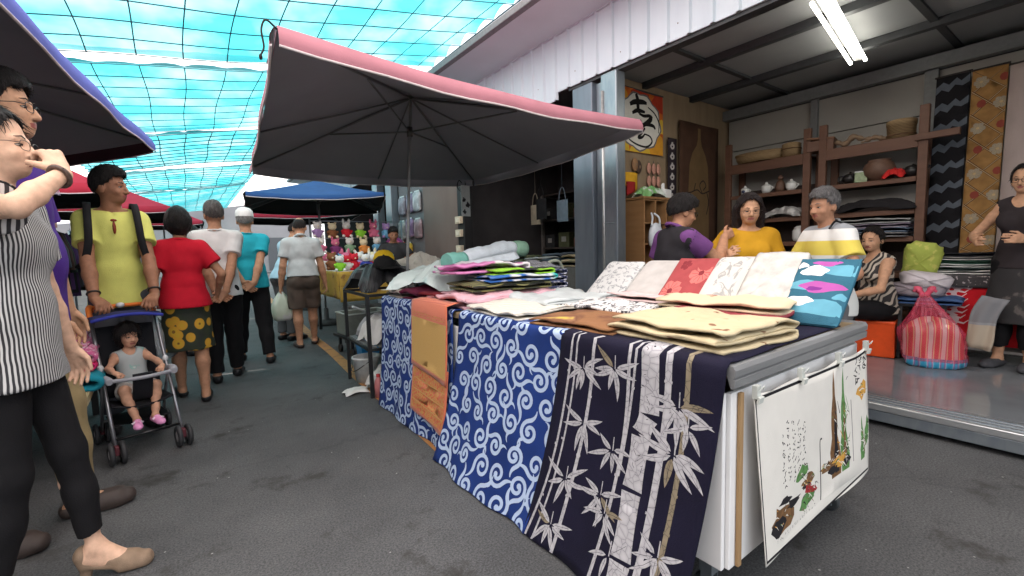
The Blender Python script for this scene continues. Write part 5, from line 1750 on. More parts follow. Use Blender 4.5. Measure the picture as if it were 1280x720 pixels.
folded('pale pink fleece blanket, lowest of the towel stack', (1.62, 2.46, CT + 0.012), (0.52, 0.66, 0.09), 3, cloth('pink fleece', (224, 176, 186), bump=0.6, bscale=90), R(-3), seed=9, rough_=0.012)
STR = ramp_mat('olive and black stripes', [(0, (0.025, 0.028, 0.02)), (0.45, (0.03, 0.032, 0.022)), (0.55, (0.20, 0.19, 0.07)), (1, (0.25, 0.24, 0.10))], kind='wave', scale=11, axis='Y', dist=0.5, interp='LINEAR', rough=0.85, bump=0.3)
folded('olive and black striped folded towel in the middle of the stack', (1.68, 2.48, CT + 0.100), (0.46, 0.54, 0.055), 3, STR, R(-8), seed=10)
MIXB = ramp_mat('white blue and teal bands', [(0, (0.70, 0.70, 0.70)), (0.35, (0.68, 0.69, 0.70)), (0.42, (0.03, 0.13, 0.42)), (0.5, (0.03, 0.13, 0.42)), (0.56, (0.7, 0.7, 0.7)), (0.66, (0.02, 0.42, 0.42)), (1, (0.02, 0.40, 0.42))], scale=5, detail=1, interp='LINEAR', rough=0.85, bump=0.3)
folded('white, blue and teal folded towel under the lime green one', (1.74, 2.44, CT + 0.155), (0.46, 0.46, 0.035), 2, MIXB, R(-10), seed=11)
LIME = ramp_mat('lime with black patches', [(0, (0.24, 0.50, 0.03)), (0.52, (0.27, 0.55, 0.04)), (0.56, (0.02, 0.025, 0.02)), (0.68, (0.02, 0.02, 0.02)), (0.70, (0.30, 0.58, 0.05)), (1, (0.30, 0.58, 0.05))], scale=4, detail=1, interp='LINEAR', rough=0.85, bump=0.3)
folded('lime green folded towel with black patches near the top of the stack', (1.78, 2.47, CT + 0.190), (0.44, 0.42, 0.035), 2, LIME, R(-12), seed=12)
MAG = ramp_mat('orchid pink with white flowers', [(0, (0.62, 0.20, 0.44)), (0.55, (0.64, 0.23, 0.47)), (0.60, (0.74, 0.70, 0.72)), (0.70, (0.76, 0.72, 0.74)), (0.73, (0.60, 0.20, 0.43))], scale=6, detail=1, interp='LINEAR', rough=0.85, bump=0.3)
folded('orchid pink towel with white flowers, topmost of the stack', (1.62, 2.62, CT + 0.205), (0.38, 0.52, 0.055), 2, MAG, R(-5), seed=13, rough_=0.012)

def crumple(label, c, size, m, seed=0, nm='crumpled_cloth', cat='cloth', group=None, n=26, amp=0.5, rz=0.0, name_parts=None, sharp=1.0):
    """loose heap: a domed sheet with ridged creases"""
    rr_ = random.Random(seed)
    ks = [(rr_.uniform(-22, 22), rr_.uniform(-22, 22), rr_.uniform(0, 6.28), rr_.uniform(.3, 1)) for _ in range(9)]
    def fn(u, v):
        x, y = u * 2 - 1, v * 2 - 1
        rad = max(abs(x), abs(y)) * 0.5 + 0.5 * math.hypot(x, y) / 1.2
        h_ = max(0, 1 - min(1, rad) ** 3.0)
        q = sum(a * (1 - 2 * abs(math.sin(kx * x / 4 + ky * y / 4 + p))) for kx, ky, p, a in ks) / 9
        ex = 1 + 0.10 * math.sin(5 * math.atan2(y, x) + seed) + 0.06 * math.sin(11 * math.atan2(y, x))
        return (x * size[0] / 2 * ex, y * size[1] / 2 * ex, max(0.0, size[2] * (h_ ** 0.7) * (1 + amp * q)) + 0.002)
    b = MB()
    b.grid(fn, n, n, 0, sharp < 0.5, 0.003)
    o = b.build(nm, m, None, c, rz)
    return tag(o, label, cat, group)
crumple('white plastic covered bundle heaped at the far street corner of the cart', (1.62, 3.12, CT + 0.075), (0.62, 0.60, 0.19), mat('milky plastic film', srgb(206, 220, 216), rough=0.25, noise=0.06, scale=6, bump=0.1, spec=0.6), 3, 'plastic_bundle', 'bundle', n=30, amp=0.55, rz=0.4)
folded('burgundy folded cloth under the white plastic bundle', (1.42, 2.96, CT + 0.012), (0.34, 0.30, 0.09), 3, cloth('burgundy', (92, 28, 52), bump=0.4), R(4), seed=15, rough_=0.012)
folded('beige folded cloth beside the burgundy one at the far end of the cart', (1.40, 3.26, CT + 0.012), (0.24, 0.28, 0.07), 3, cloth('greige', (168, 156, 146), bump=0.4), R(-4), seed=16)
folded('dark red folded cloth under the pink fleece blanket edge', (1.36, 2.72, CT + 0.026), (0.18, 0.22, 0.055), 2, cloth('dark red', (110, 36, 44), bump=0.4), R(10), seed=17)
NAVW = ramp_mat('navy and white sprigs', [(0, (0.60, 0.60, 0.64)), (0.46, (0.55, 0.56, 0.62)), (0.50, (0.03, 0.04, 0.12)), (1, (0.04, 0.05, 0.14))], scale=26, detail=2, interp='LINEAR', rough=0.7, bump=0.2, stretch=(1, 1, 2))
for k in range(4):
    folded('navy and white sprigged cloth, %s of four stacked by the steel post' % ('lowest', 'second up', 'third up', 'topmost')[k], (2.13, 2.72, CT + 0.006 + 0.048 * k), (0.42, 0.40, 0.044), 2, NAVW, R(-4 + 3 * k), seed=20 + k)
crumple('clear plastic wrap crumpled on the navy and white stack', (2.13, 2.74, CT + 0.198), (0.44, 0.44, 0.06), mat('clear plastic film', srgb(170, 170, 176), rough=0.15, noise=0.1, scale=8, spec=0.7, alpha=0.45), 8, 'plastic_wrap', 'plastic wrap', amp=0.7)
for k in range(3):
    folded('folded cloth pile under the mint roll, %s' % ('grey at the bottom', 'plum in the middle', 'grey green on top')[k], (1.88, 3.10, CT + 0.006 + 0.075 * k), (0.40, 0.42, 0.07), 3, cloth(('mid grey', 'plum', 'grey green')[k], ((120, 122, 124), (84, 44, 60), (120, 136, 128))[k], bump=0.4), R(5 - 4 * k), seed=30 + k)
# rolled mint towel lying across the piles
root = empty('rolled_towel', (1.93, 2.98, 1.12), 0, 'rolled white towel with mint ends lying across the top of the piles', 'towel')
axis_pts = smooth_line([(-0.42, -0.10, -0.005), (-0.25, -0.05, 0.012), (0.0, 0.0, 0.055), (0.22, 0.05, 0.085), (0.42, 0.09, 0.075)], 6)
def roll_part(name, a, e, m, r=0.062):
    b = MB()
    pts = axis_pts[a:e + 1]
    nn = len(pts)
    b.tube(pts, [r * (1 + 0.10 * math.sin(0.9 * (a + k)) + 0.05 * math.sin(2.7 * (a + k))) for k in range(nn)], 18)
    return b.build(name, m, root)
WHT = cloth('white towelling', (216, 226, 232), bump=0.7, bscale=120)
MINT = cloth('mint towelling', (128, 192, 178), bump=0.7, bscale=120)
roll_part('middle', 6, len(axis_pts) - 5, WHT)
roll_part('mint_end', 0, 6, MINT, 0.0625)
roll_part('mint_end', len(axis_pts) - 5, len(axis_pts) - 1, cloth('sage towelling', (138, 176, 152), bump=0.7, bscale=120), 0.0635)
b = MB()
b.grid(lambda u, v: (-0.40 + 0.62 * u, -0.13 - 0.05 * v - 0.05 + 0.11 * u, -0.015 + 0.07 * u - 0.045 * v * (1 + .3 * math.sin(9 * u))), 16, 4, thick=0.004)
b.build('loose_edge', WHT, root)

# ---- six packs of cloth leaning in a row
def pack(label, y, wdt, hgt, tilt, m, front=None, fmats=None, x=2.02, t=0.036, gloss=None, e1=0.22, crease=0.0, seed=0):
    root = empty('fabric_pack', (x, y, CT + 0.016), R(-90), label, 'fabric pack', 'fabric packs leaning in a row at the back of the cart')
    tl_ = R(tilt + 15)
    hgt *= 1.30
    def put(px, py, pz):
        return (px, py * math.cos(tl_) + pz * math.sin(tl_), pz * math.cos(tl_) - py * math.sin(tl_))
    b = MB()
    n1, n2 = 16, 40
    pw_ = lambda q, e: math.copysign(abs(q) ** e, q)
    vs, fs = [], []
    rr_ = random.Random(seed)
    ph_ = [rr_.uniform(0, 6.28) for _ in range(5)]
    for i in range(n1 + 1):
        a = -math.pi / 2 + math.pi * i / n1
        for k in range(n2):
            c_ = 2 * math.pi * k / n2
            px = wdt / 2 * pw_(math.cos(c_), 0.16) * pw_(math.cos(a), e1)
            pz = hgt / 2 * pw_(math.sin(c_), 0.16) * pw_(math.cos(a), e1) + hgt / 2
            py = t / 2 * pw_(math.sin(a), 0.9)
            w_ = crease * (abs(math.sin(px * 55 + pz * 9 + ph_[0])) + abs(math.sin(px * 23 - pz * 31 + ph_[1])) + 0.5 * math.sin(pz * 40 + ph_[2]))
            py += (-1 if py < 0 else 1) * w_ + 0.004 * math.sin(px * 14 + ph_[3]) * math.sin(pz * 11 + ph_[4])
            vs.append(put(px, py, pz))
    fs = [(i * n2 + k, i * n2 + (k + 1) % n2, (i + 1) * n2 + (k + 1) % n2, (i + 1) * n2 + k) for i in range(n1) for k in range(n2)]
    b.add(vs, fs, 0, True)
    b.build('bundle', m, root)
    if front:
        front = [([(p[0], p[1] * 1.30) for p in r_], mi_) for r_, mi_ in front]
        fw, fh = wdt * 0.985, hgt * 0.985
        def fn(u, v):
            px, pz = u - fw / 2, fh - v + 0.002
            ed = max(abs(px) / (fw / 2), abs(pz - fh / 2) / (fh / 2))
            py = -t / 2 - 0.004 + 0.012 * max(0, ed - 0.85) / 0.15 - 0.003 * math.sin(px * 14 + ph_[3]) * math.sin(pz * 11 + ph_[4])
            return put(px, py, pz)
        printed('front_print', fw, fh, front, fmats, fn, step=0.03, parent=root, thick=0)
    return root
LACE = ramp_mat('white lace with grey sprigs', [(0, (0.54, 0.54, 0.53)), (0.53, (0.56, 0.56, 0.55)), (0.57, (0.25, 0.26, 0.27)), (0.63, (0.30, 0.31, 0.32)), (0.66, (0.56, 0.56, 0.55))], scale=30, detail=3, dist=1.0, interp='LINEAR', rough=0.7, bump=0.3)
pack('white pack with fine grey leaf sprigs, farthest along the row of leaning packs', 1.90, 0.29, 0.285, 36, LACE, seed=1)
pack('plain white pack next to the sprigged one in the leaning row', 1.62, 0.25, 0.30, 37, cloth('plain white cotton', (186, 182, 178), bump=0.3), seed=2, x=2.01)
# dark rose pack with big flowers
fl = []
def flower(cx, cy, r, n=6, mi=1, sd=0, lst=None):
    lst = fl if lst is None else lst
    r_ = random.Random(sd)
    for k in range(n):
        a = 2 * math.pi * k / n + r_.uniform(-.2, .2)
        px, py = cx + r * 0.62 * math.cos(a), cy + r * 0.62 * math.sin(a)
        lst.append(([(px + r * 0.42 * (1 + .15 * math.sin(3 * q + k)) * math.cos(q * .628), py + r * 0.42 * (1 + .15 * math.cos(2 * q)) * math.sin(q * .628)) for q in range(10)], mi))
    lst.append(([(cx + r * 0.25 * math.cos(q * .785), cy + r * 0.25 * math.sin(q * .785)) for q in range(8)], 2))
    for k in range(n * 2):
        a = math.pi * k / n + 0.3
        for q in ribbon([(cx + r * .3 * math.cos(a), cy + r * .3 * math.sin(a)), (cx + r * .8 * math.cos(a + .1), cy + r * .8 * math.sin(a + .1))], 0.0022): lst.append((q, 2))
flower(0.065, 0.205, 0.062, sd=1); flower(0.185, 0.095, 0.062, sd=2); flower(0.07, 0.05, 0.03, 5, 2, sd=3)
ROSE = cloth('dark rose cotton', (160, 72, 74), bump=0.3)
pack('dark rose pack with large lighter flowers in the leaning row', 1.39, 0.25, 0.295, 34, ROSE, fl, [ROSE, cloth('light rose print', (205, 112, 106), bump=0.2), cloth('deep rose print', (128, 48, 54), bump=0.2)], seed=3)
PALEL = ramp_mat('off white with faint grey leaves', [(0, (0.52, 0.51, 0.48)), (0.55, (0.55, 0.54, 0.51)), (0.59, (0.30, 0.30, 0.29)), (0.64, (0.36, 0.36, 0.34)), (0.68, (0.55, 0.53, 0.50))], scale=14, detail=4, dist=1.5, interp='LINEAR', rough=0.7, bump=0.25, stretch=(1, 1, 0.6))
pack('off white pack with faint grey leaves between the rose and plastic wrapped packs', 1.17, 0.23, 0.30, 33, PALEL, seed=4)
pack('white pack in creased shiny plastic in the leaning row', 0.965, 0.24, 0.305, 31, mat('white under plastic', srgb(176, 174, 168), rough=0.16, noise=0.22, scale=16, bump=0.45, bscale=30, spec=0.7), seed=5, crease=0.006, t=0.05)
# teal pack with clouds
cl_ = []
def cloud(cx, cy, w_, h_, mi, sd):
    r_ = random.Random(sd)
    n = 18
    cl_.append(([(cx + w_ / 2 * (1 + 0.16 * math.sin(4 * 2 * math.pi * k / n + sd)) * math.cos(2 * math.pi * k / n), cy + h_ / 2 * (1 + 0.22 * math.sin(3 * 2 * math.pi * k / n + sd * 2)) * math.sin(2 * math.pi * k / n)) for k in range(n)], mi))
cl_scale = 0.275 / 0.325
cloud(0.17, 0.065, 0.20, 0.055, 4, 5); cloud(0.05, 0.15, 0.16, 0.05, 4, 9); cloud(0.13, 0.255, 0.22, 0.07, 4, 6)
cloud(0.11, 0.03, 0.10, 0.035, 2, 2); cloud(0.075, 0.075, 0.10, 0.055, 1, 3); cloud(0.02, 0.045, 0.045, 0.03, 1, 7)
cloud(0.125, 0.155, 0.16, 0.055, 2, 1); cloud(0.10, 0.165, 0.06, 0.02, 3, 4); cloud(0.06, 0.225, 0.10, 0.045, 1, 8); cloud(0.20, 0.20, 0.05, 0.03, 4, 3)
cl_ = [([(p[0], p[1] * cl_scale) for p in r_], m_) for r_, m_ in cl_]
TEAL = cloth('teal blue cotton', (48, 96, 116), bump=0.25)
pack('teal pack with white clouds and magenta swirls, last of the leaning row', 0.755, 0.225, 0.275, 30, TEAL, cl_, [TEAL, cloth('white print', (226, 226, 224), bump=0.1), cloth('magenta print', (168, 84, 156), bump=0.1), cloth('purple print', (120, 50, 130), bump=0.1), cloth('sky print', (96, 156, 176), bump=0.1)], seed=6, x=2.00)
# black board leaning behind the last packs
b = MB(); b.box((0, 0.06, 0.125), (0.045, 0.05, 0.30), rot=(R(-44), 0, 0))
tag(b.build('padded_case', mat('black board', srgb(30, 30, 34), rough=0.5), None, (2.10, 0.685, CT + 0.012), R(-90), bevel=0.012), 'black padded case leaning beside the teal pack at the cart end', 'case')
# dark green holdall beyond the cart
root = empty('holdall', (2.50, 3.02, 0.55), R(12), 'dark green holdall with a pale strap behind the fabric stack', 'bag')
b = MB(); b.ell((0, 0, 0.27), (0.24, 0.16, 0.27), 20); b.build('body', cloth('dark green canvas', (42, 52, 46), bump=0.4), root)
b = MB(); b.tube(smooth_line([(-0.18, -0.10, 0.40), (-0.10, -0.15, 0.52), (0.06, -0.15, 0.53), (0.15, -0.14, 0.42)], 6), 0.014, 6); b.build('strap', cloth('pale webbing', (170, 176, 160)), root)
# ------------------------------------------------------------------ inside the shop
WOODS = ramp_mat('red brown shelf wood', [(0, (0.085, 0.038, 0.022)), (0.5, (0.125, 0.058, 0.034)), (1, (0.165, 0.08, 0.048))], scale=4, detail=7, interp='LINEAR', rough=0.55, stretch=(5, 0.8, 5))
# twin tube light hung below the ceiling (lit)
tl = empty('tube_light', (4.47, 1.48, 2.86), 0, 'lit twin fluorescent tube light hanging under the shop ceiling', 'ceiling light')
TUBE = mat('lit tube', srgb(255, 252, 240), emit=(1.0, 0.96, 0.86), estr=5.5, noise=0)
def tube_between(par, p, q, r=0.014):
    b = MB(); b.tube([p, q], r, 10); return b.build('tube', TUBE, par)
b = MB(); b.box((0, 0, 0.035), (1.60, 0.06, 0.04), rot=(0, 0, R(9.0))); b.build('batten', mat('white lamp body', srgb(190, 190, 186), rough=0.5), tl)
for s in (-1, 1):
    d = Vector((math.cos(R(9)), math.sin(R(9)), 0)); n = Vector((-d.y, d.x, 0)) * 0.055 * s
    tube_between(tl, -d * 0.78 + n, d * 0.78 + n)
for x in (-0.6, 0.6):
    b = MB(); b.tube([(x, 0.095 * x / .6, 0.05), (x, 0.095 * x / .6, 0.14)], 0.006, 6); b.build('hanger', DKBEAM, tl)

# shelf unit along the back wall
def shelf_unit(label, ya, yb, tops, zs):
    r = empty('shelf_unit', (5.75, (ya + yb) / 2, 0.15), 0, label, 'shelf')
    L = yb - ya
    for y in (-L / 2 + 0.035, L / 2 - 0.035):
        for x in (-0.17, 0.17):
            b = MB(); b.box((x, y, (2.26 if x < 0 else 2.05) / 2 - 0.0), (0.05, 0.07, 2.26 if x < 0 else 2.05)); b.build('post', WOODS, r, bevel=0.004)
    for z in zs:
        b = MB(); b.box((0, 0, z - 0.15), (0.36, L - 0.15, 0.026)); b.build('shelf', WOODS, r, bevel=0.003)
        if z < 2.0:
            b = MB(); b.box((-0.185, 0, z - 0.165), (0.014, L - 0.15, 0.040)); b.build('shelf_edge', WOODS, r, bevel=0.003)
    b = MB(); b.box((-0.182, 0, 1.97 - 0.03), (0.03, L - 0.14, 0.11)); b.build('top_rail', WOODS, r, bevel=0.004)
    b = MB(); b.box((0.185, 0, 0.9), (0.012, L - 0.1, 1.6)); b.build('back_board', mat('dark back board', srgb(58, 48, 44), rough=0.8), r)
    return r
shelf_unit('red brown shelf unit with white cups behind the woman in mustard', 2.10, 3.05, None, (2.14, 1.76, 1.46, 1.18, 0.72, 0.35))
u2 = shelf_unit('red brown shelf unit with round pots beside the hanging fabrics', 1.14, 2.02, None, (2.14, 1.76, 1.46, 1.20, 0.85, 0.45))
b = MB(); b.box((-0.20, -0.50, 1.97), (0.05, 0.30, 0.06)); b.build('cross_arm', WOODS, u2, bevel=0.004)
for z, h_ in ((1.60, 0.20), (1.30, 0.14)):
    b = MB(); b.box((0.176, 0.02, z - 0.12), (0.006, 0.70, h_)); b.build('light_gap', BACKW, u2)
SX = 5.66
def thing_lathe(name, label, cat, loc, prof, m, group=None, sq=(1, 1), extra=None, n=20):
    r = empty(name, loc, 0, label, cat, group)
    b = MB(); b.lathe(prof, n, sq=sq); b.build('body', m, r)
    if extra: extra(r)
    return r
WICK = ramp_mat('woven bamboo', [(0, (0.13, 0.075, 0.03)), (0.5, (0.27, 0.18, 0.085)), (1, (0.36, 0.25, 0.13))], kind='wave', scale=24, axis='Z', dist=2.5, interp='LINEAR', rough=0.75, bump=0.5)
def ring_at(z, r, m, w=0.008):
    def ex(p):
        b = MB(); b.lathe([(r, z - w), (r + 0.006, z - w), (r + 0.006, z + w), (r, z + w)], 24); b.build('band', m, p)
    return ex
# things on the top boards
r = empty('woven_basket', (SX, 2.68, 2.153), 0, 'flat oval woven basket on the top shelf', 'basket')
b = MB(); b.lathe([(0.0, 0.0), (0.24, 0.0), (0.27, 0.05), (0.275, 0.09), (0.265, 0.10), (0.255, 0.06), (0.22, 0.02), (0, 0.02)], 28, sq=(0.6, 1)); b.build('bowl', WICK, r)
b = MB(); b.lathe([(0.27, 0.085), (0.285, 0.09), (0.285, 0.108), (0.265, 0.108)], 28, sq=(0.6, 1)); b.build('rim', WICK, r)
thing_lathe('bamboo_steamer', 'small round bamboo steamer on the top shelf between basket and box', 'basket', (SX, 2.33, 2.153), [(0, 0), (0.095, 0), (0.095, 0.14), (0.085, 0.15), (0.03, 0.165), (0, 0.166)], WICK, None, extra=ring_at(0.085, 0.094, mat('dark cane', srgb(96, 70, 44))))
r = empty('wooden_box', (SX, 2.03, 2.153), R(10), 'dark wooden box with a sloping lid on the top shelf', 'box')
b = MB(); b.box((0, 0, 0.055), (0.20, 0.24, 0.11)); b.build('body', WOODS, r, bevel=0.006)
b = MB(); b.box((0, 0, 0.128), (0.21, 0.25, 0.022), rot=(R(6), 0, 0)); b.build('lid', mat('dull brown lid', srgb(110, 76, 52), rough=0.6), r, bevel=0.004)
DRIFT = ramp_mat('driftwood', [(0, (0.14, 0.085, 0.05)), (0.5, (0.24, 0.16, 0.10)), (1, (0.32, 0.22, 0.14))], scale=9, detail=7, interp='LINEAR', rough=0.8, stretch=(1, 1, 3), bump=0.6)
def drift(label, loc, sc, sd):
    rr_ = random.Random(sd)
    b = MB()
    pts = [(0.0, (-0.5 + k / 5) * sc * 1.0, 0.05 * sc + 0.11 * sc * math.sin(k * 0.9 + sd) ** 2 + (0.18 * sc if k == 2 and sd == 1 else 0)) for k in range(6)]
    b.tube(smooth_line(pts, 4), [0.05 * sc * (0.35 + 1.3 * math.sin(math.pi * min(1, max(0.08, k / 20))) + 0.35 * math.sin(k * 1.7)) for k in range(21)], 9)
    o = b.build('driftwood', DRIFT, None, loc)
    tag(o, label, 'driftwood', 'driftwood roots on the shelf')
drift('knobbly driftwood root with a raised hump on the top shelf', (SX, 1.78, 2.165), 0.36, 1)
drift('low driftwood root beside the round lidded basket', (SX, 1.54, 2.165), 0.28, 2)
thing_lathe('lidded_basket', 'round lidded bamboo basket at the end of the top shelf', 'basket', (SX, 1.36, 2.153), [(0, 0), (0.105, 0), (0.112, 0.12), (0.116, 0.122), (0.116, 0.165), (0.10, 0.172), (0, 0.176)], WICK, None, extra=ring_at(0.03, 0.106, mat('dark cane', srgb(96, 70, 44))))
# cups and pots
PORC = mat('white porcelain', srgb(214, 214, 210), rough=0.2, noise=0.04)
DKPOT = mat('black glazed clay', srgb(34, 32, 32), rough=0.3, noise=0.1)
BRPOT = mat('brown clay', srgb(98, 72, 58), rough=0.55, noise=0.15)
def cup(label, y, z=1.773, m=PORC, s=1.0, blue=True):
    def ex(p):
        b = MB(); b.lathe([(0, 0.085 * s), (0.03 * s, 0.087 * s), (0.047 * s, 0.08 * s), (0.012 * s, 0.10 * s), (0.012 * s, 0.115 * s), (0, 0.118 * s)], 18); b.build('lid', m, p)
        b = MB(); b.tube(smooth_line([(-0.01, -0.045 * s, 0.065 * s), (-0.012, -0.072 * s, 0.055 * s), (-0.01, -0.045 * s, 0.02 * s)], 6), 0.006 * s, 6); b.build('handle', m, p)
        if blue:
            b = MB(); b.ell((-0.045 * s, 0.0, 0.045 * s), (0.006, 0.022 * s, 0.020 * s), 10); b.build('blue_motif', mat('blue glaze', srgb(52, 66, 100), rough=0.25), p)
    return thing_lathe('lidded_cup', label, 'cup', (SX - 0.03, y, z), [(0, 0), (0.034 * s, 0), (0.046 * s, 0.03 * s), (0.048 * s, 0.075 * s), (0.044 * s, 0.078 * s), (0, 0.08 * s)], m, 'white cups on the shelf', extra=ex)
cup('white lidded cup with a dark blue motif near the shelf post', 2.83)
cup('plain white lidded cup in the middle of the shelf row', 2.58, blue=False, s=1.1)
cup('white lidded cup beside the brown clay figure', 2.31, blue=False, s=1.1)
r = empty('clay_figure', (SX, 2.44, 1.773), 0, 'brown clay figure standing between white cups', 'figurine')
b = MB(); b.lathe([(0, 0), (0.05, 0), (0.055, 0.05), (0.045, 0.10), (0.028, 0.13), (0, 0.135)], 16); b.build('robe', BRPOT, r)
b = MB(); b.ell((0, 0, 0.16), (0.030, 0.030, 0.035), 12); b.build('head', BRPOT, r)
def ex_pot(p):
    b = MB(); b.tube(smooth_line([(0, -0.06, 0.06), (0, -0.10, 0.075), (0, -0.115, 0.10)], 5), [0.014] * 10 + [0.009], 8); b.build('spout', DKPOT, p)
    b = MB(); b.lathe([(0.03, 0.105), (0.012, 0.11), (0.010, 0.125), (0, 0.128)], 14); b.build('knob', DKPOT, p)
    b = MB(); b.tube(smooth_line([(0, 0.06, 0.09), (0, 0.10, 0.08), (0, 0.10, 0.04), (0, 0.06, 0.03)], 5), 0.008, 6); b.build('handle', DKPOT, p)
thing_lathe('teapot', 'black clay teapot at the inner end of the pot shelf', 'teapot', (SX, 1.76, 1.773), [(0, 0), (0.045, 0), (0.075, 0.045), (0.06, 0.09), (0.03, 0.105), (0, 0.106)], DKPOT, 'black pots on the shelf', extra=ex_pot)
thing_lathe('teapot', 'black clay teapot nearest the hanging fabrics', 'teapot', (SX, 1.26, 1.773), [(0, 0), (0.045, 0), (0.078, 0.05), (0.06, 0.10), (0.03, 0.115), (0, 0.116)], DKPOT, 'black pots on the shelf', extra=ex_pot)
thing_lathe('clay_jar', 'big round brown clay jar in the middle of the pot shelf', 'jar', (SX, 1.52, 1.773), [(0, 0), (0.07, 0), (0.125, 0.06), (0.135, 0.11), (0.115, 0.17), (0.085, 0.19), (0.095, 0.205), (0.08, 0.205), (0.07, 0.19), (0, 0.18)], BRPOT)
r = empty('gift_box', (SX - 0.05, 1.655, 1.773), R(20), 'small green and white box beside the clay jar', 'box')
b = MB(); b.box((0, 0, 0.05), (0.08, 0.10, 0.10)); b.build('carton', mat('pale green card', srgb(150, 164, 130), rough=0.6, noise=0.25, scale=30), r, bevel=0.003)
b = MB(); b.box((0, 0, 0.104), (0.084, 0.104, 0.008)); b.build('lid', mat('white card', srgb(228, 228, 226)), r)
crumple('crumpled bright red cloth on the pot shelf', (SX - 0.05, 1.385, 1.775), (0.16, 0.16, 0.10), cloth('bright red', (190, 42, 40), bump=0.3), 4, n=14)
crumple('black cloth bundle lying along the third shelf', (SX - 0.03, 1.55, 1.475), (0.26, 0.62, 0.12), cloth('black cotton', (34, 32, 34), bump=0.3), 12, n=20)
crumple('grey and white pottery wrapped in film on the left shelf unit', (SX - 0.03, 2.37, 1.475), (0.24, 0.38, 0.12), ramp_mat('grey and white wrap', [(0, (0.08, 0.08, 0.08)), (0.5, (0.3, 0.29, 0.28)), (0.62, (0.55, 0.54, 0.52))], scale=14, interp='LINEAR', rough=0.4), 14, 'wrapped_bundle', 'bundle', n=18)
for k in range(4):
    folded('folded cloth in clear film on the lowest open shelf, %s' % ('grey one at the bottom', 'blue grey second one', 'lilac third one', 'pale one on top')[k], (SX, 1.55, 1.215 + 0.045 * k), (0.60, 0.28, 0.042), 2, mat('film %d' % k, srgb(*((120, 120, 122), (96, 110, 128), (130, 120, 134), (150, 152, 150))[k]), rough=0.25, noise=0.15), R(2 * k - 3), seed=60 + k, group='film packed cloths on the shelf')
r = thing_lathe('white_jar', 'white lidded jar on the shelf below the wrapped pottery', 'jar', (SX, 2.22, 1.193), [(0, 0), (0.06, 0), (0.075, 0.04), (0.075, 0.12), (0.055, 0.15), (0.06, 0.155), (0.03, 0.175), (0, 0.18)], PORC)
crumple('dark wrapped bundle on the lower left shelf', (SX, 2.72, 1.475), (0.26, 0.34, 0.11), cloth('dark plum', (58, 44, 50), bump=0.3), 17, n=16)

# hanging fabric lengths at the end of the back wall
def hang_panel(label, ya, yb, zt, zb, m, x=5.86, polys=None, mats=None):
    W, H = ya - yb, zt - zb
    fn = lambda u, v: (x - 0.02 - 0.012 * math.sin(u * 16 + v) * (0.3 + v / H), ya - u + 0.02 * v / H, zt - v)
    r = empty('hanging_fabric', (0, 0, 0), 0, label, 'hanging fabric', 'fabric lengths hung on the back wall')
    o = printed('fabric', W, H, polys or [], mats or [m], fn, step=0.07, parent=r, thick=0.004)
    b = MB(); b.tube([(x - 0.02, ya + 0.01, zt + 0.004), (x - 0.02, yb - 0.01, zt + 0.004)], 0.010, 8); b.build('rod', mat('dark rod', srgb(52, 46, 44), rough=0.5), r)
    return r
pk = []
rr = random.Random(5)
for k in range(9):
    y = 0.03 + 0.185 * k
    pk.append(([(0.0, y + 0.06), (0.05, y + 0.02), (0.09, y + 0.05), (0.14, y), (0.17, y + 0.035), (0.225, y - 0.01), (0.225, y + 0.055), (0.18, y + 0.08), (0.13, y + 0.06), (0.09, y + 0.115), (0.04, y + 0.085), (0.0, y + 0.125)], 1))
BLK = cloth('black hanging cloth', (30, 29, 32), bump=0.2)
hang_panel('black hanging length with jagged grey flame shapes', 1.16, 0.93, 2.68, 0.98, BLK, polys=pk, mats=[BLK, cloth('slate print', (92, 98, 106), bump=0.15)])
pk = []
for k in range(9):
    for s in (-1, 1):
        a, e = (0.13 - s * 0.13, 0.20 * k - 0.02), (0.13 + s * 0.13, 0.20 * k + 0.20)
        for q in ribbon([a, e], 0.022): pk.append((q, 1))
        for q in ribbon([a, e], 0.008): pk.append((q, 2))
    flower(0.06 + 0.13 * (k % 2), 0.11 + 0.20 * k, 0.048, 6, 3, k, pk)
    pk.append(([(0.20 - 0.13 * (k % 2) + 0.03 * math.cos(q * .785), 0.10 + 0.2 * k + 0.035 * math.sin(q * .785)) for q in range(8)], 4))
TANC = cloth('tan brocade', (150, 112, 66), noise=0.25, scale=12, bump=0.2)
hang_panel('tan hanging length with brown lattice, leaves and small red flowers', 0.92, 0.70, 2.67, 0.98, TANC, polys=pk, mats=[TANC, cloth('brown print', (84, 58, 40), bump=0), cloth('pale print', (186, 160, 120), bump=0), cloth('grey leaf print', (150, 140, 122), bump=0), cloth('brick print', (138, 66, 54), bump=0)])
hang_panel('plain pale pinkish hanging length', 0.69, 0.49, 2.65, 0.98, cloth('pale pinkish linen', (176, 160, 154), noise=0.07, scale=5, bump=0.25))
pk = []
for k in range(12):
    flower(0.06 + 0.12 * (k % 2), 0.08 + 0.14 * k, 0.045, 5, 1, k, pk)
hang_panel('dark hanging length with pale flowers at the picture edge', 0.48, 0.26, 2.64, 0.98, BLK, polys=pk, mats=[BLK, cloth('beige print', (150, 132, 104), bump=0), cloth('brown print', (84, 58, 40), bump=0)])
b = MB(); b.box((5.80, 0.78, 1.9), (0.05, 0.06, 1.9))
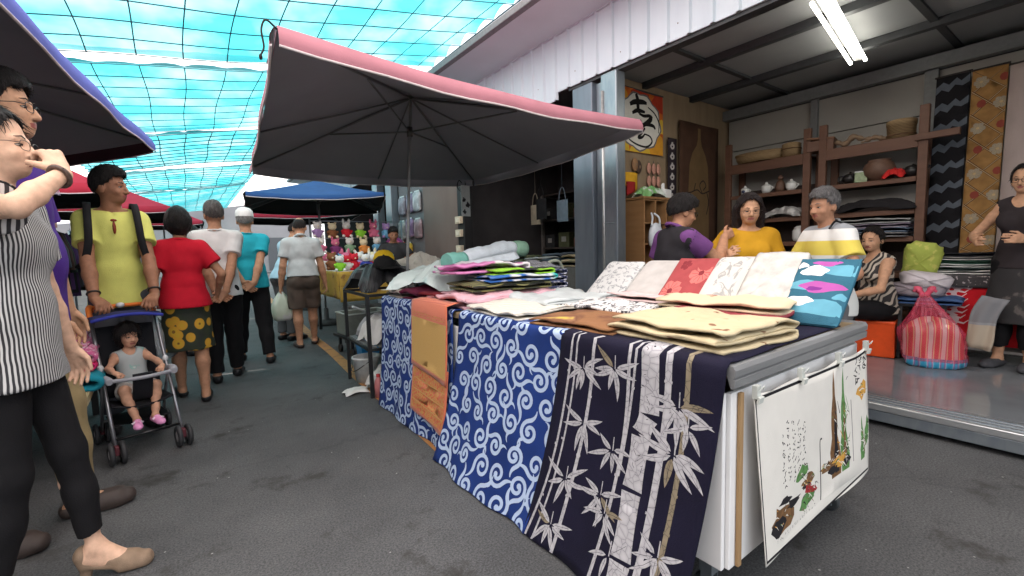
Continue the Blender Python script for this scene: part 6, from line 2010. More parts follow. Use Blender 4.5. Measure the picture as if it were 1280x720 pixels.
# low table under them with a red cloth printed with a pale dragon-like scroll
tb = empty('display_table', (5.55, 0.62, 0.15), 0, 'low display table under the hanging fabrics, with a red front cloth', 'table')
b = MB(); b.box((0, 0, 0.70), (0.50, 0.86, 0.03)); b.build('top', mat('ply top', srgb(150, 130, 100)), tb)
for x in (-0.2, 0.2):
    for y in (-0.38, 0.38):
        b = MB(); b.box((x, y, 0.342), (0.04, 0.04, 0.684)); b.build('leg', DKBEAM, tb)
b = MB(); b.box((0, 0, 0.10), (0.46, 0.84, 0.02)); b.build('lower_shelf', mat('pale shelf', srgb(150, 148, 146)), tb)
dp = []
rr = random.Random(9)
L_ = smooth_line([(0.30, 0.03), (0.20, 0.06), (0.15, 0.13), (0.17, 0.22), (0.15, 0.31), (0.19, 0.40), (0.17, 0.50)], 6)
for q in ribbon(L_, [0.05 + 0.015 * math.sin(k) for k in range(len(L_))]): dp.append((q, 1))
for k in range(9):
    p = L_[3 + k * 3]
    dp.append(([(p[0] + 0.05 * math.cos(a * .785 + k) * (1 + .3 * (a % 2)), p[1] + 0.028 * math.sin(a * .785 + k) * (1 + .3 * (a % 2))) for a in range(8)], 1))
    for q in ribbon([(p[0], p[1]), (p[0] + 0.08, p[1] + 0.02), (p[0] + 0.11, p[1] - 0.01)], [0.02, 0.012, 0.004]): dp.append((q, 1))
    dp.append(([(p[0] + 0.016 * math.cos(a * .785), p[1] + 0.012 * math.sin(a * .785)) for a in range(8)], 0))
for q in ribbon(smooth_line([(0.44, 0.06), (0.38, 0.12), (0.41, 0.20), (0.35, 0.27), (0.38, 0.34), (0.33, 0.42)], 5), 0.010): dp.append((q, 2))
dp.append((rect(0.004, 0.02, 0.05, 0.46), 1))
for k in range(5): dp.append((rect(0.016, 0.05 + 0.08 * k, 0.038, 0.10 + 0.08 * k), 3))
REDC = cloth('scarlet cotton', (186, 24, 34), bump=0.2)
o = printed('front_cloth', 0.86, 0.54, dp, [REDC, cloth('pale pink print', (216, 190, 190), bump=0), cloth('cream print', (214, 196, 150), bump=0), cloth('blue print', (70, 80, 110), bump=0)], lambda u, v: (-0.262 - 0.008 * math.sin(u * 19) * v, 0.43 - u, 0.69 - v), step=0.05, parent=tb, thick=0.003)
b = MB(); b.grid(lambda u, v: (-0.29 + 0.56 * u, -0.44 + 0.88 * v, 0.722 + 0.004 * math.sin(v * 40)), 10, 20, thick=0.003)
b.grid(lambda u, v: (-0.292 - 0.012 * math.sin(9 * v) * u, -0.44 + 0.88 * v, 0.722 - 0.10 * u), 5, 20, thick=0.003)
b.build('top_cloth', ramp_mat('dark floral cloth', [(0, (0.03, 0.028, 0.03)), (0.6, (0.045, 0.04, 0.042)), (0.66, (0.35, 0.30, 0.30)), (0.75, (0.30, 0.26, 0.26))], scale=45, detail=1, interp='LINEAR', rough=0.85), tb)
cols = ((226, 226, 222), (60, 72, 70), (206, 210, 206), (52, 84, 70), (196, 196, 192), (40, 42, 48))
for k, c in enumerate(cols):
    folded('%s folded cloth in the pile on the display table' % ('white', 'slate green', 'off white', 'bottle green', 'light grey', 'charcoal')[k], (5.52, 0.74 - 0.01 * (k % 3), 0.878 + 0.030 * k), (0.56, 0.34, 0.028), 2, cloth('pile %d' % k, c, bump=0.3), R(3 * (k % 3) - 3), seed=70 + k, group='folded cloths on the display table', rough_=0.004)

# striped carrier bag: thin pink film bag with bundled cloth inside
bg_ = empty('striped_bag', (4.88, 0.90, 0.152), R(20), 'bulging red, white and blue striped plastic bag on the shop floor', 'bag')
bg_.scale = (0.86, 0.84, 0.92)
STRIPE = ramp_mat('candy stripes', [(0, (0.62, 0.07, 0.05)), (0.22, (0.65, 0.09, 0.06)), (0.30, (0.72, 0.60, 0.28)), (0.48, (0.74, 0.64, 0.34)), (0.55, (0.66, 0.12, 0.14)), (0.74, (0.70, 0.14, 0.18)), (0.80, (0.72, 0.68, 0.62)), (1, (0.72, 0.68, 0.62))], kind='wave', scale=3.4, axis='Y', dist=0.6, detail=1, interp='LINEAR', rough=0.35)
prof = [(0, 0), (0.18, 0.0), (0.215, 0.03), (0.222, 0.10), (0.218, 0.20), (0.21, 0.29), (0.18, 0.36), (0.10, 0.41), (0, 0.42)]
def sack_r(a, z): return 1 + 0.07 * math.sin(3 * a + 1 + z * 5) + 0.05 * math.sin(7 * a + z * 12) + 0.03 * math.sin(13 * a - z * 22)
b = MB()
vs, n = [], 44
for i, (r_, z) in enumerate(prof):
    for k in range(n):
        a = 2 * math.pi * k / n
        q = r_ * sack_r(a, z)
        vs.append((q * 0.70 * math.cos(a) + 0.02 * math.sin(z * 9), q * 0.95 * math.sin(a) + 0.05 * z, z * (1 + 0.06 * math.sin(2 * a))))
b.add(vs, [(i * n + k, i * n + (k + 1) % n, (i + 1) * n + (k + 1) % n, (i + 1) * n + k) for i in range(len(prof) - 1) for k in range(n)], 0, True)
b.build('bundle', STRIPE, bg_)
b = MB()
BLST = ramp_mat('blue bag base', [(0, (0.03, 0.25, 0.42)), (0.45, (0.05, 0.33, 0.50)), (0.55, (0.45, 0.55, 0.62)), (0.7, (0.30, 0.10, 0.28)), (1, (0.05, 0.30, 0.48))], kind='wave', scale=3.4, axis='Y', dist=0.5, interp='LINEAR', rough=0.3)
vs = []
for i, (r_, z) in enumerate(((0.178, -0.0), (0.209, 0.02), (0.218, 0.06), (0.219, 0.085))):
    for k in range(n):
        a = 2 * math.pi * k / n
        q = r_ * sack_r(a, z) * 1.03 + 0.005
        vs.append((q * 0.70 * math.cos(a) + 0.02 * math.sin(z * 9), q * 0.95 * math.sin(a) + 0.05 * z, z + 0.001))
b.add(vs, [(i * n + k, i * n + (k + 1) % n, (i + 1) * n + (k + 1) % n, (i + 1) * n + k) for i in range(3) for k in range(n)], 0, True)
b.build('blue_base', BLST, bg_)
b = MB()
def film(u, v):
    a = 2 * math.pi * u
    z = 0.06 + 0.58 * v
    r_ = 0.232 if v < 0.45 else 0.232 - 0.20 * ((v - 0.45) / 0.55) ** 0.9
    r_ *= sack_r(a, min(z, 0.3)) * (1 + 0.13 * v * math.sin(9 * a + 4 * v) + 0.07 * v * math.sin(17 * a))
    return (r_ * 0.72 * math.cos(a) + 0.02 * math.sin(z * 9), r_ * 0.97 * math.sin(a) + 0.05 * z + 0.06 * v * v, z)
b.grid(film, 64, 16)
b.build('film', mat('pink film', srgb(206, 70, 96), rough=0.2, noise=0.25, scale=12, alpha=0.42, spec=0.6, bump=0.3, bscale=25), bg_)
for s in (-1, 1):
    b = MB(); b.tube(smooth_line([(-0.01, 0.09 + 0.01 * s, 0.62), (-0.01, 0.09 + 0.05 * s, 0.68), (-0.02, 0.09 + 0.085 * s, 0.66)], 5), [0.024] * 4 + [0.032] * 4 + [0.012] * 3, 7); b.build('handle', mat('pink film knot', srgb(206, 80, 104), rough=0.25, noise=0.2, scale=20), bg_)

# orange stool box for the seated woman, baskets and cushions around her
st = empty('stool_box', (5.06, 1.33, 0.15), R(8), 'bright orange plastic box used as a stool by the seated woman', 'stool')
b = MB(); b.lathe([(0, 0), (0.205, 0.0), (0.215, 0.01), (0.20, 0.29), (0.205, 0.30), (0.205, 0.32), (0, 0.32)], 4, smooth=False); b.v = [tuple(Matrix.Rotation(R(45), 3, 'Z') @ Vector(p)) for p in b.v]
b.build('shell', mat('orange plastic', srgb(228, 84, 34), rough=0.35, noise=0.05), st, bevel=0.01)
b = MB(); b.box((-0.146, 0.03, 0.07), (0.006, 0.07, 0.016)); b.build('label', mat('white sticker', srgb(220, 190, 170), rough=0.5), st)
bs = empty('black_rack', (5.20, 1.02, 0.15), 0, 'low black rack holding a floral box beside the orange stool', 'rack')
for x in (-0.16, 0.16):
    for y in (-0.14, 0.14):
        b = MB(); b.box((x, y, 0.24), (0.025, 0.025, 0.48)); b.build('leg', DKBEAM, bs)
for z in (0.06, 0.47):
    b = MB(); b.box((0, 0, z), (0.36, 0.32, 0.02)); b.build('shelf', mat('black board', srgb(30, 30, 34)), bs)
o = MB(); o.box((0, 0, 0.12), (0.28, 0.24, 0.24))
tag(o.build('floral_box', ramp_mat('black and white flowers', [(0, (0.03, 0.03, 0.035)), (0.5, (0.05, 0.05, 0.055)), (0.56, (0.5, 0.5, 0.52)), (1, (0.55, 0.55, 0.58))], scale=28, detail=1, interp='LINEAR', rough=0.6), None, (5.17, 1.02, 0.222), bevel=0.008), 'box covered in black and white flowers on the low black rack', 'box')
def cushion(label, loc, r_, m, rot, name='cushion'):
    b = MB()
    pw_ = lambda q, e: math.copysign(abs(q) ** e, q)
    n1, n2 = 12, 28
    vs = []
    for i in range(n1 + 1):
        a = -math.pi / 2 + math.pi * i / n1
        for k in range(n2):
            c_ = 2 * math.pi * k / n2
            f = 1 + 0.05 * math.sin(5 * c_ + a * 3) + 0.03 * math.sin(11 * c_)
            vs.append((r_[0] * pw_(math.sin(a), 1.0) * f, r_[1] * pw_(math.cos(c_), 0.45) * pw_(math.cos(a), 0.6) * f, r_[2] * pw_(math.sin(c_), 0.45) * pw_(math.cos(a), 0.6) * f))
    b.add(vs, [(i * n2 + k, i * n2 + (k + 1) % n2, (i + 1) * n2 + (k + 1) % n2, (i + 1) * n2 + k) for i in range(n1) for k in range(n2)], 0, True)
    return tag(b.build(name, m, None, loc, rot=rot), label, 'cushion', 'cushions beside the seated woman')
cushion('lime green cushion with yellow dots behind the seated woman', (5.34, 1.10, 0.99), (0.06, 0.13, 0.17), ramp_mat('lime dots', [(0, (0.30, 0.36, 0.06)), (0.55, (0.36, 0.42, 0.08)), (0.6, (0.5, 0.5, 0.12))], scale=22, interp='LINEAR', rough=0.8), (R(10), R(-12), 0))
cushion('white draped cushion beside the lime green one', (5.20, 1.04, 0.83), (0.14, 0.17, 0.07), cloth('pale lilac cotton', (196, 188, 192), bump=0.3), (R(8), 0, R(20)))
cushion('grey lilac cushion under the white one', (5.22, 1.10, 0.74), (0.16, 0.20, 0.07), cloth('grey lilac', (150, 140, 146), bump=0.3), (0, R(4), 0))
folded('faded blue denim cloth under the pale cushions', (5.22, 1.00, 0.632), (0.40, 0.32, 0.06), 3, cloth('denim', (66, 92, 134), bump=0.4), R(5), seed=80, group='folded cloths by the seated woman')

# ---- side wall of the shop: banner with a brush-written character, tags, cubby
def P2(zx, zy): return ((zx - 95) / 155 * 0.80, (zy - (60 + (zx - 95) * 0.36)) / (240 - (zx - 95) * 0.10) * 0.66)
bp_ = []
def oval(cx, cy, rx, ry, mi, n=22, w=0.05, k_=7, lst=bp_):
    lst.append(([(cx + rx * (1 + w * math.sin(k_ * 2 * math.pi * q / n)) * math.cos(2 * math.pi * q / n), cy + ry * (1 + w * math.sin(k_ * 2 * math.pi * q / n)) * math.sin(2 * math.pi * q / n)) for q in range(n)], mi))
for k, (x, y, r_, mi) in enumerate(((0.05, 0.06, 0.13, 2), (0.75, 0.08, 0.15, 1), (0.06, 0.60, 0.15, 3), (0.72, 0.60, 0.16, 2), (0.40, 0.62, 0.16, 3), (0.40, 0.02, 0.16, 1), (0.02, 0.33, 0.10, 1), (0.78, 0.35, 0.09, 3))):
    oval(x, y, r_, r_ * 0.9, mi, 16, 0.2, 3)
oval(0.40, 0.33, 0.362, 0.310, 4, 36, 0.05, 9)
oval(0.40, 0.33, 0.342, 0.292, 5, 36, 0.04, 9)
def bstroke(pts, w_):
    L_ = smooth_line([P2(*p) for p in pts], 6)
    n = len(L_)
    for q in ribbon(L_, [w_ * (0.55 + 0.6 * math.sin(math.pi * min(1, 0.12 + 0.9 * k / n))) for k in range(n)]): bp_.append((q, 6))
bstroke([(138, 135), (155, 128), (182, 130), (196, 136)], 0.050)
bstroke([(158, 98), (164, 120), (166, 150), (170, 172)], 0.050)
bstroke([(146, 168), (165, 160), (190, 168)], 0.040)
bstroke([(170, 172), (186, 182), (206, 184), (210, 200), (192, 214), (172, 210), (176, 196)], 0.034)
bstroke([(214, 186), (196, 208), (172, 226), (146, 244)], 0.042)
bstroke([(172, 218), (192, 214), (216, 222), (224, 236)], 0.036)
bstroke([(190, 228), (178, 246), (168, 262), (180, 262), (190, 250)], 0.030)
bstroke([(188, 250), (206, 262), (212, 284), (196, 300), (170, 292), (140, 270), (124, 244)], 0.020)
bstroke([(200, 150), (222, 176), (236, 214), (234, 252)], 0.016)
BN = [cloth('orange banner', (206, 104, 40), noise=0.2, scale=6, bump=0.1), cloth('red banner print', (176, 60, 38), bump=0.1), cloth('amber banner print', (214, 150, 48), bump=0.1), cloth('yellow banner print', (216, 178, 62), bump=0.1), cloth('grey banner outline', (112, 108, 106), bump=0), cloth('white banner field', (222, 218, 208), noise=0.04, bump=0.1), cloth('banner ink', (26, 24, 24), bump=0)]
bn = empty('banner', (3.75, 3.262, 2.88), 0, 'orange banner with a black brush written longevity character on a white oval', 'banner')
printed('banner_cloth', 0.80, 0.66, bp_, BN, lambda u, v: (u, -0.012 - 0.006 * math.sin(u * 8 + v * 3), -v), step=0.05, parent=bn, thick=0.004)
b = MB(); b.tube([(-0.01, -0.012, 0.004), (0.81, -0.012, 0.004)], 0.010, 8); b.build('rod', DKBEAM, bn)
# small hung things under it
r = empty('hung_pouch', (3.95, 3.24, 1.98), 0, 'red and yellow triangular cloth pouch hung under the banner', 'pouch')
b = MB(); b.grid(lambda u, v: (-0.10 + 0.20 * u, -0.02 - 0.03 * math.sin(math.pi * u), -0.22 * v * (0.35 + 0.65 * (1 - abs(u - .6)))), 12, 6, thick=0.01); b.build('pouch', cloth('pouch yellow', (212, 160, 44), bump=0.2), r)
b = MB(); b.grid(lambda u, v: (-0.10 + 0.14 * u, -0.045 - 0.02 * math.sin(math.pi * u), -0.10 - 0.15 * v * (1 - 0.4 * u)), 8, 5, thick=0.008); b.build('flap', cloth('pouch red', (150, 38, 38), bump=0.2), r)
for k, (x, z) in enumerate(((4.05, 2.08), (4.11, 2.06))):
    r = empty('wall_mask', (x, 3.255, z), 0, ('tan wooden mask hung under the banner', 'dark wooden mask beside the tan one')[k], 'mask', 'small carved pieces on the side wall')
    b = MB(); b.ell((0, -0.015, 0), (0.05, 0.02, 0.075), 14); b.build('face', mat('mask %d' % k, srgb(*((150, 112, 78), (72, 56, 46))[k]), rough=0.6), r)
    b = MB(); b.ell((0, -0.035, -0.005), (0.010, 0.012, 0.022), 8); b.build('nose', DRIFT, r)
for k in range(6):
    x, z = 4.30 + 0.085 * (k % 3), 2.06 - 0.14 * (k // 3)
    r = empty('wooden_tag', (x, 3.255, z), 0, 'pinkish wooden plaque, %s in a cluster of six on the side wall' % ('upper row first', 'upper row middle', 'upper row last', 'lower row first', 'lower row middle', 'lower row last')[k], 'plaque', 'plaques clustered on the side wall')
    b = MB(); b.ell((0, -0.012, 0), (0.036, 0.012, 0.062), 14); b.build('plaque', mat('pink wood', srgb(190, 140, 122), rough=0.6, noise=0.2, scale=40), r)
    b = MB(); b.tube([(0, -0.012, 0.06), (0, -0.004, 0.085)], 0.003, 5); b.build('string', DKBEAM, r)
r = empty('hanging_strip', (4.72, 3.25, 1.68), 0, 'narrow dark wall hanging with a column of white jar motifs', 'wall hanging')
sp = []
for k in range(6):
    y = 0.06 + 0.118 * k
    sp.append(([(0.085 + 0.042 * math.cos(a * .628) * (1 + .2 * math.sin(3 * a)), y + 0.034 + 0.036 * math.sin(a * .628)) for a in range(10)], 1))
    sp.append((rect(0.07, y - 0.014, 0.10, y + 0.008), 1))
    sp.append(([(0.085 + 0.016 * math.cos(a * .785), y + 0.036 + 0.012 * math.sin(a * .785)) for a in range(8)], 2))
printed('strip', 0.17, 0.76, sp, [cloth('plum black', (48, 40, 46)), cloth('dull white print', (186, 180, 176), bump=0), cloth('plum black', (48, 40, 46))], lambda u, v: (u - 0.085, -0.014, 0.76 - v), step=0.05, parent=r)
r = empty('wall_tapestry', (5.28, 3.25, 0.95), 0, 'tall brown tapestry with a tan gourd shape and dark twigs', 'tapestry')
gp = []
L1 = [(0.42 + s * w_, y) for s in (-1,) for y, w_ in ((0.05, 0.03), (0.18, 0.035), (0.26, 0.06), (0.36, 0.16), (0.50, 0.22), (0.80, 0.24), (1.2, 0.25), (1.66, 0.25))]
L2 = [(0.42 + w_, y) for y, w_ in ((0.05, 0.03), (0.18, 0.035), (0.26, 0.06), (0.36, 0.14), (0.50, 0.20), (0.80, 0.22), (1.2, 0.23), (1.66, 0.24))]
gp.append((L1 + L2[::-1], 1))
for pts in ([(0.05, 0.86), (0.22, 0.84), (0.38, 0.80), (0.50, 0.84), (0.66, 0.80)], [(0.50, 0.84), (0.44, 0.74), (0.52, 0.68), (0.58, 0.74), (0.52, 0.80)], [(0.30, 0.82), (0.34, 0.72)], [(0.60, 0.81), (0.64, 0.95), (0.60, 1.1)], [(0.20, 1.35), (0.36, 1.3), (0.5, 1.4)]):
    for q in ribbon(smooth_line(pts, 5), 0.016): gp.append((q, 2))
printed('tapestry_cloth', 0.84, 1.72, gp, [cloth('umber cloth', (74, 52, 40), noise=0.2, scale=5), cloth('tan gourd print', (110, 88, 60), noise=0.12, scale=5, bump=0), cloth('dark twig print', (48, 38, 34), bump=0)], lambda u, v: (u - 0.42, -0.016 - 0.006 * math.sin(9 * u), 1.72 - v), step=0.08, parent=r)
# cubby of pigeon holes
cu = empty('pigeonhole_unit', (4.14, 3.10, 0.15), 0, 'open wooden pigeonhole unit against the side wall', 'cabinet')
CUB = ramp_mat('honey wood', [(0, (0.22, 0.11, 0.045)), (0.5, (0.29, 0.155, 0.065)), (1, (0.34, 0.19, 0.09))], scale=4, detail=6, interp='LINEAR', rough=0.5, stretch=(1, 1, 5))
for x in (-0.28, -0.093, 0.093, 0.28):
    b = MB(); b.box((x, 0, 0.76), (0.020, 0.26, 1.52)); b.build('divider', CUB, cu)
for z in (0.01, 0.30, 0.62, 0.86, 1.06, 1.28, 1.52):
    for x in (-0.187, 0, 0.187):
        b = MB(); b.box((x, 0, z), (0.166, 0.25, 0.018)); b.build('shelf', CUB, cu)
b = MB(); b.box((0, 0, 1.54), (0.60, 0.28, 0.022)); b.build('top', CUB, cu)
b = MB(); b.box((0, 0.125, 0.76), (0.56, 0.012, 1.5)); b.build('back_panel', mat('dark honey back', srgb(98, 66, 40), rough=0.7), cu)
crumple('pale green tissue packs heaped on the pigeonhole unit', (4.10, 3.10, 1.703), (0.36, 0.22, 0.13), ramp_mat('green and white packs', [(0, (0.14, 0.34, 0.12)), (0.48, (0.20, 0.42, 0.16)), (0.54, (0.55, 0.62, 0.55)), (1, (0.6, 0.65, 0.58))], scale=9, interp='LINEAR', rough=0.3), 31, 'tissue_packs', 'packets', n=12, amp=0.8)
r = empty('tissue_box', (4.33, 3.08, 1.703), R(10), 'white tissue box on the pigeonhole unit', 'box')
b = MB(); b.box((0, 0, 0.05), (0.16, 0.12, 0.10)); b.build('carton', mat('white card', srgb(228, 228, 226)), r, bevel=0.004)
b = MB(); b.grid(lambda u, v: (-0.04 + 0.08 * u, 0.01 * math.sin(7 * u), 0.10 + 0.05 * v * (0.5 + math.sin(math.pi * u))), 6, 4, thick=0.002); b.build('tissue', mat('white card', srgb(228, 228, 226)), r)
r = empty('carrier_bag', (3.98, 2.92, 1.30), 0, 'white plastic carrier bag hung on the pigeonhole unit', 'bag')
b = MB(); b.ell((0, 0, -0.02), (0.10, 0.06, 0.15), 16); b.build('pouch', mat('white film', srgb(206, 212, 218), rough=0.25, noise=0.12, scale=14, bump=0.3, bscale=30), r)
for s in (-1, 1):
    b = MB(); b.tube(smooth_line([(0.07 * s, 0, 0.09), (0.055 * s, 0, 0.18), (0.02 * s, 0.04, 0.23)], 5), 0.011, 6); b.build('handle', mat('white film', srgb(206, 212, 218)), r)

# ---- dark second shop: shelves with goods
s2 = empty('dim_shelf', (5.55, 5.0, 0.14), 0, 'dim shelf of goods inside the dark second shop', 'shelf')
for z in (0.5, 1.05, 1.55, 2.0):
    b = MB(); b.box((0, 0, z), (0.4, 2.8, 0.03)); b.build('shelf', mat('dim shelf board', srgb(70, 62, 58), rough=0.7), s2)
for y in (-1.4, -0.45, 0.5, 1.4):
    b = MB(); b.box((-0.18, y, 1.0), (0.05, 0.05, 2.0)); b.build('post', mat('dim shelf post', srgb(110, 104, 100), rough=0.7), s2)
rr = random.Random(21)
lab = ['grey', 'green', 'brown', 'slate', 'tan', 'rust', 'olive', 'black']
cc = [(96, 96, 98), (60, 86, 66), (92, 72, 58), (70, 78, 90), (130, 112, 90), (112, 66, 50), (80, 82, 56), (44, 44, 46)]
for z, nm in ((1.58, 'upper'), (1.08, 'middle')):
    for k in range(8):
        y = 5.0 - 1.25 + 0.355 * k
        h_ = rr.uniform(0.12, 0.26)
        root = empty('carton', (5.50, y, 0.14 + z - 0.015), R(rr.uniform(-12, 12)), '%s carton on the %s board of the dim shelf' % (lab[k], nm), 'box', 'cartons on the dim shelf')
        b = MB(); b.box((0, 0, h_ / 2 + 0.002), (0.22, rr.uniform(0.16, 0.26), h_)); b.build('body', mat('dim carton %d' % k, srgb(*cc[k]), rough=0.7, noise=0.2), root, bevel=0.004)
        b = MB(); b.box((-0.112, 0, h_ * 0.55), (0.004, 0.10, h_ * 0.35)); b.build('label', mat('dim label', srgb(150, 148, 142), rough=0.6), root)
r = empty('wall_frame', (5.84, 5.75, 2.35), 0, 'thin framed notice on the dark back wall', 'picture')
for d in (((0, 0, 0.16), (0.02, 0.5, 0.02)), ((0, 0, -0.16), (0.02, 0.5, 0.02)), ((0, 0.25, 0), (0.02, 0.02, 0.34)), ((0, -0.25, 0), (0.02, 0.02, 0.34))):
    b = MB(); b.box(*d); b.build('frame_bar', mat('dim shelf post', srgb(110, 104, 100)), r)
b = MB(); b.box((0.012, 0, 0), (0.01, 0.48, 0.3)); b.build('panel', DKW, r)
for k, z in enumerate((1.66, 1.46, 1.22, 1.06)):
    root = empty('switch_box', (3.43, 6.08, z), 0, 'cream box on the black post, %s of four' % ('topmost', 'second down', 'third down', 'lowest')[k], 'switch box', 'cream boxes on the black post')
    b = MB(); b.box((0, 0, 0), (0.06, 0.16, 0.11)); b.build('housing', mat('cream plastic', srgb(206, 190, 166), rough=0.5), root, bevel=0.006)
    b = MB(); b.box((-0.033, 0, 0), (0.008, 0.09, 0.06)); b.build('cover', mat('cream cover', srgb(220, 208, 188), rough=0.45), root, bevel=0.003)

# more stock in the dark second shop
for k in range(7):
    y = 3.75 + 0.40 * k
    nm, c = (('grey', (120, 118, 116)), ('beige', (150, 134, 112)), ('dark green', (56, 76, 62)), ('brick', (120, 72, 58)), ('pale blue', (120, 136, 150)), ('black', (40, 40, 42)), ('cream', (176, 166, 146)))[k]
    r = empty('hanging_bag', (5.0 - 0.1 * (k % 3), y, 1.95 + 0.06 * (k % 2)), R(-90), '%s cloth bag hung from the ceiling of the dark second shop' % nm, 'bag', 'bags hung in the dark second shop')
    b = MB()
    b.grid(lambda u, v: ((u - .5) * 0.26, -0.05 * math.sin(math.pi * u) * math.sin(math.pi * min(1, v + .1)), -0.34 * v), 8, 8)
    b.grid(lambda u, v: ((u - .5) * 0.26, 0.05 * math.sin(math.pi * u) * math.sin(math.pi * min(1, v + .1)), -0.34 * v), 8, 8)
    b.build('body', cloth('shop bag ' + nm, c, bump=0.3), r)
    b = MB(); b.tube(smooth_line([(-0.08, 0, 0), (-0.05, 0, 0.14), (0, 0, 0.20), (0.05, 0, 0.14), (0.08, 0, 0)], 4), 0.008, 6); b.tube([(0, 0, 0.20), (0, 0, 0.85)], 0.003, 5); b.build('handle', cloth('shop bag ' + nm, c), r)
for k in range(6):
    nm, c = (('brown', (126, 96, 70)), ('white', (176, 174, 168)), ('grey', (112, 112, 114)), ('tan', (150, 122, 90)), ('blue', (64, 88, 116)), ('dark brown', (84, 64, 52)))[k]
    h_ = 0.30 + 0.07 * (k % 3)
    root = empty('carton', (4.55 + 0.12 * (k % 2), 3.75 + 0.46 * k, 0.138), R(7 * (k % 3) - 7), '%s carton standing on the floor of the dark second shop' % nm, 'box', 'cartons on the dark shop floor')
    for j in range(1 + (k % 2)):
        b = MB(); b.box((0, 0.01 * j, h_ * (0.5 + j)), (0.36, 0.38, h_ - 0.004)); b.build('box', mat('carton ' + nm, srgb(*c), rough=0.75, noise=0.12), root, bevel=0.004)
        b = MB(); b.box((-0.183, 0, h_ * (0.55 + j)), (0.004, 0.16, h_ * 0.35)); b.build('label', mat('dim label', srgb(150, 148, 142)), root)
tb2 = empty('counter', (4.25, 4.7, 0.138), 0, 'low counter of folded goods at the mouth of the dark second shop', 'counter')
b = MB(); b.box((0, 0, 0.40), (0.45, 2.0, 0.80)); b.build('body', mat('dim shelf post', srgb(110, 104, 100)), tb2, bevel=0.01)
for k in range(5):
    nm, c = (('mauve', (136, 110, 130)), ('sand', (176, 156, 126)), ('slate', (86, 94, 104)), ('white', (196, 194, 190)), ('olive', (104, 108, 80)))[k]
    folded('%s folded goods on the counter of the dark second shop' % nm, (4.25, 3.9 + 0.40 * k, 0.942), (0.34, 0.38, 0.12 + 0.03 * (k % 3)), 4, cloth('counter ' + nm, c), R(5 * (k % 3) - 5), seed=100 + k, group='folded goods on the dim counter')
def bag_body(w_, d_, h_, n=28, seed=0):
    """soft carrier bag: full at the bottom, gathered at the top"""
    b = MB()
    pr = [(0.0, 0.02), (0.70, 0.0), (0.96, 0.08), (1.0, 0.28), (0.92, 0.52), (0.74, 0.72), (0.46, 0.88), (0.22, 1.0)]
    vs = []
    for i, (r_, z) in enumerate(pr):
        for k in range(n):
            a = 2 * math.pi * k / n
            f = 1 + 0.07 * math.sin(4 * a + seed + 3 * z) + (0.04 + 0.12 * z) * math.sin(9 * a - 4 * z + seed)
            sx, sy = math.copysign(abs(math.cos(a)) ** 0.7, math.cos(a)), math.copysign(abs(math.sin(a)) ** 0.7, math.sin(a))
            vs.append((r_ * w_ * sx * f, r_ * d_ * sy * f, z * h_ * (1 + 0.03 * math.sin(3 * a))))
    b.add(vs, [(i * n + k, i * n + (k + 1) % n, (i + 1) * n + (k + 1) % n, (i + 1) * n + k) for i in range(len(pr) - 1) for k in range(n)], 0, True)
    return b
def pillow(r_):
    b = MB()
    pw_ = lambda q, e: math.copysign(abs(q) ** e, q)
    n1, n2 = 10, 28
    vs = []
    for i in range(n1 + 1):
        a = -math.pi / 2 + math.pi * i / n1
        for k in range(n2):
            c_ = 2 * math.pi * k / n2
            f = 1 + 0.03 * math.sin(7 * c_ + a * 3)
            vs.append((r_[0] * pw_(math.cos(c_), 0.35) * pw_(math.cos(a), 0.5) * f, r_[1] * math.sin(a) * f, r_[2] * pw_(math.sin(c_), 0.35) * pw_(math.cos(a), 0.5) * f))
    b.add(vs, [(i * n2 + k, i * n2 + (k + 1) % n2, (i + 1) * n2 + (k + 1) % n2, (i + 1) * n2 + k) for i in range(n1) for k in range(n2)], 0, True)
    b.v = [(x, y, z + 0.17) for x, y, z in b.v]
    return b
# ------------------------------------------------------------------ stall beyond the cart
BLKM = mat('black steel tube', srgb(30, 30, 32), rough=0.5, noise=0.1)
rk = empty('metal_rack', (1.40, 3.98, 0), R(-2), 'black steel tube rack standing at the far end of the fabric cart', 'rack')
for x in (-0.22, 0.22):
    for y in (-0.36, 0.36):
        b = MB(); b.box((x, y, 0.43), (0.028, 0.028, 0.86)); b.build('leg', BLKM, rk)
for z in (0.40, 0.85):
    for d in (((-0.22, 0, z), (0.022, 0.70, 0.022)), ((0.22, 0, z), (0.022, 0.70, 0.022)), ((0, -0.36, z), (0.42, 0.022, 0.022)), ((0, 0.36, z), (0.42, 0.022, 0.022))):
        b = MB(); b.box(*d); b.build('rail', BLKM, rk)
for k in range(6):
    b = MB(); b.box((-0.18 + 0.072 * k, 0, 0.414), (0.05, 0.68, 0.012)); b.build('shelf_slat', mat('grey slat', srgb(110, 112, 112), rough=0.6), rk)
SACK = mat('white sack film', srgb(212, 212, 208), rough=0.4, noise=0.08, scale=12, bump=0.3, bscale=40)
crumple('white plastic sack on the shelf of the black rack', (1.38, 3.86, 0.424), (0.36, 0.34, 0.24), SACK, 41, 'plastic_sack', 'sack', n=16)
crumple('greyish sack behind the white one on the black rack', (1.42, 4.16, 0.424), (0.34, 0.30, 0.20), mat('grey sack film', srgb(150, 150, 152), rough=0.5, noise=0.1), 42, 'plastic_sack', 'sack', n=16)
crumple('white sack on the ground under the black rack', (1.36, 3.78, 0.006), (0.34, 0.30, 0.22), SACK, 43, 'plastic_sack', 'sack', n=16)
r = empty('white_bucket', (1.30, 4.16, 0.0), 0, 'white plastic bucket on the ground under the black rack', 'bucket')
b = MB(); b.lathe([(0, 0), (0.10, 0), (0.125, 0.22), (0.132, 0.225), (0.13, 0.24), (0.118, 0.24), (0.10, 0.02), (0, 0.02)], 22); b.build('pail', mat('white bucket plastic', srgb(206, 208, 206), rough=0.4), r)
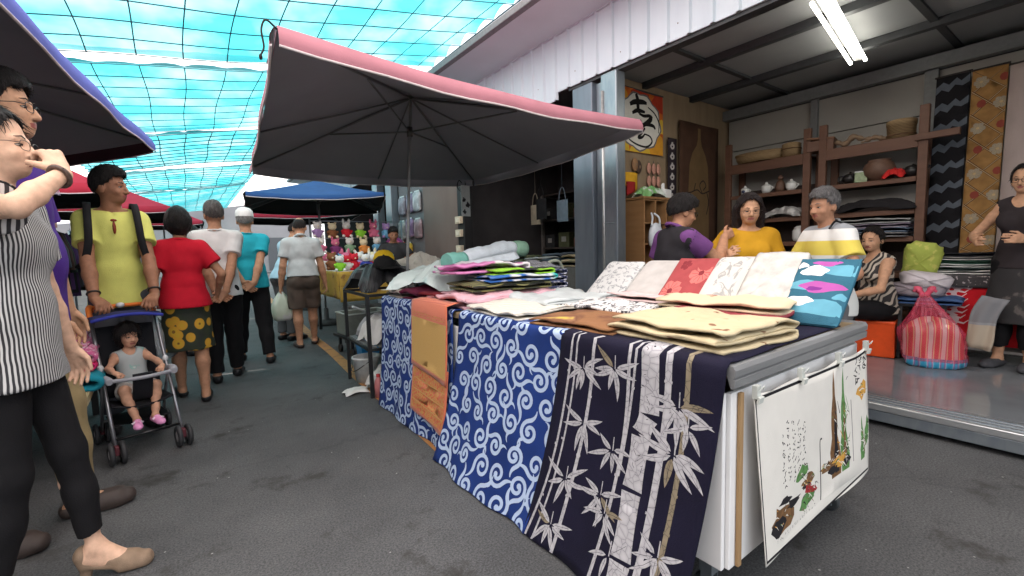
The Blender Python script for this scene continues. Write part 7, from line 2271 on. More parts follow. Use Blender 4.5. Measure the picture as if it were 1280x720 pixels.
b = MB(); b.tube(smooth_line([(0, 0.13, 0.22), (-0.12, 0.06, 0.13), (-0.12, -0.06, 0.13), (0, -0.13, 0.22)], 6), 0.004, 6); b.build('handle', BLKM, r)
r = empty('soft_bottle', (1.22, 3.62, 0), 0, 'small clear and red bottle standing at the foot of the rack', 'bottle')
b = MB(); b.lathe([(0, 0), (0.035, 0), (0.037, 0.10), (0.03, 0.14), (0.013, 0.17), (0.013, 0.185), (0, 0.185)], 16); b.build('body', mat('pinkish plastic', srgb(190, 120, 120), rough=0.3), r)
b = MB(); b.lathe([(0.016, 0.172), (0.016, 0.195), (0, 0.195)], 12); b.build('cap', mat('red cap', srgb(180, 40, 44), rough=0.4), r)
crumple('thin white bag scrap lying on the orange line by the rack', (1.10, 3.86, 0.006), (0.20, 0.13, 0.04), SACK, 44, 'plastic_scrap', 'litter', n=10)
# black bags and caps heaped on the rack
crumple('black bags heaped high on top of the black rack', (1.46, 4.05, 0.865), (0.52, 0.62, 0.28), mat('black nylon', srgb(30, 30, 32), rough=0.45, noise=0.15, bump=0.2, bscale=60), 45, 'bag_heap', 'bags', n=24, amp=0.8)
def cap_hat(label, loc, m, m2, rz):
    r = empty('cap', loc, rz, label, 'cap', 'caps on the black bags')
    b = MB(); b.lathe([(0.092, 0), (0.094, 0.03), (0.080, 0.07), (0.045, 0.098), (0, 0.105)], 20); b.build('crown', m, r)
    b = MB(); b.grid(lambda u, v: (0.10 * math.cos(R(-60 + 120 * u)) * (0.9 + 0.75 * v), 0.10 * math.sin(R(-60 + 120 * u)) * (0.95 + 0.25 * v), 0.006 - 0.018 * v), 12, 4, thick=0.004); b.build('peak', m2, r)
    b = MB(); b.ell((0, 0, 0.106), (0.010, 0.010, 0.006), 8); b.build('button', m2, r)
cap_hat('bright yellow cap with a black peak on the black bags', (1.46, 4.0, 1.12), cloth('yellow cap', (226, 186, 40)), cloth('black cap', (30, 30, 30)), R(-100))
cap_hat('black cap lying beside the yellow one', (1.40, 3.84, 1.07), cloth('black cap', (30, 30, 30)), cloth('black cap', (30, 30, 30)), R(-70))
crumple('big white cloth draped behind the black bags by the umbrella pole', (1.86, 4.10, 0.90), (0.50, 0.55, 0.28), cloth('off white sheet', (216, 210, 196), bump=0.3), 46, n=22)
crumple('grey blue jacket heap behind the white plastic bundle', (2.05, 3.78, 0.80), (0.60, 0.46, 0.26), cloth('grey blue', (84, 96, 104), bump=0.3), 47, n=20)
tb = empty('trestle_table', (2.0, 4.0, 0), 0, 'plain low trestle table behind the black rack carrying cloth heaps', 'table')
b = MB(); b.box((0, 0, 0.78), (0.70, 1.0, 0.03)); b.build('top', mat('ply top', srgb(150, 130, 100)), tb)
for x in (-0.3, 0.3):
    for y in (-0.44, 0.44):
        b = MB(); b.box((x, y, 0.38), (0.035, 0.035, 0.76)); b.build('leg', BLKM, tb)

# ---- toy stall
ty = empty('stall_table', (2.25, 6.55, 0), 0, 'toy stall table with a mustard printed cloth hanging at its street end', 'table')
b = MB(); b.box((-0.2, 0.3, 0.94), (0.9, 1.6, 0.03)); b.build('top', mat('ply top', srgb(150, 130, 100)), ty)
for x in (-0.58, 0.18):
    for y in (-0.42, 1.02):
        b = MB(); b.box((x, y, 0.465), (0.04, 0.04, 0.93)); b.build('leg', BLKM, ty)
MUST = ramp_mat('mustard printed cloth', [(0, (0.40, 0.25, 0.035)), (0.56, (0.47, 0.30, 0.05)), (0.62, (0.24, 0.12, 0.04)), (0.68, (0.45, 0.28, 0.05)), (1, (0.50, 0.33, 0.07))], scale=7, detail=5, interp='LINEAR', rough=0.8)
b = MB()
b.grid(lambda u, v: (-0.66 + 0.74 * u, -0.52 - 0.010 * math.sin(u * 14 + 2 * v), 0.965 - 0.40 * v), 18, 8, thick=0.004)
b.grid(lambda u, v: (-0.665 - 0.010 * math.sin(u * 16), -0.52 + 1.2 * u, 0.965 - 0.36 * v), 18, 8, thick=0.004)
b.build('front_cloth', MUST, ty)
b = MB(); b.box((-0.2, 0.3, 0.958), (0.88, 1.55, 0.006)); b.build('top_cloth', cloth('pale table cloth', (206, 200, 190)), ty)
fr = empty('wire_rack', (2.35, 7.55, 0), 0, 'wire display frame behind the toy table hung with packaged toys', 'rack')
for x in (-0.75, 0.75):
    b = MB(); b.tube([(x, 0, 0), (x, 0, 1.75)], 0.012, 8); b.build('upright', GALV, fr)
for z in (1.15, 1.45, 1.72):
    b = MB(); b.tube([(-0.75, 0, z), (0.75, 0, z)], 0.008, 6); b.build('bar', GALV, fr)
pal = {'rose': (206, 110, 140), 'sage': (130, 160, 130), 'orange': (216, 140, 70), 'sky': (110, 170, 206), 'purple': (120, 60, 110), 'white': (216, 214, 210), 'red': (200, 40, 56), 'royal': (60, 70, 150), 'lime': (140, 206, 60), 'brown': (130, 84, 56), 'lilac': (160, 130, 180), 'cream': (220, 206, 170)}
def plush(label, loc, s, c1, c2, ears='round', rz=0.0):
    r = empty('plush_toy', loc, rz, label, 'plush toy', 'plush toys on the toy stall')
    m1, m2 = cloth('plush ' + c1, pal[c1], bump=0.5, bscale=100), cloth('plush ' + c2, pal[c2], bump=0.5, bscale=100)
    b = MB(); b.ell((0, 0, 0.32 * s), (0.34 * s, 0.26 * s, 0.34 * s), 14); b.build('body', m1, r)
    b = MB(); b.ell((0, -0.05 * s, 0.80 * s), (0.29 * s, 0.25 * s, 0.26 * s), 14); b.build('head', m2, r)
    for q in (-1, 1):
        b = MB(); b.ell((0.20 * q * s, -0.02 * s, (1.02 if ears == 'round' else 1.12) * s), (0.09 * s, 0.05 * s, (0.09 if ears == 'round' else 0.20) * s), 10); b.build('ear', m2, r)
        b = MB(); b.ell((0.26 * q * s, -0.20 * s, 0.10 * s), (0.11 * s, 0.15 * s, 0.10 * s), 10); b.build('foot', m2, r)
        b = MB(); b.ell((0.32 * q * s, -0.12 * s, 0.42 * s), (0.09 * s, 0.13 * s, 0.10 * s), 10); b.build('paw', m1, r)
    b = MB(); b.ell((0, -0.29 * s, 0.76 * s), (0.06 * s, 0.05 * s, 0.045 * s), 8); b.build('snout', cloth('plush cream', pal['cream']), r)
for k, (c1, c2, e, wd) in enumerate((('rose', 'white', 'round', 'first from the street'), ('purple', 'rose', 'long', 'second from the street'), ('sage', 'white', 'round', 'third from the street'), ('orange', 'cream', 'long', 'fourth from the street'), ('sky', 'white', 'round', 'fifth from the street'))):
    plush('%s plush toy hung on the upper display bar, %s' % (c1, wd), (1.72 + 0.225 * k, 7.47, 1.21 - 0.02 * (k % 2)), 0.23, c1, c2, e)
for k, (c1, c2, e, wd) in enumerate((('lilac', 'white', 'round', 'first from the street'), ('brown', 'cream', 'round', 'second from the street'), ('red', 'white', 'long', 'third from the street'), ('lime', 'cream', 'round', 'fourth from the street'), ('rose', 'rose', 'long', 'fifth from the street'), ('sky', 'lilac', 'round', 'last, by the panel'))):
    plush('%s plush toy on the highest display bar, %s' % (c1, wd), (1.70 + 0.22 * k, 7.50, 1.46 - 0.015 * (k % 2)), 0.23, c1, c2, e)
for k, (c1, c2, e, wd) in enumerate((('white', 'rose', 'round', 'first from the street'), ('royal', 'sky', 'round', 'second from the street'), ('orange', 'orange', 'long', 'third from the street'), ('purple', 'lilac', 'round', 'fourth from the street'))):
    plush('%s plush toy low on the wire rack, %s' % (c1, wd), (1.78 + 0.25 * k, 7.44, 0.96), 0.23, c1, c2, e)
# round purple cushion with a plain pale blob
r = empty('round_cushion', (2.92, 7.45, 1.29), R(-25), 'round purple cushion with a pale middle hung beside the plush toys', 'cushion')
b = MB(); b.ell((0, 0, 0), (0.17, 0.06, 0.17), 22); b.build('cushion', cloth('plush purple', pal['purple']), r)
b = MB(); b.ell((0.0, -0.045, 0.005), (0.12, 0.03, 0.12), 18); b.build('ring', cloth('plush rose', pal['rose']), r)
b = MB(); b.ell((0.0, -0.062, 0.0), (0.085, 0.02, 0.075), 16); b.build('middle', cloth('plush white', pal['white']), r)
for k, (c1, c2, e, s) in enumerate((('lime', 'white', 'round', 0.20), ('white', 'red', 'round', 0.20), ('red', 'red', 'round', 0.22), ('royal', 'white', 'round', 0.21), ('red', 'white', 'long', 0.20), ('white', 'sky', 'round', 0.19), ('cream', 'sage', 'round', 0.19))):
    plush('%s and %s plush toy sitting on the toy table, %s' % (c1, c2, ('nearest its street corner', 'next to the lime one', 'middle red one', 'between two red ones', 'long eared', 'beside the long eared red one', 'at the shop end')[k]), (1.68 + 0.118 * k, 6.28 + 0.08 * (k % 3), 0.962), s, c1, c2, e, R(-10 + 7 * (k % 3)))
for k, (c1, c2, e) in enumerate((('brown', 'brown', 'round'), ('rose', 'rose', 'long'), ('lilac', 'white', 'round'), ('sage', 'cream', 'long'))):
    plush('%s plush toy in the back row of the toy table' % c1, (1.72 + 0.20 * k, 6.85, 0.962), 0.24, c1, c2, e)
# trolley crates under the mustard cloth, blue basket on the ground
tr = empty('crate_trolley', (1.72, 5.45, 0), R(4), 'low black trolley holding a clear plastic crate in front of the toy stall', 'trolley')
b = MB(); b.box((0, 0, 0.22), (0.62, 0.52, 0.03)); b.build('deck', BLKM, tr)
for x in (-0.25, 0.25):
    for y in (-0.2, 0.2):
        b = MB(); b.tube([(x - 0.015, y, 0.05), (x + 0.015, y, 0.05)], 0.05, 14); b.build('wheel', BLKM, tr)
        b = MB(); b.box((x, y, 0.155), (0.03, 0.03, 0.11)); b.build('stem', BLKM, tr)
cr = empty('plastic_crate', (1.70, 5.45, 0.238), R(4), 'grey open plastic crate on the low black trolley', 'crate')
for d in (((0, 0, 0.006), (0.50, 0.40, 0.012)), ((0, -0.2, 0.13), (0.52, 0.012, 0.25)), ((0, 0.2, 0.13), (0.52, 0.012, 0.25)), ((-0.255, 0, 0.13), (0.012, 0.39, 0.25)), ((0.255, 0, 0.13), (0.012, 0.39, 0.25))):
    b = MB(); b.box(*d); b.build('panel', mat('grey crate plastic', srgb(120, 124, 116), rough=0.4, alpha=0.85), cr)
for d in (((0, -0.205, 0.258), (0.54, 0.02, 0.014)), ((0, 0.205, 0.258), (0.54, 0.02, 0.014)), ((-0.26, 0, 0.258), (0.02, 0.40, 0.014)), ((0.26, 0, 0.258), (0.02, 0.40, 0.014))):
    b = MB(); b.box(*d); b.build('rim', mat('pale crate rim', srgb(170, 174, 168), rough=0.4), cr)
b = MB(); b.tube([(1.48, 5.12, 0.60), (1.78, 5.3, 0.46)], 0.014, 8)
tag(b.build('pale_rod', mat('pale pole', srgb(206, 206, 204), rough=0.5)), 'pale rod resting on the crate in front of the toy stall', 'rod')
crumple('dull green and brown goods filling the grey crate', (1.70, 5.45, 0.258), (0.44, 0.34, 0.20), ramp_mat('crate goods', [(0, (0.06, 0.06, 0.05)), (0.5, (0.16, 0.15, 0.11)), (1, (0.28, 0.26, 0.22))], scale=9, interp='LINEAR'), 48, 'goods_heap', 'goods', n=16)
r = empty('blue_basket', (1.58, 4.98, 0), 0, 'small bright blue plastic basket on the ground by the trolley', 'basket')
b = MB(); b.lathe([(0, 0), (0.12, 0), (0.15, 0.20), (0.16, 0.205), (0.155, 0.215), (0.14, 0.205), (0.11, 0.012), (0, 0.012)], 4, smooth=False); b.v = [tuple(Matrix.Rotation(R(45), 3, 'Z') @ Vector(p)) for p in b.v]; b.build('tub', mat('bright blue plastic', srgb(30, 120, 176), rough=0.4), r)
b = MB(); b.tube([(0, 0.11, 0.2), (0, 0.08, 0.27), (0, -0.08, 0.27), (0, -0.11, 0.2)], 0.007, 6); b.build('handle', mat('bright blue plastic', srgb(30, 120, 176)), r)
for k in range(3):
    r = empty('storage_crate', (2.15, 5.5 + 0.62 * k, 0), 0, 'dark storage crate under the toy table, %s' % ('nearest the rack', 'middle of three', 'farthest of three')[k], 'crate', 'dark crates under the toy table')
    b = MB(); b.box((0, 0, 0.19), (0.55, 0.5, 0.36)); b.build('body', mat('dark crate', srgb(58, 58, 62), rough=0.6, noise=0.15), r, bevel=0.01)
    b = MB(); b.box((0, 0, 0.385), (0.58, 0.53, 0.03)); b.build('lid', mat('grey lid', srgb(110, 112, 114), rough=0.5), r, bevel=0.006)
# packages hung on the side of the third shop, and its tube light
pn = empty('side_panel', (3.60, 8.15, 0), 0, 'grey wall panel between two shops hung with packaged goods', 'wall')
b = MB(); b.box((0, 0, 1.4), (0.06, 1.2, 2.8)); b.build('panel', mat('grey lilac panel', srgb(120, 114, 116), rough=0.6, noise=0.1), pn)
PKS = [('silver and grey printed', (150, 146, 144), 8.55, 1.45), ('lilac printed', (132, 104, 136), 8.18, 1.48), ('grey patterned', (124, 116, 126), 8.50, 1.92), ('dusky lilac', (108, 92, 116), 8.10, 1.95), ('bright yellow', (214, 170, 40), 8.28, 1.02), ('red and orange', (206, 84, 50), 8.62, 1.05), ('dull grey pink', (150, 120, 124), 7.80, 1.45), ('pale grey', (160, 156, 158), 7.80, 1.95)]
for nm, c, y, z in PKS:
    r = empty('hanging_pack', (3.53, y, z), R(-90), '%s bag of goods hung on the panel beside the third shop' % nm, 'packaged goods', 'bags hung on the side panel')
    mm = ramp_mat('pack ' + nm, [(0, tuple(q * 0.55 for q in srgb(*c)[:3])), (0.48, srgb(*c)[:3]), (0.60, tuple(min(1, q * 1.5 + .05) for q in srgb(*c)[:3])), (1, srgb(*c)[:3])], scale=9, detail=4, interp='LINEAR', rough=0.35)
    b = pillow((0.16, 0.04, 0.18)); b.build('bag', mm, r)
    b = MB(); b.box((0, 0, 0.345), (0.20, 0.012, 0.05)); b.build('header', mat('white card', srgb(228, 228, 226)), r)
t3 = empty('tube_light', (3.35, 11.1, 2.20), R(72), 'lit single tube light over the far toy shop', 'ceiling light')
b = MB(); b.box((0, 0, 0.04), (1.3, 0.05, 0.04)); b.build('batten', mat('white lamp body', srgb(190, 190, 186)), t3)
tube_between(t3, (-0.62, 0, 0), (0.62, 0, 0), 0.022)
for x in (-0.5, 0.5):
    b = MB(); b.tube([(x, 0, 0.06), (x, 0, 0.66)], 0.005, 5); b.build('hanger', DKBEAM, t3)
# dim racks deeper in the third shop
rr = random.Random(33)
for j in range(2):
    sh = empty('goods_rack', (4.6 + 0.6 * j, 9.2 + 2.6 * j, 0), 0, ('dim rack of goods just inside the third shop', 'dim rack of goods deep inside the third shop')[j], 'rack')
    for z in (0.5, 1.0, 1.5, 1.95):
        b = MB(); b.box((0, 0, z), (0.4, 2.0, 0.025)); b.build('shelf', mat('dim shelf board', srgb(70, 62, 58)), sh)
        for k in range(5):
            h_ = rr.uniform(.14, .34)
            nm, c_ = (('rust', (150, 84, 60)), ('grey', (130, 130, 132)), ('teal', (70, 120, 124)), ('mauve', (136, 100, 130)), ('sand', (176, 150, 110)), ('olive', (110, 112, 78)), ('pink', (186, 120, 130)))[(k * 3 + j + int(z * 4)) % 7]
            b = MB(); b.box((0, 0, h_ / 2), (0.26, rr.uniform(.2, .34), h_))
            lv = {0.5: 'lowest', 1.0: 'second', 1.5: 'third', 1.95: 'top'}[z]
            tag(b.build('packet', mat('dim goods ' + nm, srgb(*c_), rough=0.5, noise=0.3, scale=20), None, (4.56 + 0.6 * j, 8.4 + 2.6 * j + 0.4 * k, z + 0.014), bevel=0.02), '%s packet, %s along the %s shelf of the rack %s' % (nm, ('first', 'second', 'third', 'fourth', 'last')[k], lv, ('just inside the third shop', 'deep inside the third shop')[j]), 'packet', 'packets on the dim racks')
    for y in (-1, 1):
        b = MB(); b.box((0, y, 1.0), (0.4, 0.04, 2.0)); b.build('side', mat('dim shelf post', srgb(110, 104, 100)), sh)

# ------------------------------------------------------------------ clothing stalls on the umbrella side
lt = empty('low_table', (-1.17, 4.00, 0), R(3), 'low table with a wooden front edge beside the pushchair', 'table')
b = MB(); b.box((0, 0, 0.43), (1.25, 1.45, 0.03)); b.build('top', mat('ply top', srgb(150, 130, 100)), lt)
b = MB(); b.box((0.632, 0, 0.428), (0.014, 1.45, 0.045)); b.build('edge_strip', ramp_mat('pale wood edge', [(0, (0.34, 0.27, 0.14)), (1, (0.50, 0.42, 0.24))], scale=8, interp='LINEAR', stretch=(6, .6, 6)), lt)
for x in (-0.55, 0.55):
    for y in (-0.66, 0.66):
        b = MB(); b.box((x, y, 0.207), (0.04, 0.04, 0.414)); b.build('leg', BLKM, lt)
TEALC = cloth('bright teal fleece', (30, 132, 150), bump=0.5)
PNKP = ramp_mat('pink lace print', [(0, (0.42, 0.06, 0.18)), (0.5, (0.48, 0.09, 0.22)), (0.56, (0.55, 0.42, 0.46)), (0.64, (0.5, 0.12, 0.25))], scale=30, detail=4, interp='LINEAR', rough=0.8, bump=0.3)
folded('bright teal folded fleece on the low table edge', (-0.74, 3.92, 0.448), (0.95, 0.44, 0.10), 2, TEALC, R(4), seed=90, group='folded cloths on the low table', rough_=0.016)
folded('hot pink folded cloth on the teal fleece', (-0.75, 3.94, 0.552), (0.90, 0.42, 0.05), 2, cloth('hot pink', (206, 44, 100), bump=0.4), R(6), seed=91, group='folded cloths on the low table', rough_=0.010)
folded('pink lace printed cloth on top of the low table pile', (-0.76, 3.95, 0.606), (0.88, 0.42, 0.12), 3, PNKP, R(8), seed=92, group='folded cloths on the low table', rough_=0.014)
folded('plum folded cloth at the inner side of the low table', (-1.45, 3.7, 0.448), (0.8, 0.5, 0.22), 4, cloth('plum', (84, 44, 60)), R(-4), seed=93, group='folded cloths on the low table', rough_=0.014)
def garment(label, loc, rz, w_, h_, m, sleeves=True):
    r = empty('hanging_garment', loc, rz, label, 'garment', 'garments on the dark clothes rails')
    b = MB()
    b.grid(lambda u, v: ((u - 0.5) * w_ * (0.72 + 0.28 * min(1, v * 4) + 0.10 * v), -0.035 * math.sin(math.pi * u) - 0.012 * math.sin(u * 20) * v, -0.05 * abs(u - 0.5) * 2 * (v < .2) - h_ * v), 14, 10)
    b.grid(lambda u, v: ((u - 0.5) * w_ * (0.72 + 0.28 * min(1, v * 4) + 0.10 * v), 0.035 * math.sin(math.pi * u) + 0.012 * math.sin(u * 20) * v, -0.05 * abs(u - 0.5) * 2 * (v < .2) - h_ * v), 14, 10)
    b.build('cloth', m, r)
    if sleeves:
        for s in (-1, 1):
            b = MB(); b.tube([(s * w_ * 0.40, 0, -0.05), (s * w_ * 0.56, 0, -h_ * 0.35), (s * w_ * 0.60, 0, -h_ * 0.62)], [0.055, 0.05, 0.045], 10); b.build('sleeve', m, r)
    b = MB(); b.tube(smooth_line([(-w_ * 0.36, 0, -0.04), (0, 0, 0.04), (w_ * 0.36, 0, -0.04)], 5), 0.006, 5); b.tube([(0, 0, 0.04), (0, 0, 0.10)], 0.003, 5); b.build('hanger', BLKM, r)
gc = [('black', (30, 30, 34)), ('dark violet', (58, 40, 74)), ('charcoal', (52, 52, 56)), ('navy', (34, 40, 66)), ('dark olive', (58, 60, 44)), ('maroon', (84, 34, 44)), ('slate', (72, 78, 88)), ('dark brown', (66, 50, 44)), ('black green', (34, 44, 40)), ('deep purple', (70, 46, 88))]
for j, (y0, x0, wd) in enumerate(((4.9, -1.25, 'nearer'), (7.2, -1.35, 'middle'), (9.6, -1.3, 'farther'))):
    rl = empty('clothes_rail', (x0, y0, 0), 0, '%s clothes rail of dark garments under the red umbrellas' % wd, 'rack', 'clothes rails')
    b = MB(); b.tube([(0, -0.85, 1.62), (0, 0.85, 1.62)], 0.014, 8); b.build('bar', GALV, rl)
    for y in (-0.85, 0.85):
        b = MB(); b.tube([(0, y, 0), (0, y, 1.62)], 0.014, 8); b.build('upright', GALV, rl)
        b = MB(); b.tube([(-0.25, y, 0.02), (0.25, y, 0.02)], 0.014, 8); b.build('foot', GALV, rl)
    for k in range(10):
        nm, c = gc[(k + 3 * j) % 10]
        garment('%s garment, %s on the %s dark clothes rail' % (nm, ('first', 'second', 'third', 'fourth', 'fifth', 'sixth', 'seventh', 'eighth', 'ninth', 'tenth')[k], wd), (x0, y0 - 0.76 + 0.165 * k, 1.56), R(4 * ((k * 7) % 5) - 8), 0.46, 0.70 + 0.05 * (k % 3), cloth('garment ' + nm, c, bump=0.3))
st = empty('stall_table', (-1.75, 5.6, 0), 0, 'long dark draped stall table behind the clothes rails', 'table')
b = MB(); b.box((0, 0.6, 0.42), (0.9, 4.4, 0.84)); b.build('draped_body', cloth('dark drape', (52, 50, 58), bump=0.3), st, bevel=0.02)
crumple('pale blue and white clothes heap on the dark draped table', (-1.45, 5.2, 0.842), (0.6, 0.9, 0.16), ramp_mat('pale clothes', [(0, (0.2, 0.32, 0.5)), (0.48, (0.35, 0.5, 0.62)), (0.52, (0.6, 0.6, 0.6)), (1, (0.66, 0.66, 0.66))], scale=6, interp='LINEAR'), 50, 'clothes_heap', 'clothes', n=18)
crumple('rust and violet clothes heap on the dark draped table', (-1.5, 6.5, 0.842), (0.6, 0.9, 0.18), ramp_mat('dull clothes', [(0, (0.2, 0.06, 0.05)), (0.48, (0.12, 0.06, 0.16)), (0.54, (0.3, 0.14, 0.08)), (1, (0.2, 0.1, 0.1))], scale=6, interp='LINEAR'), 51, 'clothes_heap', 'clothes', n=18)
# ------------------------------------------------------------------ people
FAIR = SKIN('fair', (212, 172, 146))
TAN = SKIN('tan', (176, 130, 102))
BROWN = SKIN('brown', (150, 106, 82))
BLACKT = cloth('black trousers', (24, 23, 25), noise=0.15, bump=0.2)
WHITET = cloth('white tee', (214, 212, 210), noise=0.04, bump=0.2)
STEEL = mat('spectacle metal', srgb(90, 80, 72), rough=0.3, metal=0.7, noise=0)
BLKPL = mat('black plastic', srgb(24, 24, 26), rough=0.3, noise=0)

def band(name, c, d, r, w_, m, par, n=20, fl=1.0):
    """bracelet or watch strap round a limb axis d at c"""
    d = Vector(d).normalized()
    a = d.orthogonal().normalized()
    q = d.cross(a)
    b = MB()
    pts = [Vector(c) + (a * math.cos(2 * math.pi * k / n) + q * math.sin(2 * math.pi * k / n)) * r for k in range(n + 1)]
    b.tube(pts, w_, 6, 0, False)
    return b.build(name, m, par)

# the woman in the striped tunic
ZEB = ramp_mat('black and white wavy stripes', [(0, (0.025, 0.024, 0.028)), (0.48, (0.03, 0.028, 0.032)), (0.54, (0.50, 0.49, 0.48)), (1, (0.54, 0.53, 0.52))], kind='angle', scale=26, dist=0.12, interp='LINEAR', rough=0.75, bump=0.15)
pw1, J, Mh, T, HD = person('woman in a black and white striped tunic raising a hand to her glasses', (-0.49, 2.18, 0), R(-103), 1.65, h=0.0056, w=0.94, slim_d=0.82, bust=0.25, legw=0.80, female=True, lean=2, head=(2, -3, 0), skin=FAIR,
    arms={'R': dict(t=(0.056, 0.160, 0.898), pole=(1.0, 0.5, -0.35), hd=(-0.28, -0.52, 0.80), pn=(-0.55, -0.55, -0.45), curl=50, pinch=True), 'L': dict(t=(-0.17, 0.03, 0.50))},
    legs={'L': dict(foot=(-0.055, 0.085, 0), heel=0.055, yaw=6), 'R': dict(foot=(0.055, -0.055, 0), heel=0.055, yaw=-8)},
    clothes=[('shirt', ZEB, dict(name='tunic', sleeve=0.62, hem=0.455, e=0.016, collar=True, flare=0.012, wr=0.004)), ('trousers', BLACKT, dict(len=0.925, cuff=0.021, bag=-0.002, wr=0.004)), ('shoe', mat('taupe suede', srgb(134, 112, 92), rough=0.75, noise=0.12, bump=0.2), dict(name='sandal', heeled=True))], hair='tied', seed=1)
glasses(pw1, Mh, STEEL, 0.0007)
wr, el = J['R']['wr'], J['R']['el']
band('bracelet', wr + (el - wr) * 0.10, el - wr, 0.0325, 0.008, mat('brown bead', srgb(92, 74, 66), rough=0.4, noise=0.3, scale=90), pw1)
shd, eld = J['R']['sh'], J['R']['el']
band('cuff_trim', shd + (eld - shd) * 0.60, eld - shd, 0.073, 0.006, cloth('black trim', (24, 24, 26)), pw1)
band('cuff_trim', shd + (eld - shd) * 0.52, eld - shd, 0.075, 0.004, cloth('white trim', (206, 204, 202)), pw1)
# bag at her far side
r = empty('carrier_bag', (-0.74, 2.08, 0.30), 0, 'pale blue and white plastic bag carried by the woman in stripes', 'bag')
b = bag_body(0.14, 0.10, 0.34, seed=1); b.build('pouch', ramp_mat('pale blue film', [(0, (0.35, 0.42, 0.5)), (0.5, (0.5, 0.55, 0.6)), (0.56, (0.12, 0.3, 0.5)), (0.66, (0.5, 0.52, 0.55)), (1, (0.6, 0.6, 0.62))], scale=7, interp='LINEAR', rough=0.25), r)
b = MB(); b.tube(smooth_line([(0.06, 0, 0.26), (0.02, 0, 0.40), (-0.02, 0, 0.42), (-0.06, 0, 0.26)], 5), 0.010, 6); b.build('handle', mat('white film', srgb(206, 212, 218)), r)

# the man in purple behind her
PURP = cloth('violet tee', (74, 44, 128), noise=0.10, bump=0.2)
pm1, J, Mh, T, HD = person('man in a violet tee and glasses standing behind the striped woman', (-0.57, 2.76, 0), R(-98), 1.98, h=0.0065, w=0.92, slim_d=0.80, head=(0, -2, 0), skin=SKIN('light tan', (190, 146, 116)), belly=0.01,
    arms={'R': dict(t=(0.125, 0.10, 0.475), pole=(0.3, -1, -0.1), curl=35), 'L': dict(t=(-0.15, 0.03, 0.48))},
    legs={'L': dict(foot=(-0.06, 0.04, 0)), 'R': dict(foot=(0.06, -0.10, 0))},
    clothes=[('shirt', PURP, dict(name='tee', sleeve=0.62, hem=0.47, e=0.014)), ('trousers', cloth('khaki trousers', (150, 132, 96)), dict(len=0.95)), ('shoe', mat('dark sandal', srgb(60, 50, 46), rough=0.6), dict(name='sandal', slip=True))], hair='short', seed=2)
glasses(pm1, Mh, BLKPL, 0.0009)
wr, el = J['R']['wr'], J['R']['el']
band('bracelet', wr + (el - wr) * 0.08, el - wr, 0.038, 0.008, mat('olive bead', srgb(116, 100, 76), rough=0.4, noise=0.3, scale=90), pm1)
b = MB()
for k in range(9):
    b.box((0.07 - 0.002 * k, 0.0, 0), (0.001, 0.001, 0.001))
# lettering remnant on his chest
p0 = T(0.0, 0.080, 0.76)
o = text_mesh('chest_print', 'dy.com', 0.055, cloth('pale print on violet', (190, 180, 200), bump=0), pm1, loc=(float(p0[0]) + 0.03, float(p0[1]) + 0.012, float(p0[2])), rot=(R(84), 0, R(180)))

# the man in yellow
YEL = cloth('lemon tee', (206, 206, 112), noise=0.06, bump=0.25)
py, J, Mh, T, HD = person('man in a lemon tee with black backpack straps pushing the pushchair', (-0.40, 4.22, 0), R(-172), 1.84, h=0.0075, w=0.94, slim=0.88, head=(58, 2, 0), skin=BROWN, lean=2,
    arms={'R': dict(t=(0.085, 0.165, 0.512), pole=(1, -0.6, -0.2), hd=(-0.3, 0.75, -0.3), pn=(0, 0, -1), curl=48), 'L': dict(t=(-0.105, 0.165, 0.512), pole=(-1, -0.6, -0.2), hd=(0.3, 0.75, -0.3), pn=(0, 0, -1), curl=48)},
    clothes=[('shirt', YEL, dict(name='tee', sleeve=0.60, hem=0.475, open=0.035, wr=0.0035)), ('trousers', cloth('slate trousers', (72, 74, 80)), dict(len=0.95)), ('shoe', mat('dark trainer', srgb(48, 46, 48), rough=0.6), dict(top=0.045))], hair='short', seed=3)
for s, nm in (('R', 'watch'), ('L', 'watch')):
    wr, el = J[s]['wr'], J[s]['el']
    band(nm, wr + (el - wr) * 0.14, el - wr, 0.036, 0.007, mat('dark strap', srgb(44, 38, 36), rough=0.5), py)
p = T(0.0, 0.075, 0.80)
b = MB(); b.ell((0, 0.014, -0.05), (0.010, 0.008, 0.045), 10); b.ell((0, 0.014, 0.0), (0.018, 0.006, 0.010), 8)
o = b.build('sunglasses', mat('amber lens', srgb(128, 48, 30), rough=0.2, noise=0), None, tuple(Matrix.Translation((-0.40, 4.22, 0)) @ Matrix.Rotation(R(-172), 4, 'Z') @ Vector((float(p[0]) * 0.88, float(p[1]), float(p[2])))), R(-172))
tag(o, 'amber sunglasses hooked on the neckline of the lemon tee', 'sunglasses')
bk = empty('backpack', (-0.40, 4.22, 0), R(-172), 'black backpack worn by the man in the lemon tee', 'backpack')
for s in (-1, 1):
    P_ = [T(s * 0.062, -0.075, 0.80), T(s * 0.066, -0.030, 0.862), T(s * 0.068, 0.030, 0.850), T(s * 0.070, 0.078, 0.790), T(s * 0.074, 0.094, 0.720), T(s * 0.088, 0.080, 0.655), T(s * 0.104, 0.02, 0.63), T(s * 0.09, -0.07, 0.63)]
    L_ = smooth_line([tuple(q) for q in P_], 6)
    b = MB()
    vs, fs = [], []
    for i, q in enumerate(L_):
        q = Vector(q)
        for dx in (-0.021, 0.021):
            vs.append(q + Vector((dx, 0.0, 0)))
    fs = [(2 * i, 2 * i + 1, 2 * i + 3, 2 * i + 2) for i in range(len(L_) - 1)]
    b.add(vs, fs, 0, True)
    o = b.build('strap', cloth('black webbing', (32, 32, 34)), bk)
    md = o.modifiers.new('Solidify', 'SOLIDIFY'); md.thickness = 0.012; md.offset = 0
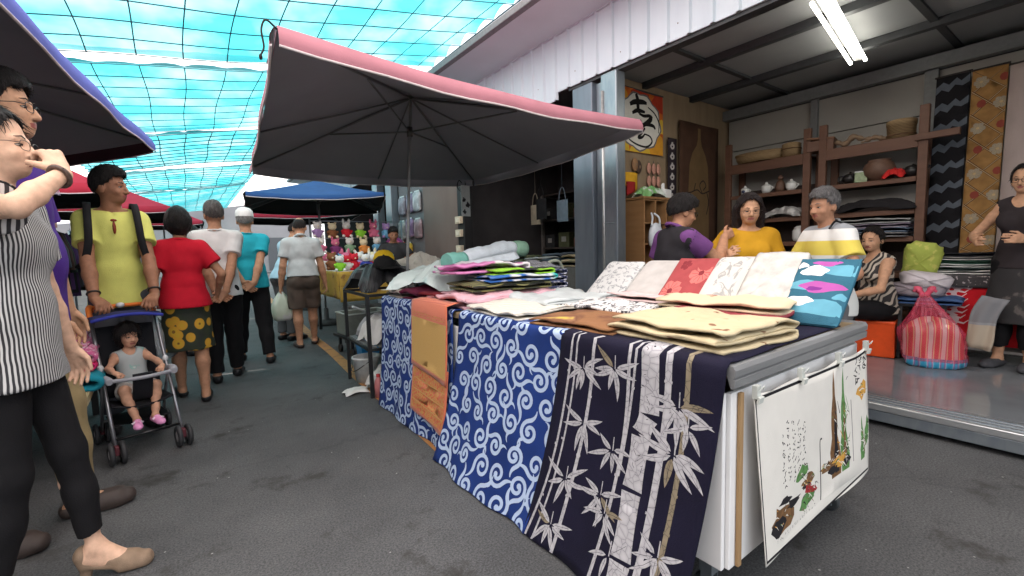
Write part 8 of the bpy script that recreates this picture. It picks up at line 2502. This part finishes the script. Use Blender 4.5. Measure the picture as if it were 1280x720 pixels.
b = MB(); b.ell((0, -0.23, 1.28), (0.16, 0.10, 0.24), 20); b.build('pack', cloth('black nylon pack', (34, 34, 38)), bk)

# woman in red, seen from behind
FLOR = ramp_mat('black skirt with sunflowers', [(0, (0.50, 0.27, 0.02)), (0.12, (0.16, 0.06, 0.02)), (0.17, (0.58, 0.36, 0.03)), (0.42, (0.60, 0.30, 0.03)), (0.46, (0.03, 0.04, 0.02)), (1, (0.02, 0.02, 0.022))], kind='dist', scale=9.5, interp='LINEAR', rough=0.8, bump=0.2)
REDT = cloth('red blouse', (186, 24, 44), noise=0.08, bump=0.2)
pr, J, Mh, T, HD = person('woman in a red blouse and sunflower skirt seen from behind', (-0.03, 4.60, 0), R(4), 1.60, h=0.0085, w=1.08, slim=0.90, female=True, head=(-6, 4, 0), skin=TAN, face=False, belly=0.012,
    arms={'L': dict(t=(-0.165, 0.02, 0.495)), 'R': dict(t=(0.17, 0.07, 0.56), pole=(0.6, -1, 0))},
    legs={'L': dict(foot=(-0.045, 0.12, 0)), 'R': dict(foot=(0.055, -0.06, 0))},
    clothes=[('shirt', REDT, dict(name='blouse', sleeve=0.62, hem=0.50, e=0.016, flare=0.012)), ('skirt', FLOR, dict(to=0.275, flare=0.125, e=0.010)), ('shoe', mat('black slipper', srgb(26, 26, 28), rough=0.6), dict(name='slipper', slip=True))], hair='bob', seed=4)
wx = J['L']['wr'] + J['L']['hd'] * 0.05
wpos = Matrix.Translation((-0.03, 4.60, 0)) @ Matrix.Rotation(R(4), 4, 'Z') @ Vector(wx)
r = empty('carrier_bag', (wpos.x + 0.05, wpos.y - 0.03, wpos.z - 0.36), R(15), 'grey see-through plastic bag with a white box carried by the woman in red', 'bag')
b = MB(); b.box((-0.02, 0, 0.14), (0.16, 0.09, 0.20), rot=(0, R(-8), 0)); tag(b.build('white_box', mat('white card', srgb(228, 228, 226)), None, tuple(r.location), R(15), bevel=0.006), 'white cardboard box inside the grey plastic bag of the woman in red', 'box')
b = bag_body(0.14, 0.09, 0.34, seed=2); b.build('film', mat('grey film', srgb(150, 156, 160), rough=0.2, noise=0.15, scale=14, alpha=0.55, spec=0.6, bump=0.3, bscale=30), r)
for s in (-1, 1):
    b = MB(); b.tube([(0.05 * s, 0, 0.25), (0.02 * s, 0, 0.32), (0, 0, 0.37)], 0.007, 6); b.build('handle', mat('white film', srgb(206, 212, 218)), r)

behind = {'L': dict(t=(-0.015, -0.135, 0.50), pole=(-1, -0.5, 0), hd=(0.75, -0.1, -0.5), pn=(0, -1, 0.2)), 'R': dict(t=(0.03, -0.15, 0.515), pole=(1, -0.5, 0), hd=(-0.6, -0.15, -0.6), pn=(0, -1, 0.2))}
person('grey haired man in a white tee with hands clasped behind his back', (0.24, 5.04, 0), R(-4), 1.72, h=0.0085, w=1.0, slim=0.93, head=(14, 4, 0), skin=TAN, face=False, arms=behind,
    legs={'L': dict(foot=(-0.05, 0.02, 0)), 'R': dict(foot=(0.055, 0.14, 0))},
    clothes=[('shirt', WHITET, dict(name='tee', sleeve=0.62, hem=0.485)), ('trousers', BLACKT, dict(len=0.97)), ('shoe', mat('black shoe', srgb(28, 28, 30), rough=0.5), {})], hair='crop', hairm=HAIRM('pepper', (84, 80, 78)), seed=5)
TEALT = cloth('teal tee', (36, 156, 172), noise=0.07, bump=0.2)
pt, J, Mh, T, HD = person('man in a teal tee and white cap walking away', (0.56, 5.80, 0), R(2), 1.72, h=0.0095, w=1.04, slim=0.95, head=(-8, 2, 0), skin=TAN, face=False,
    arms={'L': dict(t=(-0.05, -0.12, 0.53), pole=(-1, -0.5, 0), hd=(0.6, -0.1, -0.6), pn=(0, -1, 0.2)), 'R': dict(t=(0.0, -0.16, 0.51), pole=(1, -0.6, 0), hd=(-0.8, -0.1, -0.4), pn=(0, -1, 0.2))},
    legs={'L': dict(foot=(-0.07, 0.10, 0)), 'R': dict(foot=(0.075, -0.10, 0), yaw=-14)},
    clothes=[('shirt', TEALT, dict(name='tee', sleeve=0.60, hem=0.49, e=0.014)), ('trousers', BLACKT, dict(len=0.965)), ('shoe', mat('black shoe', srgb(28, 28, 30)), {})], hair='crop', hairm=HAIRM('grey', (130, 128, 126)), seed=6)
cp = empty('cap', (0.56, 5.80, 0), R(2), 'white cap on the head of the man in teal', 'cap')
b = MB()
prof = [(0.060, 0.0), (0.0605, 0.016), (0.055, 0.038), (0.037, 0.054), (0.016, 0.059), (0, 0.060)]
b.lathe([(r_ * 1.72, z * 1.72) for r_, z in prof], 24, sq=(0.86, 1.08), M=Matrix.Translation(tuple(float(q) for q in HD(0, -0.006, 0.952))))
b.build('crown', cloth('white cap cotton', (216, 216, 214)), cp)
b = MB(); cc = HD(0, 0.04, 0.958)
b.grid(lambda u, v: (float(cc[0]) + 0.085 * math.cos(R(20 + 140 * u)), float(cc[1]) + (0.02 + 0.085 * v) * math.sin(R(20 + 140 * u)), float(cc[2]) - 0.01 * v), 10, 4, thick=0.004); b.build('peak', cloth('white cap cotton', (216, 216, 214)), cp)
person('man in a pale blue tee bending towards the stalls', (1.09, 6.95, 0), R(-62), 1.70, h=0.011, w=0.98, lean=18, head=(0, 14, 0), skin=TAN, face=False,
    arms={'R': dict(t=(0.14, 0.26, 0.56)), 'L': dict(t=(-0.12, 0.28, 0.60))},
    clothes=[('shirt', cloth('pale blue tee', (170, 202, 218)), dict(name='tee', sleeve=0.6, hem=0.49)), ('trousers', cloth('grey trousers', (92, 92, 94)), dict(len=0.96)), ('shoe', mat('black shoe', srgb(28, 28, 30)), {})], hair='short', seed=7)
pg, J, Mh, T, HD = person('man in a grey polo shirt and brown shorts seen from behind', (1.21, 6.28, 0), R(-6), 1.68, h=0.0095, w=1.06, lean=4, head=(-10, 12, 0), skin=TAN, face=False,
    arms={'L': dict(t=(-0.155, 0.03, 0.485)), 'R': dict(t=(0.16, 0.04, 0.485))},
    legs={'L': dict(foot=(-0.055, -0.02, 0)), 'R': dict(foot=(0.06, 0.08, 0))},
    clothes=[('shirt', cloth('light grey polo', (178, 180, 180)), dict(name='polo', sleeve=0.62, hem=0.545, collar=True)), ('shorts', cloth('brown grey shorts', (86, 74, 66)), dict(len=0.44, waist=0.60, bag=0.012, e=0.012)), ('shoe', mat('dark sandal', srgb(60, 50, 46)), dict(name='sandal', slip=True))], hair='bald', hairm=HAIRM('black thin', (40, 34, 32)), seed=8)
b = MB(); pts = [T(0.1 * math.cos(R(a)) * 0.92, -0.004 + 0.078 * math.sin(R(a)), 0.553) for a in range(0, 361, 15)]
b.tube([tuple(q) for q in pts], 0.013, 6, 0, False); b.build('belt', cloth('dark belt', (44, 36, 32)), pg)
wx = J['L']['wr'] + J['L']['hd'] * 0.05
wpos = Matrix.Translation((1.21, 6.28, 0)) @ Matrix.Rotation(R(-6), 4, 'Z') @ Vector(wx)
r = empty('carrier_bag', (wpos.x, wpos.y, wpos.z - 0.40), 0, 'pale green and white plastic bag in the hand of the man in grey', 'bag')
b = bag_body(0.12, 0.08, 0.36, seed=3); b.build('pouch', ramp_mat('pale green film', [(0, (0.40, 0.46, 0.34)), (0.5, (0.55, 0.6, 0.48)), (0.6, (0.62, 0.62, 0.6)), (1, (0.66, 0.66, 0.64))], scale=6, interp='LINEAR', rough=0.3), r)
b = MB(); b.tube([(0.04, 0, 0.30), (0, 0, 0.41), (-0.04, 0, 0.30)], 0.007, 6); b.build('handle', mat('white film', srgb(206, 212, 218)), r)
person('dark haired person in black partly hidden beyond the man in white', (0.06, 6.75, 0), R(20), 1.58, h=0.012, w=0.96, female=True, head=(10, 0, 0), skin=TAN, face=False, clothes=[('shirt', cloth('black top', (36, 34, 38)), dict(sleeve=0.6)), ('trousers', BLACKT, {}), ('shoe', mat('black shoe', srgb(28, 28, 30)), {})], hair='bob', seed=9)
ps, J, Mh, T, HD = person('stall keeper in a dark tee behind the toys and black bags', (2.72, 6.98, 0), R(160), 1.60, h=0.010, w=1.02, head=(8, 14, 0), skin=BROWN,
    arms={'R': dict(t=(0.10, 0.15, 0.62), pole=(1, -0.5, -0.3)), 'L': dict(t=(-0.10, 0.15, 0.62), pole=(-1, -0.5, -0.3))},
    clothes=[('shirt', ramp_mat('black tee with pale print', [(0, (0.02, 0.02, 0.022)), (0.66, (0.022, 0.022, 0.025)), (0.70, (0.4, 0.38, 0.36)), (0.74, (0.3, 0.1, 0.1)), (0.77, (0.02, 0.02, 0.02))], scale=6, interp='LINEAR', rough=0.8), dict(name='tee', sleeve=0.62)), ('trousers', BLACKT, {}), ('shoe', mat('black shoe', srgb(28, 28, 30)), {})], hair='short', seed=10)

# people by the shop
pd_, J, Mh, T, HD = person('man in a dark vest over a purple shirt, reaching an arm towards the shop', (2.80, 1.94, 0), R(-112), 1.55, h=0.008, w=1.10, lean=8, head=(-6, 6, 0), skin=TAN, belly=0.01,
    arms={'R': dict(t=(0.055, 0.25, 0.800), pole=(0.5, 0, -1), hd=(-0.1, 0.8, 0.35), pn=(-1, 0, 0), curl=55), 'L': dict(t=(-0.15, 0.05, 0.49))},
    clothes=[('shirt', cloth('purple shirt', (108, 66, 120)), dict(name='shirt', sleeve=0.55, hem=0.48, collar=True)), ('shirt', cloth('charcoal vest', (44, 42, 46)), dict(name='vest', sleeve=0, hem=0.47, e=0.022, neck=0.850)), ('trousers', BLACKT, {}), ('shoe', mat('black shoe', srgb(28, 28, 30)), {})], hair='full', seed=11)
glasses(pd_, Mh, BLKPL, 0.0012)
MUSTT = cloth('mustard blouse', (190, 142, 34), noise=0.07, bump=0.25)
pyl, J, Mh, T, HD = person('long haired woman in a mustard blouse and glasses talking at the cart', (3.36, 1.66, 0), R(128), 1.54, h=0.008, w=1.08, female=True, head=(-2, 6, 0), skin=SKIN('light tan', (190, 146, 116)),
    arms={'R': dict(t=(0.12, 0.20, 0.70), pole=(0.8, -0.6, -0.6), hd=(0.0, 0.7, 0.6), pn=(-1, 0, 0.2), curl=40), 'L': dict(t=(-0.14, 0.08, 0.50))},
    clothes=[('shirt', MUSTT, dict(name='blouse', sleeve=0.66, hem=0.47, e=0.016, open=0.022)), ('trousers', BLACKT, {}), ('shoe', mat('black shoe', srgb(28, 28, 30)), {})], hair='long', hairm=HAIRM('black brown', (34, 24, 24)), seed=12)
glasses(pyl, Mh, STEEL, 0.0007)
POLO = ramp_mat('white polo with grey yoke and yellow band', [(0, srgb(206, 208, 204)[:3]), (0.555, srgb(206, 208, 204)[:3]), (0.56, srgb(206, 188, 84)[:3]), (0.69, srgb(206, 188, 84)[:3]), (0.70, srgb(216, 216, 212)[:3]), (0.80, srgb(216, 216, 212)[:3]), (0.81, srgb(140, 144, 148)[:3]), (0.93, srgb(150, 154, 158)[:3]), (0.94, srgb(216, 216, 212)[:3])], kind='axis', axis='Z', scale=1.55, dist=-1.15, interp='CONSTANT', rough=0.85, bump=0.25)
pp_, J, Mh, T, HD = person('grey haired man in a white polo with a yellow band and grey shoulders', (3.36, 1.14, 0), R(62), 1.53, h=0.0075, w=0.96, slim=0.92, slim_d=0.92, lean=4, head=(4, 4, 0), skin=SKIN('weathered', (168, 124, 98)),
    arms={'R': dict(t=(0.10, 0.16, 0.58), pole=(1, -0.8, -0.3)), 'L': dict(t=(-0.12, 0.15, 0.57), pole=(-1, -0.8, -0.3))},
    clothes=[('shirt', POLO, dict(name='polo', sleeve=0.62, hem=0.47, e=0.015, collar=True)), ('trousers', cloth('grey trousers', (92, 92, 94)), {}), ('shoe', mat('black shoe', srgb(28, 28, 30)), {})], hair='short', hairm=HAIRM('steel grey', (104, 102, 102)), grey_brow=True, seed=13)
b = MB()
L_ = [T(-0.07, 0.05, 0.835), T(-0.06, 0.0, 0.86), T(-0.085, -0.06, 0.80), T(-0.09, -0.085, 0.70), T(-0.07, -0.09, 0.58)]
b.tube(smooth_line([tuple(q) for q in L_], 6), 0.007, 6); b.build('shoulder_cord', BLKPL, pp_)
TANKM = ramp_mat('black and beige swirl tank', [(0, (0.03, 0.027, 0.027)), (0.47, (0.035, 0.03, 0.03)), (0.53, (0.42, 0.36, 0.29)), (1, (0.46, 0.40, 0.33))], kind='wave', scale=9, axis='DIAGONAL', dist=9, detail=1, interp='LINEAR', rough=0.8)
pse, J, Mh, T, HD = person('woman in a swirl patterned tank top sitting on the orange box', (5.06, 1.33, 0.15), R(58), 1.56, h=0.0085, w=1.0, female=True, sit=True, hip=0.262, lean=6, head=(22, 2, 0), skin=FAIR and SKIN('light tan', (190, 146, 116)),
    arms={'R': dict(t=(0.03, 0.20, 0.345), pole=(1, -0.6, -0.2), hd=(-0.6, 0.6, -0.3), pn=(0, 0, -1)), 'L': dict(t=(-0.03, 0.21, 0.350), pole=(-1, -0.6, -0.2), hd=(0.6, 0.6, -0.3), pn=(0, 0, -1))},
    legs={'R': dict(foot=(0.06, 0.22, 0)), 'L': dict(foot=(-0.06, 0.24, 0))},
    clothes=[('shirt', TANKM, dict(name='tank_top', sleeve=0, hem=0.50, neck=0.862, ntilt=0.2, scoop=1)), ('trousers', BLACKT, dict(len=0.95)), ('shoe', mat('black shoe', srgb(28, 28, 30)), {})], hair='tied', seed=14)
wr, el = J['L']['wr'], J['L']['el']
band('watch', wr + (el - wr) * 0.1, el - wr, 0.028, 0.006, BLKPL, pse)
DKFL = ramp_mat('dark charcoal apron with dull flowers', [(0, (0.018, 0.017, 0.018)), (0.58, (0.026, 0.024, 0.025)), (0.66, (0.10, 0.085, 0.08)), (0.72, (0.06, 0.05, 0.045)), (1, (0.03, 0.028, 0.028))], scale=9, detail=4, interp='LINEAR', rough=0.85)
pst, J, Mh, T, HD = person('woman in a dark sleeveless top and long patterned apron standing at the fabrics', (5.22, 0.50, 0.152), R(78), 1.58, h=0.0085, w=0.94, slim=0.92, slim_d=0.92, female=True, head=(2, 3, 0), skin=SKIN('light tan', (190, 146, 116)),
    arms={'L': dict(t=(-0.06, 0.15, 0.64), pole=(-0.5, -1.0, -0.4), hd=(0.4, 0.8, 0.1), pn=(0.7, -0.2, 0)), 'R': dict(t=(0.12, 0.15, 0.63), pole=(0.9, -0.8, -0.4), hd=(-0.3, 0.8, 0.1), pn=(-0.8, 0, 0))},
    clothes=[('shirt', cloth('charcoal sleeveless top', (50, 44, 46), bump=0.3), dict(name='top', sleeve=0, hem=0.50, neck=0.862, ntilt=0.2, scoop=1)), ('trousers', BLACKT, dict(len=0.86)), ('skirt', DKFL, dict(name='apron', to=0.23, flare=0.125, e=0.016, waist=0.63)), ('shoe', mat('grey felt slipper', srgb(70, 70, 74), rough=0.8), dict(name='slipper', slip=True))], hair='tied', seed=15)
glasses(pst, Mh, BLKPL, 0.0011)
o = MB(); o.grid(lambda u, v: (4.97 + 0.012 * math.sin(9 * u + 2 * v) - 0.03 * v, 0.66 - 0.15 * u + 0.10 * v + 0.02 * math.sin(5 * v), 0.74 - 0.40 * v - 0.03 * u), 10, 10, thick=0.008)
tag(o.build('cloth_sample', ramp_mat('grey and beige sample', [(0, (0.18, 0.18, 0.19)), (0.47, (0.24, 0.24, 0.25)), (0.52, (0.36, 0.30, 0.23)), (1, (0.40, 0.34, 0.27))], kind='axis', axis='Z', scale=-2.6, dist=1.85, interp='CONSTANT', rough=0.85)), 'grey and beige cloth held against the apron of the standing woman', 'cloth')

# ------------------------------------------------------------------ pushchair and toddler
SX_, SY_, SR = -0.315, 3.72, R(-166)
ALU = mat('brushed aluminium tube', srgb(150, 150, 154), rough=0.35, metal=0.8, noise=0.05)
NAVYC = cloth('navy pushchair cloth', (42, 46, 84), bump=0.3)
BLKC = cloth('black pushchair cloth', (30, 30, 34), bump=0.3)
pc = empty('pushchair', (SX_, SY_, 0), SR, 'folding pushchair with navy hood, orange grips and double wheels', 'pushchair')
pc.scale = (0.88, 0.92, 0.91)
for s in (-1, 1):
    x = 0.185 * s
    b = MB(); b.tube([(x, 0.27, 0.09), (x, 0.10, 0.38), (x, -0.10, 0.72), (x, -0.22, 0.92)], 0.012, 10); b.build('front_tube', ALU, pc)
    b = MB(); b.tube([(x, 0.02, 0.50), (x, -0.14, 0.28), (x, -0.25, 0.08)], 0.011, 10); b.build('rear_tube', ALU, pc)
    b = MB(); b.tube(smooth_line([(x, -0.21, 0.90), (x * 1.0, -0.26, 0.97), (x * 0.92, -0.32, 0.985), (x * 0.86, -0.36, 0.95)], 5), 0.017, 10); b.build('grip', mat('orange foam grip', srgb(214, 112, 44), rough=0.7), pc)
    b = MB(); b.tube(smooth_line([(x, 0.02, 0.52), (x * 1.02, 0.14, 0.535), (x * 0.95, 0.22, 0.53)], 5), [0.020, 0.026, 0.028, 0.028, 0.028, 0.028, 0.028, 0.028, 0.028, 0.026, 0.020], 10); b.build('armrest', mat('grey armrest', srgb(146, 146, 152), rough=0.45), pc)
    b = MB(); b.ell((x, -0.02, 0.585), (0.020, 0.022, 0.026), 10); b.build('joint', mat('pale joint', srgb(196, 196, 198), rough=0.4), pc)
    for y in (0.28, -0.26):
        for d in (-0.030, 0.030):
            M_ = Matrix.Translation((x + d, y, 0.075)) @ Matrix.Rotation(R(90), 4, 'Y')
            b = MB(); b.lathe([(0.045, -0.014), (0.066, -0.014), (0.075, -0.007), (0.075, 0.007), (0.066, 0.014), (0.045, 0.014), (0.045, -0.014)], 24, M=M_); wo = b.build('wheel', mat('dark tyre', srgb(46, 46, 48), rough=0.6), pc)
            b = MB(); b.lathe([(0, -0.010), (0.018, -0.012), (0.046, -0.006), (0.046, 0.006), (0.018, 0.012), (0, 0.010)], 18, M=M_); b.build('hub', mat('grey hub', srgb(150, 148, 150), rough=0.5), wo)
        b = MB(); b.box((x, y, 0.095), (0.026, 0.05, 0.06)); b.build('wheel_fork', mat('dark red fork', srgb(90, 38, 46), rough=0.5), pc, bevel=0.006)
b = MB(); b.tube([(-0.185, 0.235, 0.15), (0.185, 0.235, 0.15)], 0.010, 8); b.build('footrest', BLKPL, pc)
b = MB(); b.tube([(-0.185, -0.20, 0.17), (0.185, -0.20, 0.17)], 0.009, 8); b.build('rear_bar', ALU, pc)
b = MB(); b.tube(smooth_line([(-0.18, 0.20, 0.53), (0, 0.25, 0.53), (0.18, 0.20, 0.53)], 6), 0.013, 8); b.build('bumper_bar', mat('grey armrest', srgb(146, 146, 152)), pc)
b = MB(); b.grid(lambda u, v: (-0.17 + 0.34 * u, -0.13 + 0.30 * v, 0.335 - 0.03 * math.sin(math.pi * u) + 0.02 * v), 10, 8, thick=0.012); b.build('seat', BLKC, pc)
b = MB(); b.grid(lambda u, v: (-0.17 + 0.34 * u, -0.14 - 0.10 * v - 0.03 * math.sin(math.pi * u), 0.34 + 0.50 * v), 10, 8, thick=0.012); b.build('backrest', BLKC, pc)
b = MB(); b.grid(lambda u, v: (-0.055 + 0.11 * u, 0.235 - 0.10 * v + 0.015 * math.sin(math.pi * v), 0.55 - 0.20 * v), 6, 8, thick=0.02); b.build('crotch_strap', BLKC, pc)
b = MB(); b.grid(lambda u, v: (-0.205 + 0.41 * u, -0.26 + 0.20 * v, 0.905 + 0.028 * math.sin(math.pi * u) + 0.020 * math.sin(math.pi * v)), 14, 6, thick=0.012); hd_ = b.build('hood', NAVYC, pc)
b = MB(); b.tube([(-0.205 + 0.41 * k / 12, -0.055, 0.905 + 0.028 * math.sin(math.pi * k / 12)) for k in range(13)], 0.011, 8); b.build('hood_piping', cloth('royal piping', (52, 60, 148)), hd_)
b = MB(); b.tube([(-0.185, -0.32, 0.98), (0.185, -0.32, 0.98)], 0.014, 10); b.build('handlebar', mat('orange foam grip', srgb(214, 112, 44)), pc)
b = MB(); b.ell((0, -0.30, 0.985), (0.028, 0.02, 0.02), 10); b.build('lock_button', mat('pale joint', srgb(196, 196, 198)), pc)
b = MB(); b.grid(lambda u, v: (-0.16 + 0.32 * u, -0.22 + 0.30 * v, 0.20 - 0.05 * math.sin(math.pi * u) * math.sin(math.pi * v)), 8, 8, thick=0.006); b.build('basket_net', BLKC, pc)
TOP_T = ramp_mat('pale toddler vest', [(0, srgb(166, 168, 168)[:3]), (0.60, srgb(158, 164, 164)[:3]), (0.64, srgb(128, 170, 160)[:3]), (0.70, srgb(190, 190, 188)[:3])], scale=14, interp='LINEAR', rough=0.85)
M_ = Matrix.Translation((SX_, SY_, 0)) @ Matrix.Rotation(SR, 4, 'Z')
tp = M_ @ Vector((0, -0.10, 0.0))
pch, J, Mh, T, HD = person('toddler in a pale vest and pink shoes sitting in the pushchair', (tp.x, tp.y, 0.09), SR, 0.85, h=0.0058, w=1.06, slim=0.92, female=True, kid=True, sit=True, hip=0.29, lean=-8, head=(12, 10, 0), skin=SKIN('child', (188, 142, 116)), belly=0.012,
    arms={'R': dict(t=(0.15, 0.25, 0.50), pole=(1, -0.6, -0.5), hd=(-0.4, 0.8, -0.2), pn=(0, -0.3, -1), curl=50), 'L': dict(t=(-0.15, 0.26, 0.50), pole=(-1, -0.6, -0.5), hd=(0.4, 0.8, -0.2), pn=(0, -0.3, -1), curl=50)},
    legs={'R': dict(foot=(0.055, 0.315, 0.10), yaw=-8, pole=(0.25, 1, 0.4)), 'L': dict(foot=(-0.06, 0.315, 0.10), yaw=10, pole=(-0.25, 1, 0.4))},
    clothes=[('shirt', TOP_T, dict(name='vest', sleeve=0, hem=0.50, e=0.008, neck=0.866, ntilt=0.2, scoop=1)), ('shorts', cloth('pale checked shorts', (150, 146, 142), noise=0.25, scale=50), dict(len=0.34, e=0.008)), ('shoe', mat('pink shoe', srgb(226, 150, 196), rough=0.5), dict(name='shoe', top=0.075))], hair='bob', seed=16)
for s in 'LR':
    an, fd = J[s]['an'], J[s]['fd']
    b = MB(); b.tube([tuple(an + fd * 0.035 + np.array([q, 0, 0.004 - 0.012 * abs(q) / 0.03])) for q in (-0.03, 0, 0.03)], 0.006, 6); b.build('shoe_strap', mat('white strap', srgb(236, 226, 232), rough=0.5), pch)
